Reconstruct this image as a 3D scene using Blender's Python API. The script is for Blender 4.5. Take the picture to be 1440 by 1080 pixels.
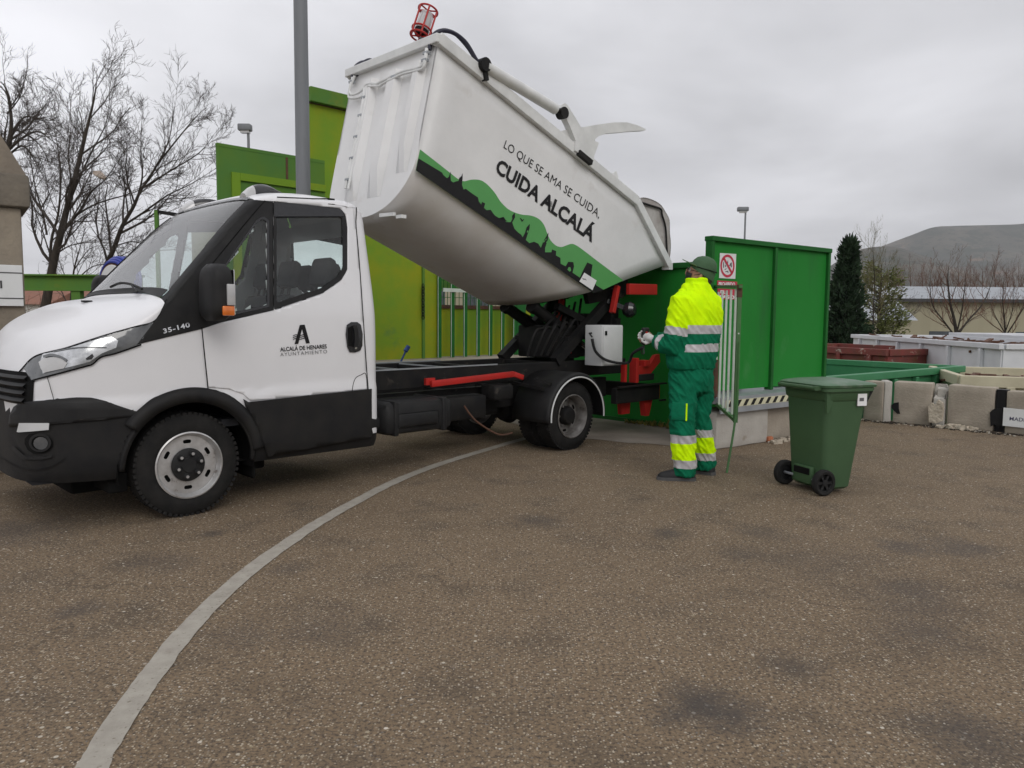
import bpy, bmesh, math, random
from mathutils import Vector, Matrix, noise
from mathutils.bvhtree import BVHTree
from mathutils.geometry import tessellate_polygon
R = math.radians
rnd = random.Random(7)
for o in list(bpy.data.objects): bpy.data.objects.remove(o)
scene = bpy.context.scene
C = scene.collection

# ------------------------------------------------------------------ camera, sky, sun, exposure
FPX, CAMH, HOR, ROLL = 1082.0, 1.30, 446.0, 0.008
_p = math.atan((540 - HOR) / FPX)
FW = Vector((0, math.cos(_p), -math.sin(_p)))
_u0 = Vector((0, math.sin(_p), math.cos(_p))); _r0 = Vector((1, 0, 0))
RT = _r0 * math.cos(ROLL) + _u0 * math.sin(ROLL)
UP = _u0 * math.cos(ROLL) - _r0 * math.sin(ROLL)
CO = Vector((0, 0, CAMH))
cd = bpy.data.cameras.new('camera'); cam = bpy.data.objects.new('camera', cd); C.objects.link(cam)
cd.sensor_width = 36; cd.lens = 36 * FPX / 1440; cd.clip_start = .05; cd.clip_end = 9000
cam.matrix_world = Matrix(((RT.x, UP.x, -FW.x, CO.x), (RT.y, UP.y, -FW.y, CO.y), (RT.z, UP.z, -FW.z, CO.z), (0, 0, 0, 1)))
scene.camera = cam

SUN_EL, SUN_AZ = R(36), R(158)      # azimuth clockwise from +Y (behind the camera, to the right)
w = bpy.data.worlds.new('World'); scene.world = w; w.use_nodes = True
nt = w.node_tree; N = nt.nodes; L = nt.links; N.clear()
def nd(nt, t, **kw):
    n = nt.nodes.new(t)
    for k, v in kw.items(): setattr(n, k, v)
    return n
out = nd(nt, 'ShaderNodeOutputWorld'); bg = nd(nt, 'ShaderNodeBackground')
sky = nd(nt, 'ShaderNodeTexSky', sky_type='NISHITA', sun_disc=False, sun_elevation=SUN_EL, sun_rotation=SUN_AZ)
sky.air_density = 1.5; sky.dust_density = 4
bg.inputs['Strength'].default_value = 0.1
tc = nd(nt, 'ShaderNodeTexCoord'); sep = nd(nt, 'ShaderNodeSeparateXYZ'); L.new(tc.outputs['Generated'], sep.inputs[0])
def mth(op, a, b=None, clamp=False, tree=nt):
    n = tree.nodes.new('ShaderNodeMath'); n.operation = op; n.use_clamp = clamp
    for i, v in enumerate((a, b)):
        if v is None: continue
        if isinstance(v, (int, float)): n.inputs[i].default_value = v
        else: tree.links.new(v, n.inputs[i])
    return n.outputs[0]
zc = mth('MAXIMUM', sep.outputs['Z'], 0.0)
den = mth('ADD', zc, 0.16)
cx = mth('DIVIDE', sep.outputs['X'], den); cy = mth('DIVIDE', sep.outputs['Y'], den)
cmb = nd(nt, 'ShaderNodeCombineXYZ'); L.new(cx, cmb.inputs[0]); L.new(cy, cmb.inputs[1])
n1 = nd(nt, 'ShaderNodeTexNoise'); n1.inputs['Scale'].default_value = .85; n1.inputs['Detail'].default_value = 5; n1.inputs['Roughness'].default_value = .5
n1.inputs['Distortion'].default_value = .25
mp = nd(nt, 'ShaderNodeMapping'); mp.inputs['Location'].default_value = (3.1, 1.7, 0); L.new(cmb.outputs[0], mp.inputs[0]); L.new(mp.outputs[0], n1.inputs['Vector'])
cr = nd(nt, 'ShaderNodeMapRange'); L.new(n1.outputs['Fac'], cr.inputs[0])
cr.inputs[1].default_value = .34; cr.inputs[2].default_value = .66; cr.inputs[3].default_value = .85; cr.inputs[4].default_value = 1.30
grad = mth('ADD', mth('MULTIPLY', zc, 1.9), 7.1)          # standard overcast sky: brighter overhead
side = mth('ADD', mth('MULTIPLY', sep.outputs['X'], -.22), 1.0)
lum = mth('MULTIPLY', mth('MULTIPLY', grad, cr.outputs[0]), side)
tint = nd(nt, 'ShaderNodeMix', data_type='RGBA', blend_type='MULTIPLY'); tint.inputs[0].default_value = 1
tint.inputs[6].default_value = (.985, .985, 1.03, 1); L.new(lum, tint.inputs[7])
mix = nd(nt, 'ShaderNodeMix', data_type='RGBA'); mix.inputs[0].default_value = .97
L.new(sky.outputs[0], mix.inputs[6]); L.new(tint.outputs[2], mix.inputs[7]); L.new(mix.outputs[2], bg.inputs[0]); L.new(bg.outputs[0], out.inputs[0])

sd = bpy.data.lights.new('sun', 'SUN'); sun = bpy.data.objects.new('sun', sd); C.objects.link(sun)
sd.energy = .95; sd.angle = R(30); sd.color = (1, .97, .93)
sdir = Vector((math.sin(SUN_AZ) * math.cos(SUN_EL), math.cos(SUN_AZ) * math.cos(SUN_EL), math.sin(SUN_EL)))
sun.rotation_euler = sdir.to_track_quat('Z', 'Y').to_euler()
scene.view_settings.view_transform = 'Standard'; scene.view_settings.look = 'None'
scene.view_settings.exposure = 0; scene.view_settings.gamma = 1; scene.view_settings.use_curve_mapping = False
scene.render.resolution_x = 1024; scene.render.resolution_y = 768

# ------------------------------------------------------------------ pixel -> place helpers
def ray(x, y): return FW + RT * ((x - 720) / FPX) - UP * ((y - 540) / FPX)
def G(x, y, z=0.0):
    d = ray(x, y); return CO + d * ((z - CAMH) / d.z)
def atZ(x, y, D):                                   # point on the vertical plane D metres ahead
    d = ray(x, y); return CO + d * (D / d.y)
FR = G(262, 729); _re = G(800, 634)
UT = (_re - FR).normalized(); VT = Vector((-UT.y, UT.x, 0))
TT = Matrix(((UT.x, VT.x, 0, FR.x), (UT.y, VT.y, 0, FR.y), (0, 0, 1, 0), (0, 0, 0, 1))); TI = TT.inverted()
TROT = math.atan2(UT.y, UT.x)
LO = TI @ CO
def lray(x, y): return (TI.to_3x3() @ ray(x, y))
def SP(x, y, yy):                                   # point on the truck's long vertical plane at lateral yy (truck frame)
    d = lray(x, y); t = (yy - LO.y) / d.y; return LO + d * t
def LP(s, y, z=0): return TT @ Vector((s, y, z))    # truck frame -> world
def toPx(P):
    v = P - CO; z = v.dot(FW); return 720 + FPX * v.dot(RT) / z, 540 - FPX * v.dot(UP) / z

# ------------------------------------------------------------------ materials
MATS = {}
def pm(name, col, col2=None, rough=.5, metal=0., scale=4., lo=.35, hi=.65, detail=6, bump=0., bscale=60., spec=.5, coat=0., spots=None, stretch=None, r2=None, grain=None):
    """procedural paint/metal/stone: noise between two colours, optional spots (colour, scale, threshold) and bump"""
    m = bpy.data.materials.new(name); m.use_nodes = True; t = m.node_tree; b = t.nodes['Principled BSDF']
    b.inputs['Roughness'].default_value = rough; b.inputs['Metallic'].default_value = metal
    b.inputs['Specular IOR Level'].default_value = spec; b.inputs['Coat Weight'].default_value = coat; b.inputs['Coat Roughness'].default_value = .06
    tc = nd(t, 'ShaderNodeTexCoord'); mpn = nd(t, 'ShaderNodeMapping'); t.links.new(tc.outputs['Object'], mpn.inputs[0])
    if stretch: mpn.inputs['Scale'].default_value = stretch
    col2 = col2 or tuple(c * .82 for c in col)
    n = nd(t, 'ShaderNodeTexNoise'); n.inputs['Scale'].default_value = scale; n.inputs['Detail'].default_value = detail; n.inputs['Roughness'].default_value = .6
    t.links.new(mpn.outputs[0], n.inputs['Vector'])
    mr = nd(t, 'ShaderNodeMapRange'); mr.inputs[1].default_value = lo; mr.inputs[2].default_value = hi; t.links.new(n.outputs['Fac'], mr.inputs[0])
    mx = nd(t, 'ShaderNodeMix', data_type='RGBA'); t.links.new(mr.outputs[0], mx.inputs[0])
    mx.inputs[6].default_value = (*col, 1); mx.inputs[7].default_value = (*col2, 1)
    last = mx.outputs[2]
    for sp in (spots or []):
        sc, ssc, th, sh = sp[0], sp[1], sp[2], sp[3] if len(sp) > 3 else .08
        n2 = nd(t, 'ShaderNodeTexNoise'); n2.inputs['Scale'].default_value = ssc; n2.inputs['Detail'].default_value = 8; n2.inputs['Roughness'].default_value = .65
        if len(sp) > 4:
            m2 = nd(t, 'ShaderNodeMapping'); m2.inputs['Scale'].default_value = sp[4]; t.links.new(tc.outputs['Object'], m2.inputs[0]); t.links.new(m2.outputs[0], n2.inputs['Vector'])
        else: t.links.new(tc.outputs['Object'], n2.inputs['Vector'])
        m3 = nd(t, 'ShaderNodeMapRange'); m3.inputs[1].default_value = th; m3.inputs[2].default_value = th + sh; t.links.new(n2.outputs['Fac'], m3.inputs[0])
        mx2 = nd(t, 'ShaderNodeMix', data_type='RGBA'); t.links.new(m3.outputs[0], mx2.inputs[0]); t.links.new(last, mx2.inputs[6]); mx2.inputs[7].default_value = (*sc, 1); last = mx2.outputs[2]
    t.links.new(last, b.inputs['Base Color'])
    if r2 is not None:
        mr2 = nd(t, 'ShaderNodeMapRange'); mr2.inputs[1].default_value = .3; mr2.inputs[2].default_value = .7; mr2.inputs[3].default_value = rough; mr2.inputs[4].default_value = r2
        t.links.new(n.outputs['Fac'], mr2.inputs[0]); t.links.new(mr2.outputs[0], b.inputs['Roughness'])
    if bump:
        n3 = nd(t, 'ShaderNodeTexNoise'); n3.inputs['Scale'].default_value = bscale; n3.inputs['Detail'].default_value = 5; t.links.new(tc.outputs['Object'], n3.inputs['Vector'])
        bp = nd(t, 'ShaderNodeBump'); bp.inputs['Strength'].default_value = bump; bp.inputs['Distance'].default_value = .02
        t.links.new(n3.outputs['Fac'], bp.inputs['Height']); t.links.new(bp.outputs[0], b.inputs['Normal'])
    MATS[name] = m; return m
def glass(name, tint, refl=1.0, rough=.02):
    m = bpy.data.materials.new(name); m.use_nodes = True; t = m.node_tree; t.nodes.clear()
    o = nd(t, 'ShaderNodeOutputMaterial'); tr = nd(t, 'ShaderNodeBsdfTransparent'); tr.inputs[0].default_value = (*tint, 1)
    gl = nd(t, 'ShaderNodeBsdfGlossy'); gl.inputs['Roughness'].default_value = rough; gl.inputs[0].default_value = (refl, refl, refl, 1)
    fr = nd(t, 'ShaderNodeFresnel'); fr.inputs[0].default_value = 1.52
    tc = nd(t, 'ShaderNodeTexCoord'); n = nd(t, 'ShaderNodeTexNoise'); n.inputs['Scale'].default_value = 3; t.links.new(tc.outputs['Object'], n.inputs['Vector'])
    df = nd(t, 'ShaderNodeBsdfDiffuse'); df.inputs[0].default_value = (.5, .5, .48, 1)
    mr = nd(t, 'ShaderNodeMapRange'); mr.inputs[1].default_value = .4; mr.inputs[2].default_value = .8; mr.inputs[3].default_value = .02; mr.inputs[4].default_value = .10; t.links.new(n.outputs['Fac'], mr.inputs[0])
    ms = nd(t, 'ShaderNodeMixShader'); t.links.new(fr.outputs[0], ms.inputs[0]); t.links.new(tr.outputs[0], ms.inputs[1]); t.links.new(gl.outputs[0], ms.inputs[2])
    m2 = nd(t, 'ShaderNodeMixShader'); t.links.new(mr.outputs[0], m2.inputs[0]); t.links.new(ms.outputs[0], m2.inputs[1]); t.links.new(df.outputs[0], m2.inputs[2])
    t.links.new(m2.outputs[0], o.inputs[0]); MATS[name] = m; return m

pm('white_paint', (.745, .745, .76), (.70, .70, .715), rough=.35, coat=.2, scale=1.5, spots=[((.55, .53, .5), 7, .68, .2)])
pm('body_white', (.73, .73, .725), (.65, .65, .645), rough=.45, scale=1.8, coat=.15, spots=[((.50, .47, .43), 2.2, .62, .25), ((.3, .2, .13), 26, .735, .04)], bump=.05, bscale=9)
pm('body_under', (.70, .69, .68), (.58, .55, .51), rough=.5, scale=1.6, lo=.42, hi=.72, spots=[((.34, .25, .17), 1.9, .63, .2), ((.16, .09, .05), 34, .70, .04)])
pm('rail_white', (.72, .73, .72), (.6, .61, .6), rough=.5, scale=6, spots=[((.3, .27, .24), 20, .70, .06)])
pm('black_plastic', (.014, .014, .015), (.022, .022, .022), rough=.55, scale=6, bump=.05, bscale=300)
pm('black_gloss', (.012, .012, .014), (.018, .018, .02), rough=.22, scale=3, coat=.3)
pm('bumper_black', (.013, .013, .014), (.021, .020, .019), rough=.6, scale=5, spots=[((.06, .05, .04), 5, .68, .2)], bump=.08, bscale=260)
pm('chassis_black', (.010, .010, .011), (.018, .017, .016), rough=.6, scale=7, spots=[((.07, .06, .05), 9, .62, .15), ((.11, .05, .025), 22, .70, .05)])
pm('rubber', (.014, .014, .014), (.024, .023, .022), rough=.85, scale=9, spots=[((.13, .11, .09), 12, .67, .14)], bump=.15, bscale=90)
pm('steel_rim', (.60, .60, .60), (.42, .41, .40), rough=.36, metal=.55, scale=9, spots=[((.12, .09, .07), 18, .62, .1)])
pm('rear_rim', (.26, .25, .24), (.13, .12, .11), rough=.55, metal=.4, scale=10, spots=[((.06, .05, .045), 12, .55, .15)])
pm('chrome', (.75, .75, .76), (.6, .6, .6), rough=.15, metal=1, scale=5)
pm('red_paint', (.46, .022, .018), (.36, .025, .02), rough=.45, scale=5, spots=[((.12, .04, .03), 24, .68, .06)])
pm('grey_paint', (.60, .61, .61), (.55, .56, .56), rough=.45, scale=5, spots=[((.35, .33, .3), 15, .69, .1)])
pm('decal_green', (.10, .33, .10), (.095, .31, .095), rough=.4, scale=4)
pm('decal_black', (.016, .015, .017), (.02, .02, .02), rough=.4, scale=6)
pm('decal_white', (.78, .78, .78), (.72, .72, .72), rough=.5, scale=6)
pm('seat_cloth', (.035, .037, .042), (.05, .05, .055), rough=.9, scale=30)
pm('seal', (.006, .006, .006), (.01, .01, .01), rough=.8)
pm('lamp_silver', (.62, .63, .64), (.4, .41, .42), rough=.18, metal=.8, scale=14, detail=3)
pm('lamp_dark', (.07, .075, .08), (.13, .135, .14), rough=.15, scale=9, coat=.8)
pm('amber', (.75, .20, .03), (.6, .14, .02), rough=.25, scale=20, coat=.6)
pm('lens_clear', (.5, .5, .5), (.42, .42, .42), rough=.12, scale=10, coat=.8)
pm('hose_blue', (.015, .03, .27), (.02, .045, .34), rough=.4, scale=12)
pm('hose_dark', (.012, .012, .03), (.02, .02, .035), rough=.5, scale=12)
glass('cab_glass', (.80, .87, .85)); glass('windscreen_glass', (.74, .82, .81))
rust = (.13, .045, .02)
pm('lime_steel', (.28, .30, .012), (.165, .29, .022), rough=.7, spec=.2, scale=.9, lo=.36, hi=.60, spots=[((.07, .20, .06), 1.6, .60, .14), (rust, 11, .735, .04), ((.10, .12, .02), 3, .66, .2, (1, 1, .2))], bump=.08, bscale=6)
pm('old_green_steel', (.075, .19, .042), (.10, .20, .028), rough=.7, spec=.2, scale=1.2, lo=.4, hi=.62, spots=[((.15, .2, .03), 1.3, .6, .1), (rust, 9, .71, .04)], bump=.08, bscale=6)
pm('green_steel', (.014, .185, .024), (.018, .205, .03), rough=.6, spec=.15, scale=1.1, spots=[((.022, .12, .03), 1.7, .56, .25, (1, 1, .18)), ((.05, .22, .06), 2.4, .60, .2, (1, 1, .5)), ((.14, .24, .12), 45, .72, .03), (rust, 18, .755, .03)], bump=.35, bscale=2.2)
pm('green_frame', (.012, .12, .02), (.010, .09, .016), rough=.55, spec=.2, scale=3, spots=[(rust, 14, .71, .04)])
pm('green_bar', (.06, .17, .05), (.045, .13, .04), rough=.5, scale=8, spots=[(rust, 16, .66, .06)])
pm('pale_bar', (.55, .60, .54), (.44, .50, .43), rough=.5, scale=8, spots=[(rust, 22, .70, .04)])
pm('rust_steel', (.12, .05, .025), (.07, .035, .022), rough=.8, scale=9)
pm('galvanised', (.36, .38, .40), (.28, .30, .32), rough=.5, metal=.35, scale=6)
pm('pole_grey', (.20, .21, .225), (.17, .18, .19), rough=.5, scale=3, stretch=(3, 3, .3), spots=[((.28, .28, .28), 8, .66, .15)])
pm('concrete', (.38, .335, .275), (.28, .245, .2), rough=.9, scale=3, spots=[((.16, .145, .12), 2.3, .60, .2), ((.09, .085, .08), 14, .70, .08)], bump=.35, bscale=40)
pm('concrete_pale', (.46, .44, .40), (.38, .355, .32), rough=.9, scale=4, spots=[((.24, .2, .15), 3.5, .62, .15)], bump=.3, bscale=50)
pm('concrete_break', (.52, .46, .37), (.38, .33, .26), rough=.95, scale=12, bump=.9, bscale=30)
pm('stone_post', (.27, .23, .175), (.20, .17, .135), rough=.92, scale=3.5, spots=[((.11, .10, .085), 2.6, .57, .16), ((.40, .38, .34), 6, .66, .1)], bump=.4, bscale=30)
pm('stone_dark', (.125, .11, .09), (.19, .165, .13), rough=.95, scale=4, spots=[((.07, .065, .06), 5, .56, .14)], bump=.4, bscale=30)
pm('sign_white', (.70, .71, .71), (.63, .64, .63), rough=.5, scale=3, spots=[((.5, .48, .43), 6, .68, .15)])
pm('print_black', (.03, .03, .032), (.04, .04, .042), rough=.6)
pm('print_grey', (.10, .10, .105), (.13, .13, .13), rough=.6)
pm('print_navy', (.035, .04, .09), (.05, .05, .1), rough=.6)
pm('sign_red', (.50, .018, .05), (.44, .02, .05), rough=.4, scale=8)
pm('hazard_yellow', (.62, .60, .42), (.52, .5, .34), rough=.6, scale=12)
pm('bark', (.062, .052, .042), (.036, .031, .027), rough=.95, scale=14, stretch=(1, 1, .3))
pm('twig', (.085, .073, .066), (.062, .054, .05), rough=.95, scale=6)
pm('twig_red', (.16, .085, .06), (.10, .065, .05), rough=.95, scale=6)
pm('twig_olive', (.14, .12, .05), (.10, .09, .05), rough=.95, scale=6)
pm('juniper_leaf', (.030, .052, .026), (.018, .034, .018), rough=.85, scale=2.5)
pm('olive_leaf', (.13, .15, .035), (.085, .10, .03), rough=.85, scale=3)
pm('weed', (.30, .22, .05), (.14, .17, .04), rough=.9, scale=14)
pm('dry_grass', (.17, .14, .08), (.10, .10, .05), rough=1, scale=.08)
pm('bin_green', (.052, .105, .048), (.045, .092, .042), rough=.5, spec=.3, scale=3, spots=[((.09, .12, .085), 5, .66, .2)], bump=.06, bscale=180)
pm('bin_lid', (.060, .135, .066), (.05, .115, .056), rough=.38, scale=3, spots=[((.2, .22, .19), 4, .58, .2)])
pm('hivis', (.66, 1.0, .004), (.58, .95, .004), rough=.9, spec=.05, scale=9, bump=.25, bscale=14)
pm('work_green', (.006, .155, .075), (.005, .125, .06), rough=.95, spec=.1, scale=8, bump=.4, bscale=16)
pm('trouser_green', (.006, .155, .078), (.005, .115, .056), rough=.95, spec=.1, scale=8, bump=.6, bscale=14)
pm('reflective', (.50, .49, .50), (.42, .41, .42), rough=.35, scale=10, bump=.2, bscale=20)
pm('skin', (.42, .22, .15), (.36, .18, .12), rough=.55, scale=14)
pm('hair', (.02, .015, .012), (.03, .022, .018), rough=.7, scale=60)
pm('cap_green', (.055, .115, .055), (.045, .10, .047), rough=.85, scale=14, bump=.2, bscale=40)
pm('cap_brim', (.11, .19, .10), (.1, .17, .09), rough=.8, scale=14)
pm('mask_black', (.012, .012, .014), (.02, .02, .02), rough=.8)
pm('shoe_black', (.018, .018, .02), (.03, .03, .03), rough=.6, scale=20)
pm('shoe_sole', (.085, .085, .085), (.06, .06, .06), rough=.8, scale=20)
pm('glove', (.62, .62, .61), (.45, .45, .44), rough=.85, scale=20)
pm('far_wall', (.36, .33, .235), (.31, .285, .2), rough=.9, scale=.6, stretch=(1, 1, .2))
pm('far_roof', (.33, .35, .37), (.26, .28, .3), rough=.6, scale=1.5)
pm('far_white', (.55, .54, .5), (.46, .45, .42), rough=.9, scale=.8)
pm('far_tile', (.25, .11, .07), (.19, .09, .06), rough=.9, scale=1.5)
pm('far_glass', (.05, .06, .07), (.08, .09, .1), rough=.2, scale=2)
pm('far_blue', (.03, .07, .25), (.04, .09, .3), rough=.6)
pm('skip_green', (.035, .19, .075), (.05, .22, .10), rough=.5, scale=2, spots=[((.12, .26, .15), 3, .6, .15), (rust, 9, .69, .05)])
pm('skip_white', (.66, .67, .69), (.57, .58, .60), rough=.5, scale=1.4, spots=[((.42, .39, .36), 3, .64, .15), (rust, 13, .73, .04)])
pm('skip_beige', (.52, .48, .34), (.43, .39, .27), rough=.6, scale=2, spots=[(rust, 6, .62, .1)])
pm('skip_red', (.20, .035, .028), (.12, .04, .03), rough=.7, scale=3, spots=[((.40, .34, .28), 5, .60, .06), (rust, 4, .52, .08)])
pm('pink_plastic', (.5, .5, .5)); pm('bag_plastic', (.42, .34, .28), (.5, .43, .37), rough=.4, scale=8)
pm('leaf_litter', (.30, .24, .16), (.5, .47, .42), rough=.9, scale=30)
pm('pebble', (.24, .21, .17), (.13, .115, .10), rough=.9, scale=25)
pm('hill', (.105, .092, .072), (.060, .060, .048), rough=1, scale=.006, lo=.4, hi=.6, detail=9, spots=[((.038, .045, .032), .013, .50, .05), ((.035, .040, .028), .05, .54, .05), ((.17, .115, .08), .010, .62, .05), ((.04, .045, .03), .15, .58, .04)])

for k_, sp_v in dict(black_plastic=.22, bumper_black=.2, chassis_black=.18, rubber=.15, decal_black=.12, seal=.1, seat_cloth=.15, bark=.1, twig=.1, twig_red=.1, juniper_leaf=.1, shoe_black=.2, pole_grey=.3, decal_green=.2, concrete=.2, red_paint=.3).items():
    MATS[k_].node_tree.nodes['Principled BSDF'].inputs['Specular IOR Level'].default_value = sp_v

# ------------------------------------------------------------------ mesh helpers
class MB:
    """collects geometry, then links it as ONE mesh object"""
    def __init__(s): s.v = []; s.f = []; s.m = []
    def add(s, vs, fs, mi=0):
        b = len(s.v); s.v += [Vector(v) for v in vs]; s.f += [tuple(b + i for i in f) for f in fs]; s.m += [mi] * len(fs); return s
    def box(s, a, b, mi=0, M=None, bev=0):
        (x0, y0, z0), (x1, y1, z1) = a, b
        if bev:
            bm = bmesh.new(); bmesh.ops.create_cube(bm, size=1)
            for v in bm.verts: v.co = Vector(((x0 + x1) / 2 + v.co.x * (x1 - x0), (y0 + y1) / 2 + v.co.y * (y1 - y0), (z0 + z1) / 2 + v.co.z * (z1 - z0)))
            bmesh.ops.bevel(bm, geom=bm.edges[:], offset=bev, segments=2, affect='EDGES', profile=.5)
            bm.verts.index_update(); vs = [v.co.copy() for v in bm.verts]; fs = [[v.index for v in f.verts] for f in bm.faces]; bm.free()
        else:
            vs = [(x0, y0, z0), (x1, y0, z0), (x1, y1, z0), (x0, y1, z0), (x0, y0, z1), (x1, y0, z1), (x1, y1, z1), (x0, y1, z1)]
            fs = [(0, 3, 2, 1), (4, 5, 6, 7), (0, 1, 5, 4), (1, 2, 6, 5), (2, 3, 7, 6), (3, 0, 4, 7)]
        if M is not None: vs = [M @ Vector(v) for v in vs]
        return s.add(vs, fs, mi)
    def bar(s, p, q, wx, wz=None, mi=0, up=(0, 0, 1), bev=0):
        p, q = Vector(p), Vector(q); wz = wz or wx; d = q - p; l = d.length; d.normalize(); u = Vector(up)
        if abs(d.dot(u)) > .98: u = Vector((1, 0, 0)) if abs(d.x) < .9 else Vector((0, 1, 0))
        x = d.cross(u).normalized(); z = x.cross(d)
        M = Matrix(((x.x, d.x, z.x, p.x), (x.y, d.y, z.y, p.y), (x.z, d.z, z.z, p.z), (0, 0, 0, 1)))
        return s.box((-wx / 2, 0, -wz / 2), (wx / 2, l, wz / 2), mi, M, bev)
    def tube(s, pts, r, n=10, mi=0, cap=True):
        pts = [Vector(p) for p in pts]; rs = r if isinstance(r, (list, tuple)) else [r] * len(pts)
        b = len(s.v); prev = None
        for i, p in enumerate(pts):
            t = (pts[min(i + 1, len(pts) - 1)] - pts[max(i - 1, 0)]).normalized()
            if prev is None:
                a = Vector((0, 0, 1)) if abs(t.z) < .9 else Vector((1, 0, 0)); x = t.cross(a).normalized()
            else: x = (prev - t * prev.dot(t)).normalized()
            prev = x; y = t.cross(x)
            for k in range(n):
                a = 2 * math.pi * k / n; s.v.append(p + (x * math.cos(a) + y * math.sin(a)) * rs[i])
        for i in range(len(pts) - 1):
            for k in range(n):
                s.f.append((b + i * n + k, b + i * n + (k + 1) % n, b + (i + 1) * n + (k + 1) % n, b + (i + 1) * n + k)); s.m.append(mi)
        if cap:
            s.f.append(tuple(b + k for k in range(n))[::-1]); s.m.append(mi)
            s.f.append(tuple(b + (len(pts) - 1) * n + k for k in range(n))); s.m.append(mi)
        return s
    def rings(s, rings, mi=0, cap=True, closed=True):
        n = len(rings[0]); b = len(s.v)
        for r in rings: s.v += [Vector(p) for p in r]
        for i in range(len(rings) - 1):
            for k in range(n if closed else n - 1):
                s.f.append((b + i * n + k, b + i * n + (k + 1) % n, b + (i + 1) * n + (k + 1) % n, b + (i + 1) * n + k)); s.m.append(mi)
        if cap and closed:
            s.f.append(tuple(b + k for k in range(n))[::-1]); s.m.append(mi); s.f.append(tuple(b + (len(rings) - 1) * n + k for k in range(n))); s.m.append(mi)
        return s
    def lathe(s, prof, o=(0, 0, 0), ax=(0, 1, 0), n=40, mi=0):
        """prof: list of (radius, height along ax)"""
        o = Vector(o); ax = Vector(ax).normalized(); a = Vector((0, 0, 1)) if abs(ax.z) < .9 else Vector((1, 0, 0)); x = ax.cross(a).normalized(); y = ax.cross(x)
        rr = [[o + ax * h + (x * math.cos(2 * math.pi * k / n) + y * math.sin(2 * math.pi * k / n)) * r for k in range(n)] for r, h in prof]
        return s.rings(rr, mi, cap=False)
    def prism(s, poly, d, mi=0):
        """poly: list of 3D points (planar), extruded by vector d"""
        poly = [Vector(p) for p in poly]; d = Vector(d); n = len(poly); b = len(s.v)
        s.v += poly + [p + d for p in poly]
        for t in tessellate_polygon([poly]): s.f.append(tuple(b + i for i in t)); s.m.append(mi); s.f.append(tuple(b + n + i for i in t[::-1])); s.m.append(mi)
        for i in range(n): s.f.append((b + i, b + (i + 1) % n, b + n + (i + 1) % n, b + n + i)); s.m.append(mi)
        return s
    def build(s, name, mats, parent=None, smooth=False, angle=35, recalc=True):
        me = bpy.data.meshes.new(name); me.from_pydata([tuple(v) for v in s.v], [], s.f)
        for m in ([mats] if isinstance(mats, str) else mats): me.materials.append(MATS[m])
        me.polygons.foreach_set('material_index', s.m)
        if recalc:
            bm = bmesh.new(); bm.from_mesh(me); bmesh.ops.recalc_face_normals(bm, faces=bm.faces[:]); bm.to_mesh(me); bm.free()
        o = bpy.data.objects.new(name, me); C.objects.link(o)
        if parent is not None: o.parent = parent
        if smooth: smooth_me(me, angle)
        return o
def smooth_me(me, angle=35):
    me.polygons.foreach_set('use_smooth', [True] * len(me.polygons))
    try: me.set_sharp_from_angle(angle=R(angle))
    except Exception: pass
def tag(o, label, cat=None, group=None, kind=None):
    if label: o['label'] = label
    if cat: o['category'] = cat
    if group: o['group'] = group
    if kind: o['kind'] = kind
    return o
def thing(name, label, cat, loc=(0, 0, 0), rz=0, group=None):
    o = bpy.data.objects.new(name, None); C.objects.link(o); o.location = loc; o.rotation_euler = (0, 0, rz); o.empty_display_size = .1
    return tag(o, label, cat, group)
def struct(o, label=None): o['kind'] = 'structure'; return o
def catmull(P, n=6, closed=False):
    P = [Vector(p) for p in P]; out = []; m = len(P)
    for i in range(m if closed else m - 1):
        g = (lambda k: P[k % m]) if closed else (lambda k: P[max(0, min(m - 1, k))])
        a, b, c, d = g(i - 1), g(i), g(i + 1), g(i + 2)
        for k in range(n):
            t = k / n; out.append(.5 * ((2 * b) + (c - a) * t + (2 * a - 5 * b + 4 * c - d) * t * t + (3 * b - a - 3 * c + d) * t ** 3))
    if not closed: out.append(P[-1].copy())
    return out
def interp(tab, x):
    if x <= tab[0][0]: return tab[0][1]
    for (a, va), (b, vb) in zip(tab, tab[1:]):
        if x <= b: return va + (vb - va) * (x - a) / (b - a)
    return tab[-1][1]
def ctab(tab):
    """smooth (Catmull-Rom in value) interpolation table -> function"""
    def f(x):
        if x <= tab[0][0]: return tab[0][1]
        if x >= tab[-1][0]: return tab[-1][1]
        i = max(k for k in range(len(tab)) if tab[k][0] <= x); i = min(i, len(tab) - 2)
        x0, y0 = tab[i]; x1, y1 = tab[i + 1]; h = x1 - x0
        sl = [(tab[k + 1][1] - tab[k][1]) / (tab[k + 1][0] - tab[k][0]) for k in range(len(tab) - 1)]
        def tan(k):
            if k == 0: return sl[0]
            if k == len(tab) - 1: return sl[-1]
            a, b = sl[k - 1], sl[k]
            return 0 if a * b <= 0 else 2 * a * b / (a + b)
        t = (x - x0) / h; m0, m1 = tan(i) * h, tan(i + 1) * h
        return (2 * t ** 3 - 3 * t ** 2 + 1) * y0 + (t ** 3 - 2 * t ** 2 + t) * m0 + (-2 * t ** 3 + 3 * t ** 2) * y1 + (t ** 3 - t ** 2) * m1
    return f
def eval_mesh(o):
    dg = bpy.context.evaluated_depsgraph_get(); dg.update()
    return bpy.data.meshes.new_from_object(o.evaluated_get(dg))
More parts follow.
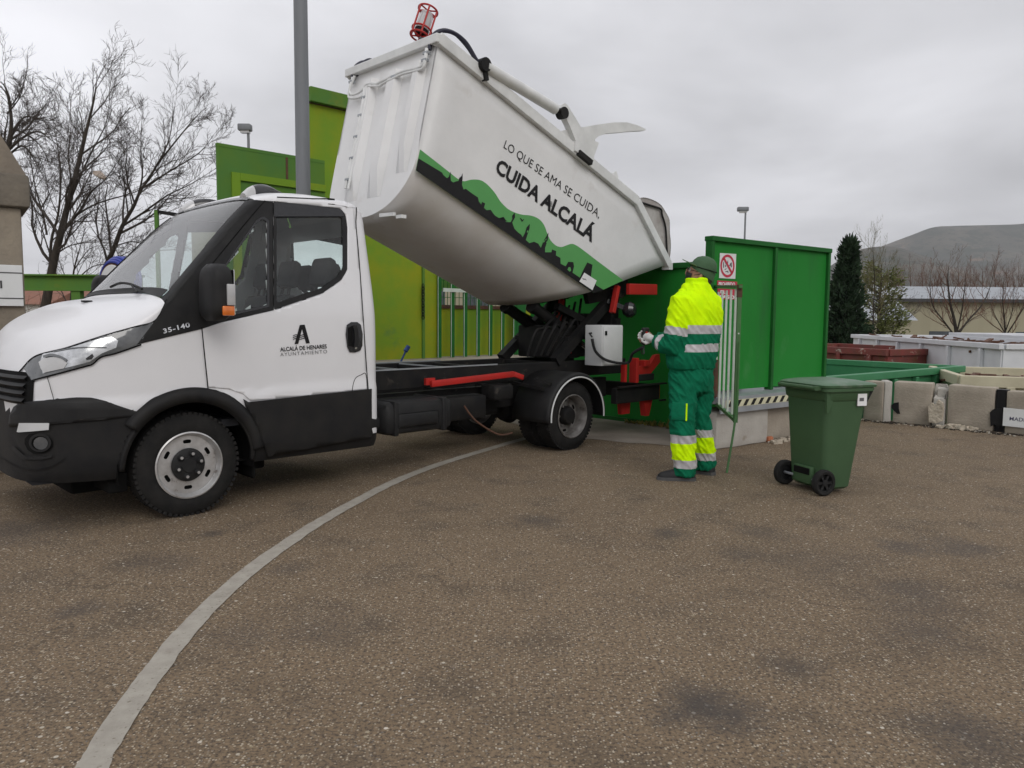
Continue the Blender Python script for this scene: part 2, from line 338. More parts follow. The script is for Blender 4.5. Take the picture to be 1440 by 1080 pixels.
def text_mesh(body, offset=0.0, spacing=1.0, shear=0.0):
    cu = bpy.data.curves.new('lettering', 'FONT'); cu.body = body; cu.size = 1; cu.offset = offset; cu.space_character = spacing; cu.fill_mode = 'FRONT'; cu.resolution_u = 3; cu.shear = shear
    o = bpy.data.objects.new('lettering', cu); C.objects.link(o); me = eval_mesh(o); bpy.data.objects.remove(o)
    vs = [v.co.copy() for v in me.vertices]; fs = [tuple(p.vertices) for p in me.polygons]; bpy.data.meshes.remove(me)
    x0 = min(v.x for v in vs); x1 = max(v.x for v in vs)
    return [((v.x - x0) / (x1 - x0), v.y / .7) for v in vs], fs         # u in 0..1, v in cap heights
def point_in(poly, x, y):
    c = False; n = len(poly)
    for i in range(n):
        x1, y1 = poly[i][:2]; x2, y2 = poly[(i + 1) % n][:2]
        if (y1 > y) != (y2 > y) and x < (x2 - x1) * (y - y1) / (y2 - y1) + x1: c = not c
    return c
def grid_poly(poly, step):
    """2D polygon -> finely cut flat mesh (verts, faces)"""
    bm = bmesh.new(); vs = [bm.verts.new((p[0], p[1], 0)) for p in poly]
    for t in tessellate_polygon([[Vector((p[0], p[1], 0)) for p in poly]]):
        try: bm.faces.new([vs[i] for i in t])
        except ValueError: pass
    xs = [p[0] for p in poly]; ys = [p[1] for p in poly]
    x = math.floor(min(xs) / step) * step + step
    while x < max(xs):
        bmesh.ops.bisect_plane(bm, geom=bm.verts[:] + bm.edges[:] + bm.faces[:], plane_co=(x, 0, 0), plane_no=(1, 0, 0)); x += step
    y = math.floor(min(ys) / step) * step + step
    while y < max(ys):
        bmesh.ops.bisect_plane(bm, geom=bm.verts[:] + bm.edges[:] + bm.faces[:], plane_co=(0, y, 0), plane_no=(0, 1, 0)); y += step
    bmesh.ops.remove_doubles(bm, verts=bm.verts[:], dist=1e-4); bm.verts.index_update()
    r = [v.co.copy() for v in bm.verts], [[v.index for v in f.verts] for f in bm.faces]; bm.free(); return r
# ------------------------------------------------------------------ THE TRUCK (truck frame: x rearwards from front axle, y from near side to far side, z up)
truck = thing('garbage_truck', 'white refuse collection truck with its rear container body tipped up', 'truck', FR, TROT)
truck.location.z = 0
WC = .91                                              # lateral centre
# --- cab hull by sections
T_ = ctab([(-.835, .90), (-.82, 1.0), (-.80, 1.06), (-.767, 1.135), (-.725, 1.2), (-.64, 1.275), (-.51, 1.34), (-.37, 1.385), (-.2, 1.41), (-.11, 1.42), (-.09, 1.435)])
def Ttop(s):
    if s <= -.09: return T_(s)
    return Ttop2(s)
Ttop2 = ctab([(-.09, 1.435), (-.04, 1.465), (.0, 1.505), (.25, 1.785), (.44, 1.99), (.56, 2.10), (.66, 2.165), (.85, 2.205), (1.1, 2.225), (1.36, 2.215), (1.44, 2.19), (1.48, 2.14), (1.50, 2.07)])
Zs = ctab([(-.835, .60), (-.8, .74), (-.7, .90), (-.5, 1.03), (-.3, 1.14), (-.15, 1.27), (-.06, 1.36), (-.02, 1.41), (.28, 1.735), (.56, 2.02), (.66, 2.075), (.9, 2.09), (1.36, 2.095), (1.44, 2.08), (1.48, 2.05), (1.50, 1.99)])
Ns = ctab([(-.835, 2.0), (-.6, 2.3), (-.3, 2.5), (-.08, 3.0), (0., 3.1), (.5, 3.2), (.7, 3.0), (1.5, 2.8)])
Wn = ctab([(a_, b_ * WC) for a_, b_ in [(-.835, .36), (-.825, .50), (-.80, .63), (-.767, .72), (-.725, .79), (-.64, .868), (-.51, .933), (-.37, .97), (-.2, .99), (0, 1.0), (1.42, 1.0), (1.47, .985), (1.50, .95)]])
Tum = ctab([(.28, .05), (.36, .012), (.45, .0), (.76, .0), (.80, .012), (1.1, .012), (1.28, .018), (1.42, .038), (1.8, .118), (2.1, .185), (2.4, .26)])
def section(s, nz=34, ns=46):
    w, zs, T, n = Wn(s), Zs(s), Ttop(s), Ns(s); pts = []
    for i in range(nz):
        z = .30 + (zs - .30) * i / nz; pts.append((WC - w + Tum(z), z))
    ys = WC - w + Tum(zs); a = WC - ys
    for i in range(ns + 1):
        t = (i / ns) * math.pi / 2
        pts.append((WC - a * max(0, math.cos(t)) ** (2 / n), zs + (T - zs) * max(0, math.sin(t)) ** (2 / n)))
    return pts
NZ, NS = 34, 46
st = []
x = -.835
while x < 1.4999:
    st.append(x); x += .006 if x < -.7 else (.014 if x < .7 else .022)
st.append(1.50)
rows = []
for s in st:
    h = section(s, NZ, NS)
    rows.append([Vector((s, y, z)) for y, z in h] + [Vector((s, 2 * WC - y, z)) for y, z in h[-2::-1]])
nr = len(rows[0])
hv = [p for r in rows for p in r]; hf = []
for i in range(len(rows) - 1):
    for k in range(nr - 1): hf.append((i * nr + k, (i + 1) * nr + k, (i + 1) * nr + k + 1, i * nr + k + 1))
cap0 = [tuple(range(nr))]; cap1 = [tuple((len(rows) - 1) * nr + k for k in range(nr))]
HB = BVHTree.FromPolygons(hv, hf + cap0 + cap1)
def hull(px, py, off=.004):
    d = lray(px, py).normalized(); loc, no, idx, dist = HB.ray_cast(LO, d)
    if loc is None:
        t = (WC * .1 - LO.y) / d.y; loc, no, idx, dist = HB.find_nearest(LO + d * t)
    if no.dot(d) > 0: no = -no
    return loc + no * off
def hull_sy(s, z, off=.004):                           # point of near side at given s, z
    loc, no, i, dd = HB.ray_cast(Vector((s, -3, z)), Vector((0, 1, 0)))
    if loc is None: return Vector((s, 0, z))
    if no.y > 0: no = -no
    return loc + no * off
def planeY(yy): return lambda px, py, off=0: SP(px, py, yy) + Vector((0, -off, 0))
def mirror(mb):
    m = MB(); m.v = [Vector((v.x, 2 * WC - v.y, v.z)) for v in mb.v]; m.f = [f[::-1] for f in mb.f]; m.m = list(mb.m); return m
def patch(poly, off=.004, fmap=None, step=7, mb=None, mi=0):
    fmap = fmap or hull; vs, fs = grid_poly(poly, step); mb = mb or MB()
    return mb.add([fmap(v.x, v.y, off) for v in vs], fs, mi)
def strip(line, wpx, off=.005, fmap=None, mb=None, mi=0, n=6):
    fmap = fmap or hull; P = catmull([Vector((p[0], p[1], 0)) for p in line], n); mb = mb or MB(); L_, R_ = [], []
    for i, p in enumerate(P):
        t = (P[min(i + 1, len(P) - 1)] - P[max(i - 1, 0)]).normalized(); nn = Vector((-t.y, t.x, 0))
        ww = wpx(i / (len(P) - 1)) if callable(wpx) else wpx
        L_.append(p + nn * ww / 2); R_.append(p - nn * ww / 2)
    b = [fmap(p.x, p.y, off) for p in L_] + [fmap(p.x, p.y, off) for p in R_]; m = len(P)
    return mb.add(b, [(i, i + 1, m + i + 1, m + i) for i in range(m - 1)], mi)
def lettering(body, p0, p1, hpx, updir=None, off=.006, fmap=None, bold=0., spacing=1., shear=0.):
    """flat lettering between two pixel points of its baseline, mapped on the surface it is printed on"""
    fmap = fmap or hull; uv, fs = text_mesh(body, bold, spacing, shear); p0 = Vector(p0); p1 = Vector(p1); d = p1 - p0
    up = Vector(updir).normalized() if updir else Vector((d.y, -d.x)).normalized()
    return MB().add([fmap(*(p0 + d * a + up * hpx * b), off) for a, b in uv], fs)
def ringpatch(outer, inner, off=.006, fmap=None, n=80, mb=None, mi=0):
    fmap = fmap or hull; mb = mb or MB()
    def rs(P):
        P = [Vector((p[0], p[1], 0)) for p in P] + [Vector((P[0][0], P[0][1], 0))]; ln = [0]
        for a, b in zip(P, P[1:]): ln.append(ln[-1] + (b - a).length)
        o = []
        for k in range(n):
            t = ln[-1] * k / n; i = max(j for j in range(len(P) - 1) if ln[j] <= t); f = (t - ln[i]) / (ln[i + 1] - ln[i]); o.append(P[i].lerp(P[i + 1], f))
        return o
    A, B = rs(outer), rs(inner)
    vs = [fmap(p.x, p.y, off) for p in A] + [fmap(p.x, p.y, off) for p in B]
    return mb.add(vs, [(k, (k + 1) % n, n + (k + 1) % n, n + k) for k in range(n)], mi)
def both(name, mb, mats, parent, smooth=True, label=None, solid=0):
    obs = []
    for m in (mb, mirror(mb)):
        o = m.build(name, mats, parent, smooth, 40)
        if solid: md = o.modifiers.new('thickness', 'SOLIDIFY'); md.thickness = solid; md.offset = -1
        obs.append(o)
    if label: obs[0]['label'] = label
    return obs

DOORWIN = [(384, 287), (477, 296), (483, 303), (485.5, 319), (485.5, 379), (477, 393), (451, 410.5), (385, 432)]
VENTWIN = [(318, 374), (340, 343), (360, 314), (368, 308), (374.5, 312), (375, 429), (330, 439), (319, 428)]
AXF = .045                                             # front wheel centre s
def classify(c):
    """which hull face is cut away / which part"""
    s, y, z = c
    yn = y if y < WC else 2 * WC - y
    if -.085 < s < .60 and z > Zs(s) + .03 and yn > WC - (Wn(s) - Tum(z)) + .05 + .02 and s < .60: return 'shield'
    if (s - AXF) ** 2 + (z - .34) ** 2 < .43 ** 2 and yn < .45: return 'cut'
    if (s - AXF) ** 2 + (z - .34) ** 2 < .475 ** 2 and yn < .45 and z < .79: return 'archside'
    if yn < .5 and z > 1.2:
        px, py = toPx(TT @ Vector((s, yn, z)))
        if point_in(DOORWIN, px, py) or point_in(VENTWIN, px, py): return 'cut'
    if -.075 < s < .60 and z > Zs(s) - .05: return 'pillar'
    if z < .713 and s < -.27: return 'bumper'
    if z < .40 and s > -.3: return 'sill'
    return 'body'
grp = {}
for f in hf:
    c = sum((hv[i] for i in f), Vector()) / 4; grp.setdefault(classify(c), []).append(f)
grp['bumper'] += [cap0[0]]
def submesh(fs):
    ids = sorted({i for f in fs for i in f}); mp_ = {i: k for k, i in enumerate(ids)}
    return MB().add([hv[i] for i in ids], [tuple(mp_[i] for i in f) for f in fs])
cab = submesh(grp['body']).build('cab_shell', 'white_paint', truck, True, 50, recalc=False)
bumper = submesh(grp['bumper']).build('front_bumper', 'bumper_black', truck, True, 50, recalc=False)
for nm_, key in (('door_sill', 'sill'), ('arch_skirt', 'archside'), ('screen_pillar', 'pillar')):
    for far in (0, 1):
        fs_ = [f for f in grp[key] if (sum(hv[i].y for i in f) / 4 > WC) == bool(far)]
        submesh(fs_).build(nm_, 'bumper_black' if key != 'pillar' else 'black_plastic', truck, True, 50, recalc=False)
# rear wall of the cab with its window
bm = bmesh.new(); rv = [bm.verts.new(p) for p in rows[-1]]; ed_ = [bm.edges.new((rv[i], rv[(i + 1) % len(rv)])) for i in range(len(rv))]
RW = [Vector((1.50, y, z)) for y, z in ((.40, 1.36), (1.42, 1.36), (1.48, 1.42), (1.40, 1.88), (1.32, 1.93), (.50, 1.93), (.42, 1.88), (.34, 1.42))]
wv_ = [bm.verts.new(p) for p in RW]; [bm.edges.new((wv_[i], wv_[(i + 1) % 8])) for i in range(8)]
bmesh.ops.triangle_fill(bm, use_beauty=True, use_dissolve=False, edges=bm.edges[:]); bm.verts.index_update()
MB().add([v.co.copy() for v in bm.verts], [[v.index for v in f.verts] for f in bm.faces]).build('cab_rear_wall', 'white_paint', truck); bm.free()
MB().add([p + Vector((-.006, 0, 0)) for p in RW], [tuple(range(8))]).build('rear_window', 'cab_glass', truck)
shield = submesh(grp['shield']); ws = shield.build('windscreen', 'windscreen_glass', truck, True, 60, recalc=False)
bm_ = MB().add([(-.80, .2, .30), (1.45, .08, .30), (1.45, 1.74, .30), (-.80, 1.62, .30)], [(0, 1, 2, 3)])
bm_.build('floor_pan', 'chassis_black', truck)
# black surround of the windscreen and A pillars
blk = MB()
for i in range(0, 44):                                # top band of the screen, across the roof edge
    pass
top_band = [f for f in grp['shield'] if .572 < sum(hv[i].x for i in f) / 4]
tb = submesh(top_band); tb.v = [v + Vector((-.004, 0, .005)) for v in tb.v]; tb.build('shade_band', 'black_gloss', ws, True, 60)
bot = [f for f in grp['shield'] if sum(hv[i].x for i in f) / 4 < -.02]
tb = submesh(bot); tb.v = [v + Vector((-.004, 0, .004)) for v in tb.v]; tb.build('cowl_band', 'black_plastic', ws, True, 60)
PILLAR = [(345, 283.5), (360, 282), (373, 282.5), (383.5, 283.2), (384.5, 436.3), (311, 453.2), (283, 462.6), (235, 474), (192, 484.5), (203, 470), (217.5, 451.3), (230, 432), (236, 420.5), (240, 406), (268, 372.5), (298, 337), (322, 311)]
def holed(poly, hole, off, step=6):
    vs, fs = grid_poly(poly, step); mb = MB(); keep = []
    for f in fs:
        c = sum((vs[i] for i in f), Vector()) / len(f)
        if not point_in(hole, c.x, c.y): keep.append(f)
    return mb.add([hull(v.x, v.y, off) for v in vs], keep)
both('pillar_trim', holed(PILLAR, VENTWIN, .006, 2.5), 'black_plastic', truck, solid=.004)
both('vent_window', patch(VENTWIN, .001, step=12), 'cab_glass', truck)
both('vent_window_seal', ringpatch([(315, 374), (338, 341), (359, 311), (369, 304.5), (377.5, 310), (378, 432), (328, 443), (315.5, 430)], [(p[0], p[1]) for p in VENTWIN], .009), 'black_gloss', truck)
# doors
DOOR = [(283, 463.4), (311, 454.2), (384.5, 437.3), (452, 413.8), (479, 395.4), (488, 380.3), (488, 319), (485.4, 301.8), (477.7, 292.9), (384, 283), (389, 278.8), (440, 281), (495, 284.6), (500, 320), (506, 390), (513, 500), (517, 546.5), (430, 556), (352, 563.6), (341, 554), (320, 546.5), (292, 544)]
door_n, door_f = both('door', patch(DOOR, .007, step=5), 'white_paint', truck, solid=.012)
for d_, m_ in ((door_n, lambda a: a), (door_f, mirror)):
    m_(patch(DOORWIN, .0, step=12)).build('window', 'cab_glass', d_, True)
    m_(ringpatch([(383.7, 283.6), (477.4, 293.3), (484.9, 302.2), (487.3, 319.3), (487.3, 380), (478.7, 394.5), (452, 412.8), (384.5, 436)], [(388, 305.5), (479, 305.5), (480.3, 309), (480.5, 319), (480.5, 377), (474, 389), (450, 405.5), (388, 426)], .010)).build('window_frame', 'black_plastic', d_, True)
    m_(patch([(384, 284.5), (430, 288), (477, 294), (481, 299), (482, 305), (384, 305.5)], .016, step=14)).build('rain_deflector', 'black_gloss', d_, True)
    hp = [(486, 457), (492, 453), (501, 453), (506, 457), (508.5, 470), (508, 486), (505, 493), (498, 495.5), (490, 495), (486.5, 487), (484.5, 470)]
    hb = m_(patch(hp, .016, step=4)).build('handle', 'black_gloss', d_, True)
    m_(strip([(495.5, 458), (497.5, 466), (498, 478), (497, 488)], 5.5, .034, n=5)).build('handle_bar', 'black_plastic', d_, True)
    m_(patch([(487.5, 461), (493, 459), (494, 486), (488.5, 487)], .019, step=6)).build('handle_recess', 'seal', d_)
    m_(patch([(497, 488), (500, 487.6), (500, 490.6), (497, 491)], .02, step=6)).build('lock', 'chrome', d_)
logo = MB()
A0 = [(413.2, 483.8), (420.5, 457), (427.4, 456.6), (434.6, 482.4), (429.4, 483), (423.6, 463), (418.3, 483.5)]
patch(A0, .011, step=6, mb=logo)
for k in range(3): strip([(411, 472.3 + k * 2.6), (415, 470.6 + k * 2.6), (419, 472 + k * 2.6), (424, 471 + k * 2.6), (427.5, 470.2 + k * 2.6)], 1.1, .012, mb=logo)
logo.build('town_emblem', 'decal_black', door_n)
lettering('ALCALÁ DE HENARES', (393, 494), (458.5, 489.6), 5.6, off=.012, bold=.02).build('town_lettering', 'decal_black', door_n)
lettering('AYUNTAMIENTO', (393.2, 500.8), (458.8, 496.6), 5.0, off=.012, spacing=1.25, bold=-.004).build('council_lettering', 'print_grey', door_n)
# shut lines
for pts, wd in [([(389, 278.4), (440, 280.6), (495, 284.2), (500, 320), (506, 390), (513.4, 500), (517.4, 553)], 1.3), ([(283, 460), (286, 490), (292, 548)], 1.6), ([(67.5, 530), (72, 545), (77, 566), (78, 596)], .9),
                ([(494.5, 611), (494.6, 560), (495, 545), (499, 532), (507, 527), (513.5, 526), (515.5, 548), (516, 556), (496, 558.5)], .9), ([(372, 282.5), (355, 302), (330, 332), (296.6, 373)], 1.6)]:
    both('shut_line', strip(pts, wd, .0085), 'seal', truck)
# lower black trims
CLAD = [(341, 561), (348, 565.2), (430, 556.4), (534, 545.4), (536, 611.5), (450, 627), (375, 641), (368, 620), (357, 592), (344, 571)]
both('door_cladding', patch(CLAD, .010, step=10), 'bumper_black', truck, solid=.01)
WING = [(14, 600), (16, 584), (22, 572), (30, 566.3), (75, 561.5), (108, 558.6), (128, 559), (150, 565), (188, 577.5), (205, 581), (150, 590), (70, 597), (40, 598)]
both('wing_trim', patch(WING, .012, step=9), 'black_plastic', truck, solid=.012)
def arch(ri, ro, off, a0, a1, n=60):
    mb = MB(); vs = []
    for k in range(n + 1):
        a = a0 + (a1 - a0) * k / n
        for j, r in enumerate((ri, (ri + ro) / 2, ro)):
            s_, z_ = AXF + .005 + r * 1.0 * math.cos(a), .335 + r * 1.02 * math.sin(a)
            p = hull_sy(s_, max(z_, .305), off + (.022, .024, .009)[j]); vs.append(p)
    for k in range(n):
        for j in range(2): mb.add([], [])
    mb.add(vs, [(k * 3 + j, k * 3 + j + 1, (k + 1) * 3 + j + 1, (k + 1) * 3 + j) for k in range(n) for j in range(2)])
    return mb
both('arch_flare', arch(.412, .495, .005, R(8), R(143)), 'bumper_black', truck, solid=.05)
both('arch_lip', arch(.400, .440, -.012, R(-2), R(178)), 'bumper_black', truck, solid=.03)
ln = MB()                                              # wheel-arch liners
for yy0, yy1 in ((.03, .45), (2 * WC - .45, 2 * WC - .03)):
    for k in range(24):
        a, b = R(-10 + 200 * k / 24), R(-10 + 200 * (k + 1) / 24)
        P = lambda t, y: (AXF + .435 * math.cos(t), y, .34 + .435 * math.sin(t))
        ln.add([P(a, yy0), P(b, yy0), P(b, yy1), P(a, yy1)], [(0, 1, 2, 3)])
    yi = .45 if yy0 < .9 else 2 * WC - .45
    ln.add([(AXF - .44, yi, .2), (AXF + .44, yi, .2), (AXF + .44, yi, .8), (AXF - .44, yi, .8)], [(0, 1, 2, 3)])
ln.build('arch_liner', 'seal', truck)
# bonnet edge, headlamp, grille
both('bonnet_gap', strip([(235, 422), (230, 432), (217, 451.5), (190, 460), (150, 471.5), (110, 484.5), (90, 491), (62, 497.5), (50, 502), (42, 508), (34, 517), (26, 526)], 2.2, .006), 'seal', truck)
HEAD = [(35, 519), (38, 510), (44, 505), (58, 497.5), (90, 491.3), (139, 475), (200, 457.6), (215, 453), (201, 476), (198, 483), (175, 491.5), (160, 496.5), (146, 499.5), (138, 503), (129, 511), (119, 514), (61, 530), (46, 535.5)]
hl_n, hl_f = both('headlamp', patch(HEAD, .006, step=8), 'lamp_dark', truck, label='clear lens headlamp swept back into the wing')
for h_, m_ in ((hl_n, lambda a: a), (hl_f, mirror)):
    m_(patch([(62, 498.5), (90, 493), (139, 477.5), (157, 474), (166, 479), (163, 489), (150, 494), (143, 497), (134, 503), (127, 508.5), (62, 525.5), (58, 510)], .010, step=7)).build('reflector', 'lamp_silver', h_, True)
    m_(patch([(57, 510), (64, 505), (78, 503), (92, 506), (95.5, 511), (91, 518), (64, 524.5), (60, 519)], .014, step=7)).build('main_beam', 'lens_clear', h_, True)
    m_(strip([(64, 503), (75, 500.5), (88, 503.5), (95, 508)], 3.4, .017)).build('beam_shroud', 'lamp_dark', h_)
    m_(patch([(121, 504), (130, 497.5), (132, 501), (129, 505), (122, 506.5)], .016, step=7)).build('side_marker', 'black_gloss', h_)
    m_(strip([(77, 495.5), (110, 490), (150, 489)], 1.6, .013)).build('trim_line', 'lamp_dark', h_)
    m_(strip([(47, 536), (61, 531.5), (119, 515.5), (130, 512), (139, 504), (147, 500.5), (162, 497), (198, 484.5)], 2.4, .012)).build('lamp_seal', 'seal', h_)
gr = MB()
for k in range(4):                                     # grille bars on the nose
    zz = .785 + k * .044; vs = []
    for i in range(41):
        yy = .30 + 1.22 * i / 40
        loc, no, ix, dd = HB.ray_cast(Vector((-3, yy, zz)), Vector((1, 0, 0)))
        loc = loc or Vector((-.8, yy, zz)); vs += [loc + Vector((-.012, 0, -.017)), loc + Vector((-.03, 0, 0)), loc + Vector((-.012, 0, .017))]
    gr.add(vs, [(i * 3 + j, i * 3 + j + 1, i * 3 + j + 4, i * 3 + j + 3) for i in range(40) for j in range(2)])
grille = gr.build('grille', 'black_plastic', truck, True)
bk = MB(); vs = []
for i in range(41):
    yy = .25 + 1.32 * i / 40
    for zz in (.765, .83, .90, .955):
        loc, no, ix, dd = HB.ray_cast(Vector((-3, yy, zz)), Vector((1, 0, 0))); loc = loc or Vector((-.8, yy, zz)); vs.append(loc + Vector((-.006, 0, 0)))
bk.add(vs, [(i * 4 + j, i * 4 + j + 1, i * 4 + j + 5, i * 4 + j + 4) for i in range(40) for j in range(3)])
bk.build('grille_backing', 'seal', grille, True)
loc, no, ix, dd = HB.ray_cast(Vector((-3, WC, 1.045)), Vector((1, 0, 0)))
bd = MB().lathe([(.0, .0), (.045, .0), (.05, -.008), (.05, -.016)], loc + Vector((-.02, 0, 0)), (1, 0, .35), 24)
bd.build('badge', 'chrome', truck, True)
# fog lamp recess and bright insert
fog_n, fog_f = both('fog_lamp', patch([(36, 611 + 6), (42, 610.5), (52, 609), (62, 610), (70, 614), (75, 620), (75, 628), (70, 634), (60, 638), (48, 638), (40, 632), (36, 624)], .006, step=8), 'seal', truck)
for f_, m_ in ((fog_n, lambda a: a), (fog_f, mirror)):
    m_(ringpatch([(50 + 15 * math.cos(a) + 9, 622 + 13 * math.sin(a)) for a in [k * math.pi / 12 for k in range(24)]], [(59 + 11.5 * math.cos(a), 622.5 + 10 * math.sin(a)) for a in [k * math.pi / 12 for k in range(24)]], .016)).build('fog_ring', 'black_plastic', f_, True)
    m_(patch([(59 + 10 * math.cos(k * .45), 623 + 9 * math.sin(k * .45)) for k in range(14)], .010, step=8)).build('fog_lens', 'lamp_dark', f_, True)
both('bumper_insert', patch([(27, 607), (30, 594.5), (71, 594.5), (70.5, 604), (50, 606), (30, 607.5)], .014, step=9), 'grey_paint', truck)
both('bumper_chin', patch([(15, 628), (22, 627), (37, 640), (66, 641.5), (75, 638), (74, 643), (60, 646), (35, 646)], .012, step=8), 'grey_paint' if False else 'black_plastic', truck)
both('bumper_crease', strip([(-4, 640), (15, 651), (35, 659), (60, 659), (80, 652), (93, 642)], 1.6, .010), 'chassis_black', truck)
both('bumper_seam', strip([(70, 594), (130, 588), (195, 582.5)], 1.3, .014), 'chassis_black', truck)
lettering('35-140', (229.5, 469), (266.5, 459.5), 6.5, off=.012, bold=.025, spacing=1.1).build('model_number', 'chrome', truck)
# bonnet wash jet, roof marker lamps
hw = hull(122, 425, .0); MB().box((hw.x - .03, hw.y - .02, hw.z), (hw.x + .03, hw.y + .02, hw.z + .012), bev=.004).build('washer_jet', 'black_plastic', truck)
for sgn in (0, 1):
    base = []
    for (ss, yy, dz) in []: pass
    m = MB(); rr = []
    for t in range(9):
        f = t / 8; s_ = .60 + .34 * f; hgt = .062 * math.sin(math.pi * min(1, .12 + f * .95)) ** .6 + .004; wd = .055 * (1 - .25 * f)
        cyy = .36 + .10 * f; ring = []
        for k in range(12):
            a = 2 * math.pi * k / 12; yq = cyy + wd * math.cos(a); loc, no, ix, dd = HB.ray_cast(Vector((s_, yq, 5)), Vector((0, 0, -1)))
            ring.append(Vector((s_, yq, (loc.z if loc else 2.15) + hgt * max(-.3, math.sin(a)))))
        rr.append(ring)
    m.rings(rr)
    if sgn: m = mirror(m)
    ml = m.build('roof_marker_lamp', ['black_gloss', 'lens_clear'], truck, True)
    for p in ml.data.polygons:
        if p.center.x < .70: p.material_index = 1
# wiper
wp = MB(); wp.tube(catmull([hull(160, 408, .03), hull(175, 404, .04), hull(190, 406, .04), hull(203, 412, .03)], 5), .009, 6); wp.tube([hull(190, 406, .04), hull(197, 416, .03)], .007, 6)
wp.build('wiper', 'black_plastic', truck, True)
# mirrors
def mir():
    mb = MB(); rr = []
    for t in range(13):
        f = t / 12; z = 1.262 + .352 * f; e = (1 - abs(2 * f - 1) ** 5) ** .35 if 0 < f < 1 else .55
        cx_, cy_ = .155, -.155; ring = []
        for k in range(20):
            a = 2 * math.pi * k / 20; ca, sa = math.cos(a), math.sin(a)
            ring.append(Vector((cx_ + .075 * e * abs(ca) ** .55 * (1 if ca > 0 else -1) + .01 * f, cy_ + .125 * e * abs(sa) ** .6 * (1 if sa > 0 else -1), z)))
        rr.append(ring)
    return mb.rings(rr)
for m_ in (lambda a: a, mirror):
    mo = m_(mir()).build('side_mirror', 'black_plastic', truck, True, 50)
    m_(MB().bar((.17, -.06, 1.33), (.17, .05, 1.30), .07, .05, bev=.012).bar((.17, -.06, 1.56), (.20, .10, 1.55), .05, .035, bev=.01)).build('mirror_arm', 'black_plastic', mo, True)
    m_(MB().box((.145, -.289, 1.295), (.222, -.271, 1.355), bev=.008)).build('indicator', 'amber', mo, True)
    m_(MB().box((.175, -.290, 1.358), (.228, -.272, 1.49), bev=.006)).build('side_lens', 'lens_clear', mo, True)
    m_(MB().box((.236, -.25, 1.30), (.243, -.06, 1.58), bev=.002)).build('mirror_glass', 'chrome', mo)
# interior
it = MB().box((-.05, .12, 1.05), (.32, 1.70, 1.36), bev=.05).box((.3, .12, .55), (1.44, 1.70, .60)); it.build('dashboard', 'seat_cloth', truck, True)
def seat(y0, y1, hr):
    mb = MB(); mb.box((.62, y0, .68), (1.12, y1, .85), bev=.05)
    M = Matrix.Translation((1.12, 0, .82)) @ Matrix.Rotation(R(12), 4, 'Y')
    mb.box((-.07, y0 + .02, 0), (.07, y1 - .02, .66), M=M, bev=.055)
    for yc in hr:
        mb.box((-.05, yc - .13, .72), (.05, yc + .13, .95), M=M, bev=.045); mb.box((-.01, yc - .06, .6), (.01, yc - .045, .8), M=M); mb.box((-.01, yc + .045, .6), (.01, yc + .06, .8), M=M)
    return mb
sm_ = seat(.22, .72, [.47]); sm_.build('driver_seat', 'seat_cloth', truck, True)
seat(.80, 1.62, [1.0, 1.42]).build('passenger_bench', 'seat_cloth', truck, True)
stw = MB(); Msw = Matrix.Translation((.42, .47, 1.33)) @ Matrix.Rotation(R(-62), 4, 'Y')
stw.tube([Msw @ Vector((.2 * math.cos(a), .2 * math.sin(a), 0)) for a in [k * math.pi / 14 for k in range(29)]], .014, 6, cap=False)
stw.bar(Msw @ Vector((-.19, 0, 0)), Msw @ Vector((.19, 0, 0)), .04, .015); stw.bar(Msw @ Vector((0, 0, 0)), (.2, .47, 1.1), .05)
stw.build('steering_wheel', 'black_plastic', truck, True)
MB().box((1.455, .15, .6), (1.475, 1.67, 1.35)).build('cab_rear_trim', 'seat_cloth', truck)

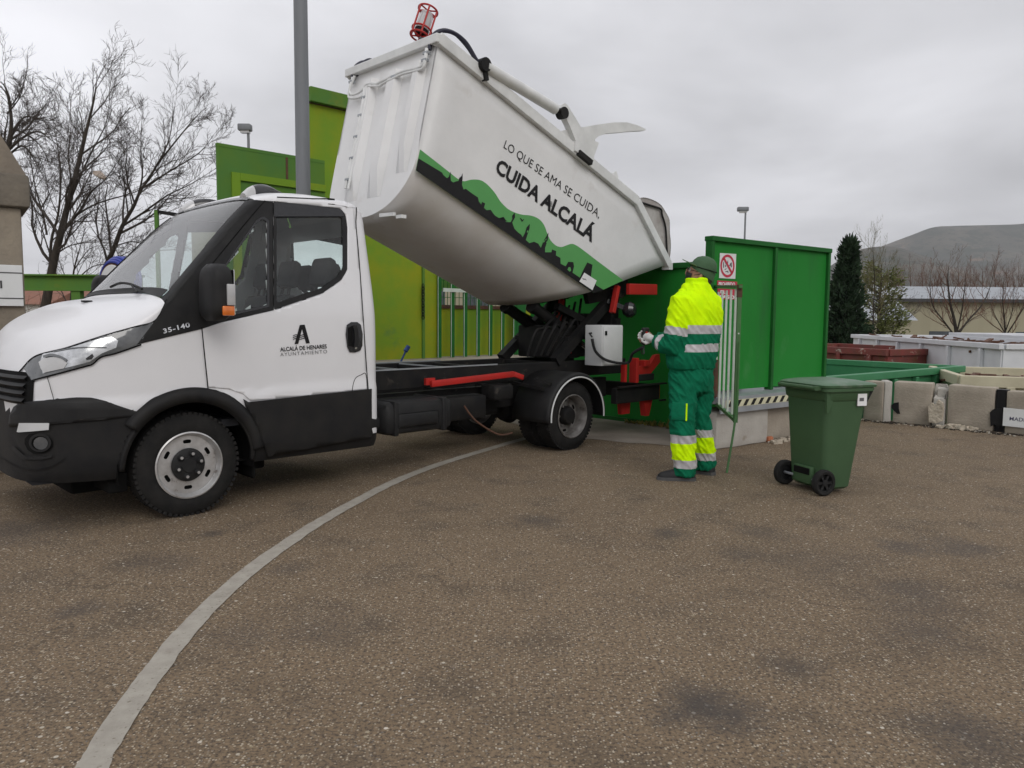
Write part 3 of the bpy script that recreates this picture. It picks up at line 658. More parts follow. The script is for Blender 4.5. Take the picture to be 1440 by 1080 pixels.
# --- wheels
def wheel(s, y0, sgn, front, name='wheel'):
    """y0: lateral of outer tyre face, sgn +1: tyre body extends to +y"""
    rt = bpy.data.objects.new(name, None); C.objects.link(rt); rt.parent = truck; rt.location = (s, y0, .335); rt.empty_display_size = .1
    if sgn < 0: rt.rotation_euler = (0, 0, math.pi)
    Wd, Rr = .195, .337
    prof = [(.212, .03), (.215, .006), (.235, -.002), (.27, .0), (.300, .008), (.312, .016), (.322, .020), (.331, .034), (Rr, .048)]
    for k in range(5):
        a = .050 + k * .021; prof += [(Rr, a), (Rr, a + .015), (Rr - .008, a + .0165), (Rr - .008, a + .0195)]
    prof += [(Rr, .155), (.331, .165), (.312, .18), (.28, .195), (.235, .195), (.205, .18)]
    MB().lathe(prof, n=64).build('tyre', 'rubber', rt, True, 40)
    blocks = MB()
    for k in range(58):                                # shoulder tread blocks
        a = 2 * math.pi * k / 58; M = Matrix.Rotation(a, 4, 'Y')
        blocks.box((Rr - .016, .018, -.011), (Rr + .003, .05, .011), M=M); blocks.box((Rr - .016, .15, -.011), (Rr + .003, .178, .011), M=M)
    blocks.build('tread_blocks', 'rubber', rt)['kind'] = 'stuff'
    rm = 'steel_rim' if front else 'rear_rim'; n = 64; dp = .032 if front else .105
    rim = MB().lathe([(.214, .005), (.217, -.004), (.208, -.008), (.202, .0), (.197, .018), (.188, .028)] + ([] if front else [(.182, .06), (.180, dp)]), n=n)
    bm = bmesh.new()
    def loop(pts):
        vs = [bm.verts.new(p) for p in pts]; return [bm.edges.new((vs[i], vs[(i + 1) % len(vs)])) for i in range(len(vs))]
    ed = loop([(.189 * math.cos(2 * math.pi * k / 64), dp, .189 * math.sin(2 * math.pi * k / 64)) for k in range(64)])
    ed += loop([(.085 * math.cos(2 * math.pi * k / 32), dp, .085 * math.sin(2 * math.pi * k / 32)) for k in range(32)])
    for q in range(6):
        a0 = q * math.pi / 3 + .52; pts = []
        for k in range(16):
            t = 2 * math.pi * k / 16; dx, dy = .026 * math.cos(t), .0125 * math.sin(t)
            if abs(math.cos(t)) > .3: dx = .026 * (1 if math.cos(t) > 0 else -1) * (.55 + .45 * abs(math.cos(t)))
            r = .150 + dy; aa = a0 + dx / .15; pts.append((r * math.cos(aa), dp, r * math.sin(aa)))
        ed += loop(pts)
    bmesh.ops.triangle_fill(bm, use_beauty=True, use_dissolve=False, edges=bm.edges[:]); bm.verts.index_update()
    rim.add([v.co.copy() for v in bm.verts], [[v.index for v in f.verts] for f in bm.faces]); bm.free()
    ro = rim.build('rim', rm, rt, True, 40, recalc=False)
    MB().lathe([(.19, dp + .03), (.0, dp + .03)], n=32).build('brake_drum', 'seal', rt)
    if front:
        hub = MB().lathe([(.106, dp - .002), (.108, dp - .012), (.098, dp - .02), (.05, dp - .024), (.045, dp - .03), (.0, dp - .03)], n=36)
        for q in range(6):
            a = q * math.pi / 3 + .26; hub.lathe([(.021, dp - .012), (.019, dp - .036), (.012, dp - .043), (0, dp - .043)], (.075 * math.cos(a), 0, .075 * math.sin(a)), n=10)
        hub.build('hub_cap', 'black_plastic', rt, True, 40)
        nuts = MB()
        for q in range(6):
            a = q * math.pi / 3 + .26; nuts.lathe([(.011, dp - .036), (.010, dp - .048), (0, dp - .048)], (.075 * math.cos(a), 0, .075 * math.sin(a)), n=6)
        nuts.build('wheel_nuts', 'steel_rim', rt)['kind'] = 'stuff'
    else:
        hub = MB().lathe([(.095, dp), (.093, dp - .05), (.075, dp - .075), (.05, dp - .08), (0, dp - .08)], n=32)
        hub.build('hub', 'chassis_black', rt, True, 40)
        nuts = MB()
        for q in range(6):
            a = q * math.pi / 3; nuts.lathe([(.013, dp), (.012, dp - .03), (0, dp - .03)], (.108 * math.cos(a), 0, .108 * math.sin(a)), n=6)
        nuts.build('wheel_nuts', 'rear_rim', rt)['kind'] = 'stuff'
    return rt
AXR = 3.78
wheel(AXF, .035, 1, True); wheel(AXF, 2 * WC - .035, -1, True)
wheel(AXR, .01, 1, False); wheel(AXR, 2 * WC - .01, -1, False); wheel(AXR, .45, -1, False); wheel(AXR, 2 * WC - .45, 1, False)
# --- chassis
for a_, b_ in (((-.55, .40, .17), (.75, 1.42, .32)), ((.75, .55, .20), (1.5, 1.27, .40)), ((-.30, .12, .20), (-.42, .45, .33)), ((.50, .10, .17), (.53, .48, .42))): MB().box(tuple(min(p, q) for p, q in zip(a_, b_)), tuple(max(p, q) for p, q in zip(a_, b_)), bev=.02).build('underbody_shade_box', 'seal', truck, True)  # added boxes under the cab, blocking light to deepen the shade on the ground
ch = MB()
for yy in (.60, 1.24): ch.bar((.6, yy, .52), (5.0, yy, .52), .07, .22)
for s_ in (1.0, 1.9, 2.9, 3.6, 4.6): ch.bar((s_, .6, .52), (s_, 1.24, .52), .06, .14)
ch.bar((AXR, .25, .335), (AXR, 1.6, .335), .13, .13); ch.bar((AXF, .3, .33), (AXF, 1.5, .33), .09, .09)
ch.tube([(1.2, WC, .45), (AXR, WC, .36)], .05, 10); ch.lathe([(.0, -.13), (.12, -.1), (.16, 0), (.12, .1), (0, .13)], (AXR, WC, .335), (1, 0, 0), 18)
ch.build('chassis_frame', 'chassis_black', truck)
sub = MB()
for yy in (.52, 1.30): sub.bar((1.60, yy, .755), (5.25, yy, .755), .08, .17, bev=.008)
for s_ in (1.66, 2.1, 2.62, 3.05, 4.1): sub.bar((s_, .52, .80), (s_, 1.30, .80), .06, .06)
sub.bar((1.66, .55, .79), (2.10, 1.27, .79), .05, .05)
sub.build('subframe', 'chassis_black', truck)
lip = MB()
for yy in (.48, 1.34): lip.bar((1.60, yy, .845), (3.2, yy, .845), .012, .012)
for s_ in (2.1, 2.62): lip.bar((s_, .56, .835), (s_, 1.27, .835), .02, .012)
lip.build('subframe_edge', 'galvanised', truck)
rb = MB(); a, b = SP(606, 540, .36), SP(722, 526, .36)
rb.bar(a, b, .035, .055, bev=.006); rb.bar(b, SP(735, 531, .36), .035, .05, bev=.006); rb.bar(a + Vector((-.04, .03, .02)), a + Vector((.06, .03, .02)), .03, .06)
rb.build('side_guard_bar', 'red_paint', truck, True)
tk = MB(); tk.box((1.62, .10, .345), (2.33, .50, .615), bev=.06); tk.box((1.74, .085, .40), (2.16, .12, .52), bev=.025)
for s_ in (1.70, 2.20): tk.box((s_, .09, .34), (s_ + .045, .505, .622), bev=.01)
tk.build('fuel_tank', 'black_plastic', truck, True, 45)
tk = MB(); tk.box((2.45, .35, .36), (2.95, .55, .58), bev=.03); tk.tube([(2.4, .62, .40), (3.3, .62, .38)], .045, 10); tk.box((2.5, 1.32, .36), (3.2, 1.7, .62), bev=.04)
tk.box((3.0, .30, .52), (3.25, .5, .66), bev=.02)
tk.build('exhaust_silencer', 'chassis_black', truck, True)
cb = MB(); cb.tube(catmull([(2.62, .30, .50), (2.72, .25, .36), (2.95, .2, .22), (3.15, .22, .21)], 6), .009, 6); cb.build('loose_cable', 'rust_steel', truck, True)
# rear mudguards
for sg in (0, 1):
    m = MB(); prof = []
    for k in range(33):
        a = R(-4 + 188 * k / 32); r = .425; prof.append((AXR + .03 + r * math.cos(a), .335 + r * .98 * math.sin(a)))
    n = len(prof); vs = []
    for dy, dr in ((-.035, -.03), (-.035, .0), (-.02, .012), (.0, .016), (.44, .016)):
        for (s_, z_) in prof:
            dx, dz = s_ - AXR - .03, z_ - .335; l = math.hypot(dx, dz); vs.append((s_ + dx / l * dr, dy, z_ + dz / l * dr))
    m.add(vs, [(j * n + k, j * n + k + 1, (j + 1) * n + k + 1, (j + 1) * n + k) for j in range(4) for k in range(n - 1)])
    if sg: m = mirror(m)
    mg = m.build('mudguard', 'black_plastic', truck, True, 60); md = mg.modifiers.new('t', 'SOLIDIFY'); md.thickness = .012
    e = MB().tube([(s_ - (s_ - AXR - .03) * .07, -.040, z_ - (z_ - .335) * .07) for s_, z_ in prof], .0075, 6)
    (mirror(e) if sg else e).build('edge_trim', 'rail_white', mg, True)
for p_, q_ in ((SP(752, 533, .2), SP(775, 540, .05)), ((AXR - .35, .08, .62), (AXR - .35, .55, .66)), ((AXR + .4, .08, .62), (AXR + .4, .55, .66))): MB().bar(p_, q_, .03).build('mudguard_bracket', 'chassis_black', truck)
# --- control box on its post, with coiled cable
P0 = SP(846, 515, .12); P1 = SP(876, 457, .12)
bx = MB().box((P0.x, .12, .80), (P1.x, .35, 1.225), bev=.008)
cbx = bx.build('control_cabinet', 'grey_paint', truck, True, 30)
MB().box((P0.x + .012, .108, .812), (P1.x - .012, .12, 1.213), bev=.006).build('cabinet_door', 'grey_paint', cbx, True, 30)
MB().box((P0.x + .03, .10, 1.12), (P0.x + .06, .11, 1.165)).build('cabinet_latch', 'black_gloss', cbx)
# --- rear beam, red brackets, tower and lifting rams
rbm = MB(); rbm.box((4.62, .12, .38), (5.42, .20, .55), bev=.01); rbm.box((5.34, .20, .38), (5.42, 1.62, .55), bev=.01); rbm.box((4.62, 1.62, .38), (5.42, 1.70, .55), bev=.01)
rbm.box((4.55, .45, .38), (4.70, 1.38, .62)); rbm.bar((4.62, .10, .562), (5.5, .10, .562), .05, .016); rbm.bar((5.4, .10, .37), (5.5, .10, .37), .03, .02)
rbeam = rbm.build('rear_beam', 'chassis_black', truck)
MB().box((5.42, .125, .39), (5.428, .195, .54)).build('red_reflector', 'red_paint', rbeam)
for dy in (.16, 1.52):
    MB().box((5.02, dy, .585), (5.07, dy + .10, .86), bev=.006).prism([(5.07, dy + .03, .67), (5.33, dy + .03, .67), (5.52, dy + .03, .80), (5.50, dy + .03, .89), (5.43, dy + .03, .88), (5.31, dy + .03, .765), (5.07, dy + .03, .765)], (0, .05, 0)).box((5.18, dy, .76), (5.28, dy + .10, .83), bev=.006).build('red_hook_bracket', 'red_paint', truck)
    MB().box((4.84, dy + .02, .6), (4.88, dy + .08, .82), bev=.006).build('red_upright', 'red_paint', truck)
    MB().prism([(5.18, dy, .375), (5.34, dy, .375), (5.28, dy, .20), (5.22, dy, .20)], (0, .07, 0)).build('red_prong', 'red_paint', truck); MB().prism([(4.88, dy + .1, .375), (5.06, dy + .1, .375), (5.05, dy + .1, .235), (4.90, dy + .1, .235)], (0, .05, 0)).build('red_prong', 'red_paint', truck)
MB().box((5.08, .17, .60), (5.38, .30, .675), bev=.01).build('bracket_block', 'black_plastic', truck)
tw = MB()
HX = 4.95                                              # hinge tower
for yy in (.50, 1.30):
    tw.bar((4.98, yy, .82), (5.02, yy, 1.62), .10, .12, bev=.01); tw.bar((4.05, yy, .84), (4.98, yy, 1.52), .09, .10)
    tw.prism([(4.6, yy, 1.45), (5.25, yy, 1.55), (5.30, yy, 1.78), (4.95, yy, 1.70), (4.55, yy, 1.58)], (0, .06, 0))
    tw.bar((4.20, yy + .12, 1.42), (4.98, yy + .12, 1.15), .07, .07)
    tw.lathe([(0, -.09), (.06, -.09), (.06, .09), (0, .09)], (5.05, yy, 1.58), (0, 1, 0), 14)
tw.bar((5.0, .5, 1.62), (5.0, 1.3, 1.62), .1, .1); tw.bar((4.3, .5, 1.05), (4.3, 1.3, 1.05), .09, .09); tw.bar((4.98, .45, 1.2), (4.98, 1.35, 1.2), .12, .3)
tw.bar((4.98, .42, .84), (4.98, .42, 1.3), .07, .07)
tw.build('hinge_tower', 'chassis_black', truck)
rm_ = MB()
for yy in (.72, 1.12):
    p, q = SP(752, 433, .72), SP(835, 497, .72); p.y = q.y = yy
    rm_.tube([p, p.lerp(q, .5)], .062, 14); rm_.tube([p.lerp(q, -.05), p], .075, 12); rm_.tube([p.lerp(q, .48), p.lerp(q, .52)], .07, 14)
lift = rm_.build('lift_ram', 'chassis_black', truck, True)
rm_ = MB()
for yy in (.72, 1.12):
    p, q = SP(752, 433, .72), SP(835, 497, .72); p.y = q.y = yy; rm_.tube([p.lerp(q, .52), q], .034, 12)
rm_.build('ram_rod', 'chrome', lift, True)
PX0 = SP(728, 480, 1.25).x; PZ0 = SP(728, 458, .62).z
pp = MB(); pp.box((PX0, .62, .86), (PX0 + .36, 1.25, PZ0), bev=.02); pp.box((PX0 + .12, .58, .86), (PX0 + .3, .66, 1.0), bev=.02); pp.tube(catmull([(PX0 + .05, .6, .9), (PX0, .5, 1.0), (PX0 + .15, .5, 1.1), (PX0 + .3, .58, 1.0)], 5), .02, 8)
pp.box((PX0 + .42, .75, .86), (4.9, 1.3, 1.0), bev=.02)
for k in range(5): pp.tube(catmull([(3.7 + .12 * k, .56 + .02 * k, .90), (3.75 + .15 * k, .5, 1.15 + .03 * k), (4.0 + .13 * k, .6, 1.2), (4.3 + .1 * k, .7, 1.35 + .04 * k)], 5), .014, 7)
pp.build('hydraulic_pump', 'chassis_black', truck, True)
a = SP(868, 402, .35); b = SP(861, 440, .35); MB().bar(a, b, .06, .05, bev=.006).build('red_lift_link', 'red_paint', truck); MB().bar((5.02, .30, 1.62), (5.55, .30, 1.63), .05, .12, bev=.006).build('red_cross_arm', 'red_paint', truck)
rp = MB()
for k in range(4): rp.bar((4.28 + .03 * k, .55, .95 + .05 * k), (4.36 + .03 * k, .55, .93 + .05 * k), .03, .03)
rp.bar((4.20, .58, .90), (4.36, .58, 1.08), .03, .04)
rp.build('red_valve_levers', 'red_paint', truck); MB().bar((4.46, .9, .95), (4.6, .9, 1.5), .05, .05).build('red_lift_link', 'red_paint', truck)
sp_ = SP(884, 436, .30); MB().lathe([(0, -.07), (.05, -.06), (.085, -.02), (.09, .03), (.06, .075), (0, .09)], sp_, (.3, -1, .1), 20).bar(sp_, sp_ + Vector((-.2, .15, .1)), .05).build('work_lamp', 'black_gloss', truck, True)
# --- coiled remote cable and handset
hand_px = (921, 481)
path = catmull([Vector((P0.x - .04, .22, 1.08)), Vector((P0.x - .05, .16, .95)), Vector((P0.x + .02, .06, .86)), Vector((P0.x + .25, -.02, .83)), SP(890, 497, -.12), SP(905, 488, -.35)], 16)
cc = []; ac = 0
for i in range(len(path) - 1):
    t = (path[i + 1] - path[i]).normalized(); x_ = t.cross(Vector((0, 0, 1))).normalized(); y_ = t.cross(x_)
    for k in range(8):
        a = 2 * math.pi * (i * 8 + k) / 8 ; p = path[i].lerp(path[i + 1], k / 8); cc.append(p + (x_ * math.cos(a) + y_ * math.sin(a)) * .012)
coil = MB().tube(cc, .0048, 5)
coil.tube([(P0.x - .04, .22, 1.10), (P0.x - .04, .26, 1.14), (P0.x + .01, .26, 1.14)], .008, 6)
coil.build('coiled_cable', 'black_plastic', truck, True)
# ------------------------------------------------------------------ tipped container body (truck frame)
CY0, CY1 = .27, 1.55; CYM = (CY0 + CY1) / 2; CA = (CY1 - CY0) / 2; CBv = .51
A_ = Vector((2.302, 3.595)); Q_ = Vector((.2283, .9736)); U0 = Vector((5.078, 2.58)); U1 = Vector((5.725, 1.925)); DLo = Vector((-1.333, -.351)).normalized()
def cline(down):
    an = R(-20.08 + (-21.6 + 20.08) * min(1, down / .96)); return A_ - Q_ * down, Vector((math.cos(an), math.sin(an)))
def hit(F, d, P, e):                                   # F+t d = P + k e
    det = d.x * (-e.y) + e.x * d.y; r = P - F
    return (r.x * (-e.y) + e.x * r.y) / det
def cend(down):
    F, d = cline(down); t = hit(F, d, U0, (U1 - U0)); p = F + d * t
    if p.y < U1.y: t = hit(F, d, U1, DLo)
    return F, F + d * t, d
lo, hi = 0., .96                                       # side line that runs into the rear corner
for _ in range(40):
    m = (lo + hi) / 2; F, d = cline(m); t = hit(F, d, U0, (U1 - U0))
    if (F + d * t).y > U1.y: lo = m
    else: hi = m
DC = (lo + hi) / 2
ol = [(CY0, x) for x in sorted([0, .2, .4, .6, .8, DC])]
ol += [(CY0, .96)] if DC < .95 else []
ol += [(CYM - CA * math.cos(R(a)), .96 + CBv * math.sin(R(a))) if a <= 90 else (CYM + CA * (-math.cos(R(a))) ** .5, .96 + CBv * math.sin(R(a)) ** .5) for a in range(6, 180, 6)]
ol += [(CY1, .96)] + [(CY1, x) for x in sorted([0, .2, .4, .6, .8, DC], reverse=True)]
frt, mids, rear = [], [], []
for y, dn in ol:
    F, E_, d = cend(dn); frt.append(Vector((F.x, y, F.y))); rear.append(Vector((E_.x, y, E_.y)))
tub = MB(); n = len(ol); nseg = 14; vs = []
for k in range(nseg + 1): vs += [a.lerp(b, k / nseg) for a, b in zip(frt, rear)]
def is_low(i): return ol[i][1] >= .955 and ol[i + 1][1] >= .955
tub.v = vs
for k in range(nseg):
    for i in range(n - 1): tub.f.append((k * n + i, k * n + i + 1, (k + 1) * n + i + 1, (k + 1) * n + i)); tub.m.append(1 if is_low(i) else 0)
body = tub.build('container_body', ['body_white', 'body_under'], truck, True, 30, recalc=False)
md = body.modifiers.new('t', 'SOLIDIFY'); md.thickness = .02; md.offset = 1 if False else -1
body['label'] = 'tipped white container with town lettering and green skyline decal'
MB().add(frt, [tuple(range(n))]).build('front_panel', 'body_white', body)
low = [i for i in range(n) if ol[i][1] >= DC - 1e-6]
MB().add([rear[i] for i in low], [tuple(range(len(low)))]).build('rear_floor', 'body_under', body)
# front panel mapper
FN = Vector((-Q_.y, 0, Q_.x))                          # outward normal of the front panel
def FPm(px, py, off=0):
    d = lray(px, py); P = Vector((A_.x, CY0, A_.y)); t = (P - LO).dot(FN) / d.dot(FN); return LO + d * t + FN * off
def FPt(y, down, off=0): p = A_ - Q_ * down; return Vector((p.x, y, p.y)) + FN * off
for y0, y1 in ((.37, .53), (.70, .90), (1.07, 1.26)):
    m = MB(); dn0, dn1 = .16, 1.30 if y0 > .4 else 1.12
    prof = [(y0, 0), (y0 + .045, .055), (y1 - .045, .055), (y1, 0)]
    m.add([FPt(y, dn0, o) for y, o in prof] + [FPt(y, dn1 - .25, o) for y, o in prof] + [FPt(y, dn1, .001) for y, o in prof], [(i, i + 1, 5 + i, 4 + i) for i in range(3)] + [(4 + i, 5 + i, 9 + i, 8 + i) for i in range(3)] + [(3, 2, 1, 0)])
    m.build('front_rib', 'body_white', body, True, 20)
# top rails
rl = MB(); p = lambda v2, y, dz=0: Vector((v2.x, y, v2.y + dz))
for y in (CY0 - .012, CY1 + .012):
    rl.bar(p(A_, y) - Vector((.02, 0, -.007)), p(U0, y), .075, .105, bev=.008); rl.bar(p(U0, y), p(U1, y), .07, .095, bev=.008)
rl.bar(p(A_, CY0 - .05) + FN * .01, p(A_, CY1 + .05) + FN * .01, .105, .075, bev=.008)
rl.bar(p(U0, CY0), p(U0, CY1), .07, .07)
rl.build('top_rail', 'rail_white', body)
MB().box((U1.x - .03, CY0 - .05, U1.y - .06), (U1.x + .045, CY0 + .05, U1.y + .02)).build('corner_block', 'rail_white', body); MB().box((U1.x - .03, CY1 - .05, U1.y - .06), (U1.x + .045, CY1 + .05, U1.y + .02)).build('corner_block', 'rail_white', body)
ey = SP(865, 247, .27); MB().prism([ey + Vector((-.05, 0, -.03)), ey + Vector((.06, 0, -.07)), ey + Vector((.055, 0, .0)), ey + Vector((.02, 0, .05)), ey + Vector((-.02, 0, .03))], (0, .03, 0)).build('lifting_eye', 'rail_white', body)
MB().bar(FPm(535, 303, .0), FPm(552, 300, -.02), .03, .03).bar(FPm(552, 302, -.06), FPm(560, 301, -.06), .05, .03).build('rest_pad', 'rail_white', body)
# rear hatch with bulging cover
hp_ = [(897, 281), (905, 277.5), (918, 281), (929, 287.5), (936, 298), (941.5, 309), (942, 325), (943.5, 345), (942, 362), (938.5, 368.5)]
hn = [SP(x, y, CY0 + .02) for x, y in catmull([Vector((a, b, 0)) for a, b in hp_], 3) for _ in (0,)] if False else [SP(v.x, v.y, CY0 + .02) for v in catmull([Vector((a, b, 0)) for a, b in hp_], 3)]
hf_ = [Vector((v.x, CY1 - .02, v.z)) for v in hn]; m = len(hn)
hm = MB().add(hn + hf_, [(i, i + 1, m + i + 1, m + i) for i in range(m - 1)])
hatch = hm.build('rear_hatch', 'bag_hatch' if 'bag_hatch' in MATS else 'body_white', body, True, 60)
pm('hatch_plastic', (.44, .42, .40), (.30, .27, .25), rough=.5, scale=6, spots=[((.2, .16, .13), 10, .6, .12)])
hatch.data.materials[0] = MATS['hatch_plastic']
md = hatch.modifiers.new('t', 'SOLIDIFY'); md.thickness = .015
for yy in (CY0 + .02, CY1 - .04):
    pl = [Vector((v.x, yy, v.z)) for v in hn]
    MB().prism(pl, (0, .02, 0)).build('hatch_side', 'hatch_plastic', hatch)
MB().tube(catmull([SP(899, 284, CY0 - .0), SP(915, 289, CY0), SP(929, 294, CY0), SP(931, 302, CY0), SP(936, 320, CY0), SP(937.5, 345, CY0), SP(938.5, 362, CY0)], 4), .012, 6).build('hatch_seal', 'chassis_black', hatch, True)
bl = MB()
for px, py in ((897, 280), (907, 302), (918, 325), (929, 346), (939, 367)): bl.lathe([(0, -.012), (.016, -.01), (.016, .0)], SP(px, py, CY0 - .005), (0, 1, 0), 8)
bl.build('hatch_bolts', 'chassis_black', hatch)
# packing ram, lever and claw (near and far side)
def z6(x, y): return (660 + x / 4.697, 60 + y / 4.697)
CLAW = [z6(*q) for q in [(603, 445), (612, 408), (632, 399), (650, 412), (740, 560), (850, 541), (955, 526), (1040, 526), (1110, 545), (1165, 570), (1162, 580), (1090, 583), (1020, 590), (905, 600), (855, 618), (822, 645), (857, 662), (830, 735), (812, 792), (700, 712), (702, 645), (660, 540), (630, 480)]]
def fmir(mb): r = MB(); r.v = [Vector((v.x, 2 * CYM - v.y, v.z)) for v in mb.v]; r.f = [f[::-1] for f in mb.f]; r.m = list(mb.m); return r
for m_ in (lambda a: a, fmir):
    ra, rb_ = SP(683, 94, .22), SP(781, 153.5, .22)
    ram = m_(MB().tube([ra, rb_], .052, 20)).build('packing_ram', 'rail_white', body, True)
    dd = (rb_ - ra).normalized()
    m_(MB().tube([rb_, rb_ + dd * .10], .03, 12).lathe([(0, -.04), (.055, -.04), (.055, .04), (0, .04)], rb_ + dd * .10, (0, 1, 0), 16)).build('ram_clevis', 'chassis_black', ram, True)
    m_(MB().lathe([(0, -.045), (.06, -.045), (.06, .045), (0, .045)], ra - dd * .03, (0, 1, 0), 16).bar(ra - dd * .03, ra - dd * .0 + Vector((0, 0, -.12)), .05, .04)).build('ram_clevis', 'chassis_black', ram, True)
    m_(MB().prism([SP(x, y, .20) for x, y in CLAW], (0, .07, 0))).build('packing_claw', 'rail_white', body)
    m_(MB().prism([SP(*z6(x, y), .25) for x, y in [(585, 588), (690, 565), (735, 560), (830, 640), (805, 790), (690, 715)]], (0, .06, 0))).build('claw_base', 'rail_white', body)
    m_(MB().bar(SP(*z6(715, 725), .21), SP(*z6(800, 795), .21), .06, .05)).build('pivot_pin', 'chassis_black', body)
    m_(MB().tube(catmull([SP(604, 70, .33), SP(608, 52, .33), SP(620, 43.5, .33), SP(637, 46, .30), SP(655, 60, .27), SP(671, 86, .24), SP(680, 93, .22)], 6), .019, 8).tube(catmull([SP(606, 68, .36), SP(611, 50, .36), SP(624, 42, .36), SP(640, 48, .33), SP(657, 66, .29), SP(667, 82, .26)], 6), .015, 8)).build('hydraulic_hose', 'hose_dark', body, True)
# steel pipes clipped to the front panel
pi = MB(); P1_ = [(606, 72), (604, 86), (600, 96), (590, 100), (570, 105), (545, 117), (536, 121), (526, 121), (519, 126), (517, 145), (507, 195), (492, 268)]
for k, o in enumerate((.05, .05)):
    pi.tube(catmull([FPm(x + k * 4 * (1 if y > 120 else .3), y + k * (3.4 if 95 < y < 125 else .3), o) for x, y in P1_], 6), .012, 7)
pi.tube(catmull([FPm(518, 128, .05), FPm(510, 134, .05), FPm(500, 136, .05), FPm(498, 128, .05), FPm(502, 112, .05)], 5), .012, 7); pi.tube(catmull([FPm(517, 138, .05), FPm(508, 141, .05), FPm(497, 140, .05), FPm(499, 126, .05), FPm(505, 110, .05)], 5), .012, 7)
pipes = pi.build('hydraulic_pipe', 'rail_white', body, True)
cl = MB()
for x, y in ((605, 78), (603, 88), (560, 111), (518, 140), (513, 165), (507, 195), (501, 225), (495, 255), (500, 118)): q = FPm(x, y, .04); cl.box((q.x - .022, q.y - .03, q.z - .012), (q.x + .022, q.y + .03, q.z + .012), bev=.004)
cl.build('pipe_clip', 'galvanised', pipes)
# beacon in a red guard cage
upc = Vector((.37, 0, .93)); bc = FPm(600, 52, .0) ; bc.y += .08
bo = SP(588, 57.0, bc.y) if False else SP(590.5, 51, bc.y); bt = SP(602, 15, bc.y); ax = (bt - bo).normalized(); hgt = (bt - bo).length
def ringp(r, h, k0=24): 
    x_ = ax.cross(Vector((0, 1, 0))).normalized(); y_ = ax.cross(x_); return [bo + ax * h + (x_ * math.cos(2 * math.pi * k / k0) + y_ * math.sin(2 * math.pi * k / k0)) * r for k in range(k0 + 1)]
cg = MB(); rB = .085
for h in (0., .06, hgt): cg.tube(ringp(rB, h), .0085, 6, cap=False)
for k in range(6): cg.tube([ringp(rB, 0)[k * 4], ringp(rB, hgt)[k * 4]], .008, 6); cg.tube([ringp(rB, 0)[k * 4], bo], .007, 5); cg.tube([ringp(rB, hgt)[k * 4], bo + ax * hgt], .007, 5)
beacon = cg.build('beacon_guard', 'red_paint', body, True)
MB().lathe([(0, .05), (.06, .05), (.064, .06), (.06, hgt * .82), (.045, hgt * .9), (0, hgt * .9)], bo, ax, 20).build('beacon_lens', 'lens_clear', beacon, True)
MB().lathe([(0, .01), (.05, .01), (.062, .03), (.062, .075), (0, .075)], bo, ax, 20).build('beacon_base', 'black_plastic', beacon, True)
MB().tube([bo, SP(598, 60, bc.y), SP(603, 68, bc.y)], .014, 7).box((bc.x - .05, bc.y - .06, bc.z - .08), (bc.x + .05, bc.y + .05, bc.z - .02), bev=.008).build('beacon_bracket', 'galvanised', beacon, True)
# --- decal of the town skyline and the slogan, printed on the near side
side = planeY(CY0)
def r4(x, y): return (570 + x / 9., 200 + y / 9.)
def r5(x, y): return (700 + x / 6.747, 270 + y / 6.747)
BOT0 = (584.3, 239.6); BOT1 = (834.5, 412.2)
gtop = [r4(*q) for q in [(183, 90), (370, 235), (560, 385), (670, 470), (740, 495), (810, 478), (880, 472), (960, 485), (1040, 540), (1130, 640), (1190, 735)]] + [r5(*q) for q in [(55, 125), (100, 165), (160, 195), (230, 215), (300, 222), (360, 240), (410, 275), (445, 330), (470, 400), (500, 460), (550, 508), (600, 522), (640, 510), (690, 493), (730, 500), (800, 545), (950, 660), (1190, 838)]]
gpoly = [(v.x, v.y) for v in catmull([Vector((a, b, 0)) for a, b in gtop], 3)] + [(847.8, 407.6), BOT1, BOT0]
green = MB().add([side(x, y, .003) for x, y in gpoly], [t for t in tessellate_polygon([[Vector((x, y, 0)) for x, y in gpoly]])]).build('skyline_hills', 'decal_green', body)
btop = [r4(*q) for q in [(162, 205), (460, 385), (475, 415), (520, 455), (545, 440), (560, 395), (571, 372), (566, 430), (572, 490), (600, 510), (640, 495), (668, 492), (676, 455), (705, 430), (719, 392), (720, 450), (712, 540), (732, 600), (760, 590), (840, 650), (915, 700), (925, 750), (955, 790), (965, 755), (985, 765), (1005, 775), (990, 830), (1020, 860), (1075, 855), (1105, 900), (1130, 930), (1180, 960), (1240, 945), (1265, 985), (1290, 1005)]]
btop += [r5(*q) for q in [(0, 250), (45, 240), (75, 285), (118, 287), (135, 255), (132, 225), (158, 195), (160, 240), (133, 290), (155, 350), (190, 385), (218, 405), (232, 430), (255, 385), (270, 335), (300, 302), (297, 345), (262, 455), (295, 485), (340, 472), (380, 490), (405, 530), (430, 465), (478, 385), (470, 455), (445, 530), (445, 572), (505, 572), (512, 545), (528, 552), (550, 560), (548, 602), (590, 625), (592, 680), (640, 705), (665, 662), (712, 665), (720, 705), (705, 765), (775, 812), (810, 735), (845, 668), (895, 690), (880, 800), (930, 885), (1000, 928)]]
bpoly = btop + [BOT1, BOT0]
MB().add([side(x, y, .006) for x, y in bpoly], [t for t in tessellate_polygon([[Vector((x, y, 0)) for x, y in bpoly]])]).build('skyline_town', 'decal_black', body)
wn = MB()
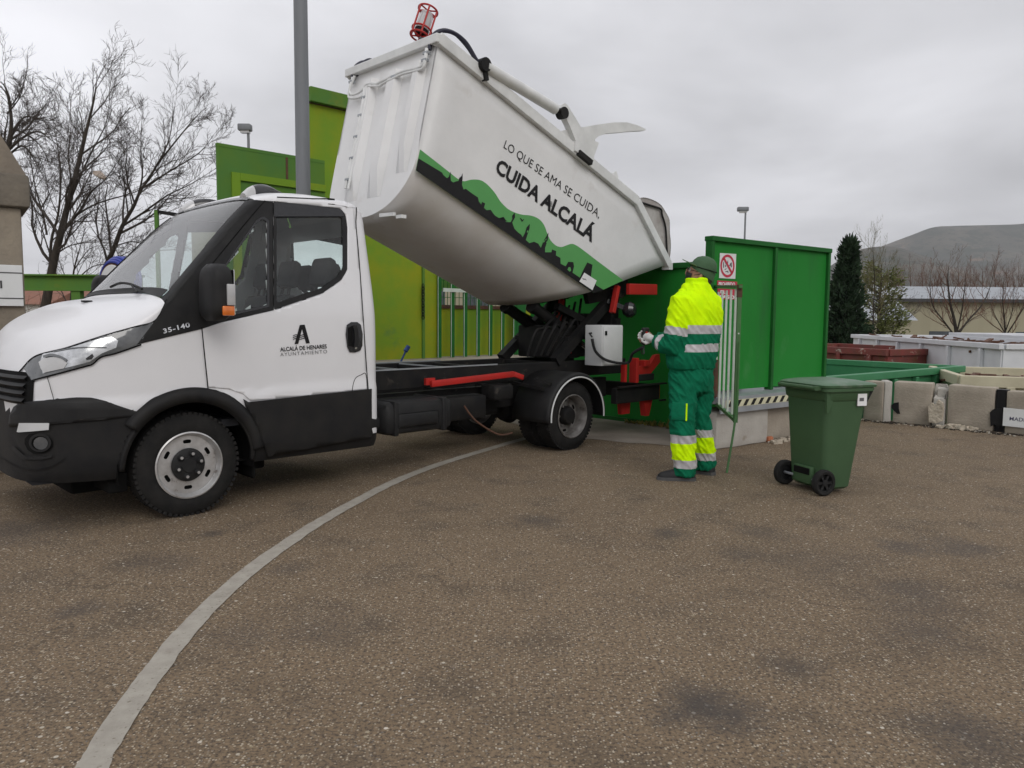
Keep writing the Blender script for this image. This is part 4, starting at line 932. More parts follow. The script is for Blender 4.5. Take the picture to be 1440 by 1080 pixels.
for q in ([(425, 470), (438, 455), (440, 468), (428, 484)], [(446, 450), (455, 440), (456, 452), (447, 463)], [(270, 375), (280, 362), (284, 375), (274, 390)], [(655, 735), (668, 712), (684, 715), (690, 745), (676, 757)], [(455, 475), (462, 465), (463, 478), (456, 487)]):
    pl = [r5(*k) for k in q]; wn.add([side(x, y, .008) for x, y in pl], [tuple(range(len(pl)))])
wn.build('skyline_openings', 'decal_green', body)
bird = MB()
strip([r5(208, 250), r5(220, 262), r5(226, 278)], 1.2, .008, side, bird); strip([r5(243, 262), r5(232, 268), r5(224, 280)], 1.2, .008, side, bird); bird.build('skyline_bird', 'decal_black', body)
pl = [r5(768, 848), r5(815, 765), r5(932, 840), r5(892, 932)]; lab = MB().add([side(x, y, .009) for x, y in pl], [(0, 1, 2, 3)]).build('data_plate', 'decal_white', body)
m = MB()
for k in range(3): strip([r5(795 + 12 * k, 815 + 3 * k), r5(806 + 12 * k, 830 + 3 * k), r5(812 + 11 * k, 822 + 5 * k)], .6, .0105, side, m)
m.build('plate_scribble', 'print_grey', lab)
lettering('LO QUE SE AMA SE CUIDA,', (707.5, 207.5), (841.5, 307), 11.3, (.33, -.94), .005, side, bold=-.004).build('slogan_small', 'decal_black', body)
lettering('CUIDA ALCALÁ', (695.5, 240.5), (832, 340.5), 19.0, (.33, -.94), .005, side, bold=.034).build('slogan_large', 'decal_black', body)
m = MB()
for k in range(4): strip([r5(452 + 3 * k, 78 + 13 * k), r5(468 + 3 * k, 82 + 13 * k), r5(484 + 3 * k, 92 + 13 * k), r5(512, 96 + 13 * k)], .8, .007, side, m)
m.build('slogan_waves', 'decal_black', body)
# ------------------------------------------------------------------ THE SETTING
LOWZ = -1.7
# asphalt material: dusty brown binder, pale aggregate, oil stains
def asphalt():
    m = bpy.data.materials.new('asphalt'); m.use_nodes = True; t = m.node_tree; b = t.nodes['Principled BSDF']; lk = t.links
    tc = nd(t, 'ShaderNodeTexCoord'); ob = tc.outputs['Object']
    def noise_(sc, det=5, rg=.6, vec=None):
        n = nd(t, 'ShaderNodeTexNoise'); n.inputs['Scale'].default_value = sc; n.inputs['Detail'].default_value = det; n.inputs['Roughness'].default_value = rg; lk.new(vec or ob, n.inputs['Vector']); return n.outputs['Fac']
    def rng(v, a, b_, c=0., d=1.):
        r = nd(t, 'ShaderNodeMapRange'); lk.new(v, r.inputs[0]); r.inputs[1].default_value = a; r.inputs[2].default_value = b_; r.inputs[3].default_value = c; r.inputs[4].default_value = d; return r.outputs[0]
    def mixc(f, c1, c2):
        x = nd(t, 'ShaderNodeMix', data_type='RGBA')
        for i, v in ((0, f), (6, c1), (7, c2)):
            if isinstance(v, tuple): x.inputs[i].default_value = (*v, 1)
            elif isinstance(v, float): x.inputs[i].default_value = v
            else: lk.new(v, x.inputs[i])
        return x.outputs[2]
    base = mixc(rng(noise_(.45, 7), .35, .65), (.198, .142, .088), (.245, .178, .112))
    base = mixc(rng(noise_(2.6, 6), .5, .75), base, (.118, .090, .062))
    base = mixc(rng(noise_(.16, 4), .52, .70), base, (.152, .110, .072))
    base = mixc(rng(noise_(11, 5), .60, .78), base, (.25, .20, .145))
    base = mixc(rng(noise_(70, 3, .7), .44, .64), base, (.075, .058, .044))          # gaps between stones
    v1 = nd(t, 'ShaderNodeTexVoronoi'); v1.inputs['Scale'].default_value = 105; lk.new(ob, v1.inputs['Vector'])
    sp = nd(t, 'ShaderNodeSeparateColor'); lk.new(v1.outputs['Color'], sp.inputs[0])
    near = rng(v1.outputs['Distance'], .48, .34); pick = rng(sp.outputs[0], .62, .68); st = mth('MULTIPLY', near, pick, tree=t)
    stone = mixc(sp.outputs[1], (.22, .175, .12), (.48, .41, .31)); base = mixc(st, base, stone)
    v2 = nd(t, 'ShaderNodeTexVoronoi'); v2.inputs['Scale'].default_value = 36; lk.new(ob, v2.inputs['Vector'])
    sp2 = nd(t, 'ShaderNodeSeparateColor'); lk.new(v2.outputs['Color'], sp2.inputs[0])
    st2 = mth('MULTIPLY', rng(v2.outputs['Distance'], .30, .2), rng(sp2.outputs[0], .91, .93), tree=t)
    base = mixc(st2, base, mixc(sp2.outputs[1], (.30, .25, .16), (.58, .53, .45)))
    # oil and water stains, each with its own outline
    stain = None; wob = noise_(5.5, 9, .72)
    for px, py, r, k in [(1000, 1000, .20, .8), (1360, 1035, .22, .65), (1285, 835, .26, .5), (1345, 770, .28, .5), (1270, 768, .2, .5), (940, 750, .14, .6), (760, 733, .2, .5), (1075, 750, .2, .45), (1045, 780, .18, .4), (1115, 935, .14, .4), (1300, 890, .24, .45), (300, 750, .09, .6), (110, 858, .12, .5), (225, 790, .22, .4), (405, 800, .12, .4), (455, 880, .24, .35), (30, 745, .4, .5), (1290, 850, .3, .35), (340, 890, .2, .3), (1150, 790, .5, .25)]:
        g = G(px, py); d = nd(t, 'ShaderNodeVectorMath', operation='DISTANCE'); lk.new(ob, d.inputs[0]); d.inputs[1].default_value = (g.x, g.y, 0)
        dd = mth('ADD', mth('DIVIDE', d.outputs['Value'], r, tree=t), mth('MULTIPLY', mth('SUBTRACT', wob, .5, tree=t), 2.4, tree=t), tree=t)
        f = mth('MULTIPLY', rng(dd, 1.15, .2), k, tree=t); stain = f if stain is None else mth('MAXIMUM', stain, f, tree=t)
    dv = nd(t, 'ShaderNodeVectorMath', operation='ADD'); nzc = nd(t, 'ShaderNodeTexNoise'); nzc.inputs['Scale'].default_value = 1.6; nzc.inputs['Detail'].default_value = 6; lk.new(ob, nzc.inputs['Vector']); sc_v = nd(t, 'ShaderNodeVectorMath', operation='SCALE'); sc_v.inputs['Scale'].default_value = .9; lk.new(nzc.outputs['Color'], sc_v.inputs[0]); lk.new(ob, dv.inputs[0]); lk.new(sc_v.outputs[0], dv.inputs[1])
    vc = nd(t, 'ShaderNodeTexVoronoi', feature='DISTANCE_TO_EDGE'); vc.inputs['Scale'].default_value = .42; lk.new(dv.outputs[0], vc.inputs['Vector'])
    crack = mth('MULTIPLY', rng(vc.outputs['Distance'], .0045, .0015), rng(noise_(.9, 3), .48, .56), tree=t)
    base = mixc(mth('MULTIPLY', crack, .35, tree=t), base, (.035, .028, .022))
    base = mixc(stain, base, (.052, .045, .042))
    lk.new(base, b.inputs['Base Color']); lk.new(rng(stain, 0, 1, .93, .6), b.inputs['Roughness']); b.inputs['Specular IOR Level'].default_value = .28
    h = mth('ADD', mth('MULTIPLY', noise_(95, 4, .7), .8, tree=t), mth('MULTIPLY', near, .5, tree=t), tree=t)
    bp = nd(t, 'ShaderNodeBump'); bp.inputs['Strength'].default_value = .8; bp.inputs['Distance'].default_value = .006; lk.new(h, bp.inputs['Height']); lk.new(bp.outputs[0], b.inputs['Normal'])
    MATS['asphalt'] = m
asphalt()
pm('painted_line', (.36, .335, .285), (.29, .265, .225), rough=.85, scale=14, spots=[((.17, .14, .105), 55, .60, .08), ((.2, .17, .14), 5, .62, .15)], bump=.2, bscale=90)
pm('apron', (.27, .235, .20), (.20, .17, .14), rough=.95, scale=2.2, spots=[((.28, .26, .235), 3, .6, .12), ((.07, .06, .05), 7, .64, .1)], bump=.3, bscale=50)
# far ground sheet (lower level), reaching the horizon
gm = MB(); gr_ = [(-4000, -300), (4000, -300), (4000, 6000), (-4000, 6000)]; gm.add([(x, y, LOWZ) for x, y in gr_], [(0, 1, 2, 3)])
struct(gm.build('ground', 'dry_grass'))
BASEPX = [(1212, 590.5), (1240.6, 594), (1253.5, 594.5), (1309, 599), (1329, 600.5), (1397, 607), (1411, 608.5), (1475, 615.5), (1540, 622.5)]
TOPPX = [536, 536, 536.5, 539.5, 540.5, 546, 550, 553, 557]
gb = [G(*q) for q in BASEPX]
back = Vector((gb[-1].y - gb[0].y, -(gb[-1].x - gb[0].x), 0)).normalized() * -1
if back.y < 0: back = -back
wdir = (gb[-1] - gb[0]).normalized()
edge0 = gb[0] - wdir * .6 + back * .24; edge1 = gb[-1] + wdir * 14 + back * .24
yard = [(-40, -14), (30, -14), (30, edge1.y), (edge1.x, edge1.y), (edge0.x, edge0.y), (LP(7.2, -.6).x, LP(7.2, -.6).y), (LP(12, 5).x, LP(12, 5).y), (LP(12, 11).x, LP(12, 11).y), (-40, 24)]
ym = MB().prism([(x, y, LOWZ) for x, y in yard], (0, 0, -LOWZ)); struct(ym.build('asphalt_yard', 'asphalt'))
# painted curved line
Lc = [(742, 616), (718, 622.5), (690, 631), (650, 643), (600, 659.5), (550, 680), (500, 706), (450, 734), (400, 767), (345, 808), (300, 848), (255, 896), (215, 948), (175, 1004), (140, 1060), (116, 1108), (70, 1200)]
wl = catmull([G(*q) for q in Lc], 10); Lp, Rp = [], []
for i, p_ in enumerate(wl):
    t_ = (wl[min(i + 1, len(wl) - 1)] - wl[max(i - 1, 0)]).normalized(); n_ = Vector((-t_.y, t_.x, 0)); j1 = .006 * noise.noise(p_ * 9) + .004 * noise.noise(p_ * 31); j2 = .006 * noise.noise(p_ * 8 + Vector((5, 3, 1))) + .004 * noise.noise(p_ * 27)
    Lp.append(p_ + n_ * (.047 + j1) + Vector((0, 0, .004))); Rp.append(p_ - n_ * (.047 + j2) + Vector((0, 0, .004)))
m = len(wl); struct(MB().add(Lp + Rp, [(i, i + 1, m + i + 1, m + i) for i in range(m - 1)]).build('painted_line', 'painted_line'))
# concrete apron at the tipping wall
ap = [LP(4.7, -.55), LP(5.85, -1.05), LP(5.9, 2.2), LP(4.75, 2.0), LP(4.35, .6)]; apm = []
for i, p_ in enumerate(ap):
    q = ap[(i + 1) % 5]
    for k in range(8): r = p_.lerp(q, k / 8); apm.append(r + Vector((noise.noise(r * 3) * .09, noise.noise(r * 3 + Vector((9, 0, 0))) * .09, .004)))
struct(MB().add(apm, [t for t in tessellate_polygon([apm])]).build('concrete_apron', 'apron'))
# loose stones on the asphalt
rs = random.Random(3); gv = MB()
oc = [(1, 0, 0), (0, 1, 0), (-1, 0, 0), (0, -1, 0), (0, 0, 1)]
for _ in range(2600):
    px, py = rs.uniform(-40, 1480), 1090 - 460 * rs.random() ** .8; g = G(px, py); r = rs.choice((.0025, .003, .0035, .0045)) * rs.uniform(.8, 1.3); a = rs.uniform(0, 6.3)
    vs = [(g.x + r * (x * math.cos(a) - y * math.sin(a)) * rs.uniform(.7, 1.4), g.y + r * (x * math.sin(a) + y * math.cos(a)) * rs.uniform(.7, 1.4), .0005 + r * .8 * z) for x, y, z in oc]
    gv.add(vs, [(0, 1, 4), (1, 2, 4), (2, 3, 4), (3, 0, 4)], rs.choice((0, 0, 1)))
tag(gv.build('loose_grit', ['pebble', 'leaf_litter']), 'scattered small stones and bits of litter on the brown asphalt', 'grit', kind='stuff')

# ------------------------------------------------------------------ green steel tipping walls
def local_thing(name, label, cat, s, y, z=0, group=None): return thing(name, label, cat, LP(s, y, z), TROT, group)
# front wall behind the truck (perpendicular to the truck)
fw = local_thing('tipping_wall', 'dark green steel wall on the ground right behind the truck', 'wall', 5.86, 0, 0)
MB().box((0, -.62, .02), (.04, 2.6, 1.88)).build('wall_plate', 'green_steel', fw)
MB().box((-.04, -.62, 1.88), (.08, 2.6, 1.95), bev=.01).build('top_beam', 'green_frame', fw)
for y in (-.6, .55, 1.6): MB().box((.04, y, .02), (.10, y + .06, 1.88)).build('post', 'green_frame', fw)
MB().box((-.03, -.62, .0), (0, 2.6, .05)).build('base_strip', 'green_frame', fw)
MB().tube([(-.012, -.6, .47), (-.012, .15, .475)], .007, 6).build('weld_line', 'pale_bar', fw)
# right hand screen on its ledge
S0 = G(1010, 560, .53); pa = G(1036, 551.6, .53); pb = G(1157, 541.3, .53); ed = (pb - pa).normalized(); pl_len = min((k * .002 for k in range(1000, 1600)), key=lambda t: abs(toPx(pb - ed * t + Vector((0, 0, 1.55)))[0] - 998)) if False else min((k * .002 for k in range(600, 1600)), key=lambda t: abs(toPx(pb - ed * t + Vector((0, 0, 1.55)))[0] - 998))
scr0 = pb - ed * pl_len
srot = math.atan2(ed.y, ed.x)
sc_ = thing('green_screen', 'tall bright green steel screen in two panels on a grey ledge', 'screen', scr0, srot)
H1 = atZ(1163, 350, pb.y).z - .53
SDX = min((k * .002 for k in range(0, 1600)), key=lambda t: abs(toPx(scr0 + ed * t + Vector((0, 0, 1.0)))[0] - 1085))
for i, (x0, x1) in enumerate(((.03, SDX), (SDX + .04, pl_len - .03))): MB().box((x0, 0, .03), (x1, .03, H1 - .05)).build('panel', 'green_steel', sc_)
for x in (0, SDX - .005, pl_len - .04): MB().box((x, -.035, .0), (x + .045, .05, H1 - .04), bev=.005).build('post', 'green_frame', sc_)
MB().box((-.005, -.045, H1 - .05), (pl_len + .01, .06, H1), bev=.006).build('top_beam', 'green_frame', sc_)
lg = thing('ledge', 'grey steel ledge with black and yellow hazard stripes under the green screen', 'ledge', scr0, srot)
MB().box((-.10, -.26, -.07), (pl_len + .06, .3, 0), bev=.006).build('deck', 'galvanised', lg)
MB().box((-.10, -.275, -.16), (pl_len + .06, -.262, .0)).build('edge_plate', 'galvanised', lg)
for k in range(16):
    x0 = .0 + k * .125
    MB().prism([(x0, -.279, -.098), (x0 + .055, -.279, -.098), (x0 + .105, -.279, -.035), (x0 + .05, -.279, -.035)], (0, .003, 0)).build('black_stripe', 'decal_black', lg)
MB().box((-.03, -.2785, -.102), (pl_len + .05, -.2765, -.031)).build('yellow_band', 'hazard_yellow', lg)
def block(name, label, a, b, th, h, mat='concrete', chip=0, z0=0, grp=None, seed=0, lean=0):
    """cast concrete block standing between two ground points"""
    d = (b - a); l = d.length; rz = math.atan2(d.y, d.x); o = MB().box((0, 0, 0), (l, th, h), bev=.018).build(name, mat, None, True, 30)
    bm = bmesh.new(); bm.from_mesh(o.data); bmesh.ops.subdivide_edges(bm, edges=[e for e in bm.edges if e.calc_length() > .15], cuts=5, use_grid_fill=True)
    rr = random.Random(seed)
    for v in bm.verts:
        k = noise.noise(v.co * 4 + Vector((seed * 3.1, 0, 0))) * .010; v.co += Vector((k * .6, k, k * .8))
        if chip and (v.co - Vector((l * (chip > 0), 0, h))).length < .16: v.co += Vector((-.05 * (1 if chip > 0 else -1), .05, -.07)) * (.5 + rr.random() * .5)
    bm.to_mesh(o.data); bm.free(); smooth_me(o.data, 35)
    o.location = (a.x, a.y, z0); o.rotation_euler = (lean, 0, rz); tag(o, label, 'concrete block', grp); return o
q0 = scr0 - ed * .06 + Vector((ed.y, -ed.x, 0)) * .2; nrm = Vector((ed.y, -ed.x, 0))
block('concrete_block', 'pale concrete footing block under the hazard striped ledge, nearest the worker', q0, q0 + ed * .86, .4, .368, 'concrete_pale', 0, 0, 'concrete blocks along the yard edge', 1)
block('concrete_block', 'grey weathered concrete footing under the ledge, half behind the bin', q0 + ed * .90 - nrm * .05, q0 + ed * 2.1 - nrm * .05, .4, .365, 'concrete', 0, 0, 'concrete blocks along the yard edge', 2)
cp = thing('corner_post', 'rusty brown steel angle at the ledge corner behind the worker', 'post', scr0 - ed * .10 + nrm * .18, srot); MB().box((-.03, -.03, 0), (.03, .0, .37)).box((-.03, 0, 0), (-.02, .05, .37)).build('angle', 'rust_steel', cp)
dbs = MB()
for k in range(40):
    a = q0 + ed * rnd.uniform(.8, 1.5) + nrm * rnd.uniform(.02, .14); r = rnd.uniform(.008, .03); dbs.box((a.x - r, a.y - r, 0), (a.x + r, a.y + r * .7, r * 1.1), rnd.choice((0, 0, 1)))
tag(dbs.build('rubble', ['concrete_break', 'leaf_litter']), 'small rubble and scraps at the foot of the ledge', 'rubble', kind='stuff')
br = block('brick_scrap', 'small orange brick fragment by the ledge footing', q0 + ed * .84 + nrm * .03, q0 + ed * .92 + nrm * .04, .05, .065, 'concrete', 0, 0, None, 5); pm('orange_brick', (.42, .15, .07), (.34, .12, .06), rough=.9, scale=20); br.data.materials[0] = MATS['orange_brick']; br['category'] = 'brick'
# concrete block wall on the right
BL = [(0, 1, 'concrete', 'short grey concrete block just right of the green bin', 0), (1, 2, 'concrete_pale', 'narrow pale upright concrete slab right of the bin', 0), (2, 3, 'concrete', 'grey concrete block with black scorch mark low at its left end', 0), (3, 4, 'concrete_pale', 'narrow broken pale concrete block between two grey ones', -1), (4, 5, 'concrete', 'long grey concrete block with a sloping top, left of the wood sign', 0), (6, 7, 'concrete', 'concrete block behind the white wood sign', 0), (7, 8, 'concrete', 'concrete block beyond the white wood sign at the frame edge', 0)]
hts = []
for i, (a, b, mt, lb, chp) in enumerate(BL):
    ga, gb_ = gb[a], gb[b]; hh = (atZ(BASEPX[a][0], TOPPX[a], ga.y).z + atZ(BASEPX[b][0], TOPPX[b], gb_.y).z) / 2
    wd_ = (gb_ - ga).normalized(); block('concrete_block', lb, ga + wd_ * .008, gb_ - wd_ * .008, .2 if i != 1 else .26, hh, mt, chp, 0, 'concrete blocks along the yard edge', 10 + i, lean=.0 if i != 3 else -.06)
jb = MB().box((0, .02, 0), ((gb[6] - gb[5]).length, .14, .50)).build('joint_post', 'decal_black', None); jb.location = gb[5]; jb.rotation_euler = (0, 0, math.atan2((gb[6] - gb[5]).y, (gb[6] - gb[5]).x)); tag(jb, 'black bitumen filled joint between two grey concrete blocks', 'joint')
def blob(name, label, c, px_list, mat, cat, frm=-.02, th=.02):
    """flat mark or fragment lying against a wall face: outline in px on the vertical plane through c along wdir"""
    n_ = Vector((wdir.y, -wdir.x, 0)); n_ = n_ if n_.y < 0 else -n_
    vs = []
    for x, y in px_list:
        d = ray(x, y); t = (c + n_ * -frm - CO).dot(n_) / d.dot(n_); vs.append(CO + d * t)
    o = MB().prism(vs, n_ * th).build(name, mat); tag(o, label, cat); return o
blob('scorch_mark', 'black scorch mark on a grey concrete block right of the bin', gb[2], [(1253.5, 570), (1257, 567), (1264, 565.5), (1264, 575), (1266, 582), (1262, 582), (1257, 577.5), (1254, 574)], 'decal_black', 'mark', -.012, .002)
blob('bitumen_patch', 'large black bitumen patch beside the wood sign', gb[5], [(1392, 580), (1396, 576), (1402, 574), (1410, 575), (1410, 600), (1407, 598), (1404, 602), (1400, 597), (1396, 598), (1393, 600)], 'decal_black', 'patch', -.014, .003)
blob('broken_slab', 'broken pale slab fragment leaning on the block wall', gb[3], [(1307, 571), (1312, 566), (1316, 570), (1321, 562), (1327, 566), (1328, 575), (1326, 592), (1318, 595), (1308, 593)], 'concrete_break', 'rubble', -.03, .05)
rb2 = MB(); c0 = gb[4]
for k in range(26):
    q = c0 + wdir * rnd.uniform(-.05, .35) + back * rnd.uniform(-.16, -.03); r = rnd.uniform(.012, .045); M = Matrix.Translation((q.x, q.y, r * .6)) @ Matrix.Rotation(rnd.uniform(0, 3), 4, 'Z') @ Matrix.Rotation(rnd.uniform(-.5, .5), 4, 'X'); rb2.box((-r, -r * .7, -r * .6), (r, r * .7, r * .6), 0, M)
tag(rb2.build('rubble', ['concrete_break']), 'heap of pale broken concrete at the block wall', 'rubble', kind='stuff')
dl = MB(); rg_ = random.Random(9)
for k in range(420):
    f = rg_.random(); q = gb[0].lerp(gb[-1], f) - back * (.0 + .16 * rg_.random() ** 2 - .01); r = rg_.uniform(.005, .02); M = Matrix.Translation((q.x, q.y, r * .4)) @ Matrix.Rotation(rg_.uniform(0, 3), 4, 'Z') @ Matrix.Rotation(rg_.uniform(-.4, .4), 4, 'X'); dl.box((-r, -r * .6, -r * .3), (r, r * .6, r * .3), rg_.choice((0, 0, 0, 1)), M)
tag(dl.build('dirt_litter', ['bark', 'leaf_litter']), 'dark dirt and leaf litter along the foot of the concrete blocks', 'litter', kind='stuff')
# MADERA sign
sg = blob('wood_sign', 'white sign reading MADERA on the concrete wall at the right edge', gb[6], [(1411.5, 573), (1411.5, 573), (1410, 598.5), (1478, 606), (1480, 580)][1:], 'sign_white', 'sign', -.035, .006)
def wallmap(c, frm):
    n_ = Vector((wdir.y, -wdir.x, 0)); n_ = n_ if n_.y < 0 else -n_
    def f(x, y, off=0): d = ray(x, y); return CO + d * ((c + n_ * (frm + off) - CO).dot(n_) / d.dot(n_))
    return f
lettering('MADERA', (1419.5, 591), (1455, 594.6), 5.2, None, 0, wallmap(gb[6], .0425), bold=.005).build('lettering', 'print_navy', sg)
# prohibition sign on the screen
def scrmap(off0): return lambda x, y, off=0: (CO + ray(x, y) * ((scr0 + nrm * (off0 + off) - CO).dot(nrm) / ray(x, y).dot(nrm)))
smp = scrmap(.004)
def flat(name, poly, mat, off, parent=None, th=.002):
    return MB().prism([smp(x, y, off) for x, y in poly], nrm * th).build(name, mat, parent)
ps = flat('prohibition_sign', [(1012.3, 355.8), (1035.2, 357.2), (1033.8, 392.2), (1011, 391)], 'sign_white', 0); tag(ps, 'white square prohibition sign with red ring on the green screen', 'sign')
pc = (1023.1, 374)
def rng_px(rx, ry, n=36): return [(pc[0] + rx * math.cos(2 * math.pi * k / n) , pc[1] + ry * math.sin(2 * math.pi * k / n)) for k in range(n)]
o_, i_ = rng_px(10, 16.2), rng_px(7.8, 12.6); nn = 36
MB().add([smp(x, y, .004) for x, y in o_ + i_], [(k, (k + 1) % nn, nn + (k + 1) % nn, nn + k) for k in range(nn)]).build('red_ring', 'sign_red', ps)
flat('red_bar', [(1016.5, 362.6), (1018.4, 361), (1030, 382.6), (1028.3, 384.6)], 'sign_red', .006, ps, .001)
fg = MB(); 
for q in ([(1022.6, 369), (1023.6, 365.5), (1024.2, 369.5), (1023.6, 371.5)], [(1017, 369), (1018, 368), (1018.4, 376), (1017.2, 377)], [(1019, 378.5), (1022, 377.2), (1021.8, 378.4), (1019.2, 379.6)], [(1020, 381.5), (1024, 380.6), (1024.4, 383.5), (1023.6, 384), (1023.2, 382), (1020.2, 382.6)], [(1026, 371), (1029, 368.6), (1029.4, 375.6), (1028.2, 376)], [(1024.5, 373), (1026.8, 372.6), (1026.9, 373.6), (1024.6, 374)], [(1019.5, 373), (1020.6, 372), (1021.2, 375.5), (1020.4, 376)]):
    fg.add([smp(x, y, .0042) for x, y in q], [tuple(range(len(q)))])
fg.build('pictogram', 'print_grey', ps)
rs_ = flat('red_notice', [(1008.6, 394.3), (1036.6, 396.2), (1036.2, 403.6), (1008.3, 402.8)], 'sign_red', 0); tag(rs_, 'red strip notice reading PROHIBIDO under the round prohibition sign', 'sign')
lettering('PROHIBIDO', (1010.6, 401.6), (1033.6, 402.2), 4.9, (.02, -1), .005, smp, bold=.03).build('lettering', 'decal_white', rs_)
rs_ = flat('red_notice', [(1009, 405.6), (1036, 406.8), (1035.2, 421.4), (1008.3, 420.6)], 'sign_red', 0); tag(rs_, 'lower red notice with white letters, partly behind the barred gate', 'sign')
for tx, a, b, h in (('EL', (1013, 412.4), (1021, 412.8), 4.2), ('PASO', (1012, 419.6), (1033, 420.2), 4.6)): lettering(tx, a, b, h, (.02, -1), .005, smp, bold=.03).build('lettering', 'decal_white', rs_)
# barred gate swung out, and the stick leaning on it
ga_ = atZ(997, 555, 8.05); gb2 = atZ(1034, 592, 6.66); gate = thing('barred_gate', 'rusty green gate with pale vertical bars standing open beside the worker', 'gate', (gb2.x, gb2.y, 0), math.atan2(ga_.y - gb2.y, ga_.x - gb2.x)); gl_ = math.hypot(ga_.x - gb2.x, ga_.y - gb2.y)
gz0, gz1 = .42, 1.575
MB().bar((0, 0, gz0), (gl_, 0, gz0 + .06), .03, .03).build('bottom_rail', 'green_bar', gate); MB().bar((-.05, 0, gz1), (gl_, 0, gz1 + .06), .03, .025).build('top_rail', 'green_bar', gate)
MB().bar((0, 0, gz0 - .02), (0, 0, gz1 + .02), .035, .035).build('stile', 'green_bar', gate); MB().bar((gl_, 0, gz0 + .02), (gl_, 0, gz1 + .1), .035, .035).build('stile', 'green_bar', gate)
MB().box((-.02, -.02, gz1 - .09), (.025, .02, gz1 + .02)).build('latch', 'rust_steel', gate); MB().bar((-.02, .0, gz1 - .40), (.1, 0, gz1 - .40), .012).build('catch', 'pale_bar', gate)
for k in range(6):
    x = .16 + k * .215
    if x < gl_ - .05: MB().box((x - .010, -.010, gz0 + .03), (x + .010, .010, gz1 - .01), bev=.003).build('bar', 'pale_bar', gate)
sk = MB(); sk.tube(catmull([atZ(1039.5, 481, 6.58), atZ(1037.5, 540, 6.56), atZ(1034, 590, 6.54), G(1022, 665)], 5), [.011] * 5 + [.010] * 11, 7); sk = sk.build('leaning_stick', 'green_bar', None, True); tag(sk, 'thin dark green rod leaning on the barred gate, foot on the asphalt', 'rod')
# weeds at the wall foot
for k, (s_, y_, h_, lb) in enumerate(((5.76, .10, .13, 'tuft of dry yellow weeds at the green wall nearest the worker'), (5.78, .42, .09, 'small dry weed tuft at the green wall left of the larger one'), (5.79, .75, .06, 'tiny weed tuft at the green wall nearest the truck'))):
    m = MB()
    for j in range(46):
        b0 = Vector((rnd.uniform(-.05, .05), rnd.uniform(-.14, .14), 0)); tip = b0 + Vector((rnd.uniform(-.07, .02), rnd.uniform(-.06, .06), h_ * rnd.uniform(.4, 1))); wv = Vector((rnd.uniform(-1, 1), rnd.uniform(-1, 1), 0)).normalized() * .006
        m.add([b0 - wv, b0 + wv, b0.lerp(tip, .6) + wv * 1.6 , tip, b0.lerp(tip, .6) - wv * 1.6], [(0, 1, 2, 4), (4, 2, 3)])
    o = m.build('weed', 'weed'); o.location = LP(s_, y_, .004); o.rotation_euler = (0, 0, TROT); tag(o, lb, 'weed', 'weeds along the tipping wall')

# ------------------------------------------------------------------ lime coloured walls behind the truck
YW = 5.0; ZB = .62
pl_ = local_thing('plinth', 'low concrete plinth carrying the lime green steel walls', 'plinth', 1.6, YW - .6, 0); MB().box((0, 0, 0), (8.6, 1.4, ZB - .01), bev=.01).build('slab', 'concrete', pl_)
sB0 = SP(434, 123, YW).x; sB1 = SP(594, 450, YW).x; zB = SP(435, 123, YW).z
lw = local_thing('lime_wall', 'tall lime green steel wall rising behind the cab and container', 'wall', 0, YW, 0)
MB().box((sB0, 0, ZB), (sB1, .05, zB - .20)).build('wall_plate', 'lime_steel', lw)
MB().box((sB0 - .02, -.09, zB - .20), (sB1 + .05, .06, zB), bev=.008).build('top_beam', 'old_green_steel', lw)
MB().box((sB0, -.012, zB - .215), (sB1, 0, zB - .20)).build('flange_underside_shade', 'rust_steel', lw)  # dark brown strip standing in for the shaded underside of the top flange
sC = SP(621, 430, YW).x
MB().box((sB1 + .01, .02, ZB), (sC, .06, zB - .2)).build('wall_plate', 'lime_steel', lw)
MB().box((sB1 - .015, -.03, ZB), (sB1 + .03, .02, zB - .2)).build('seam_post', 'old_green_steel', lw)
for x, y in ((554, 360), (555, 428), (553, 500)):
    q = SP(x, y, YW - .006); MB().prism([q + Vector((0, 0, .09)), q + Vector((.05, 0, 0)), q + Vector((0, 0, -.09)), q + Vector((-.05, 0, 0))], (0, .004, 0)).build('cut_hole', 'seal', lw)
chn = MB()
for k in range(12):
    q = SP(595, 402 + k * 4, YW - .05); chn.tube([q + Vector((.028 * math.cos(a) * (k % 2), .028 * math.cos(a) * (1 - k % 2), .034 * math.sin(a))) for a in [j * math.pi / 5 for j in range(11)]], .006, 5, cap=False)
tag(chn.build('chain', 'chassis_black', None, True), 'dark chain hanging on the lime wall seam', 'chain'); bpy.data.objects['chain'].location = FR * 1; bpy.data.objects['chain'].rotation_euler = (0, 0, TROT)
q = SP(572, 490, 3.2); br_ = MB().tube([SP(563, 510, 3.2), SP(571, 493, 3.2)], .012, 6).tube([SP(570, 494, 3.2), SP(574.5, 487, 3.2)], .03, 8).build('brush', ['blue_h' if 0 else 'far_blue'], None, True); br_.location = FR; br_.rotation_euler = (0, 0, TROT); tag(br_, 'broom handle with blue grip sticking up behind the chassis', 'broom')
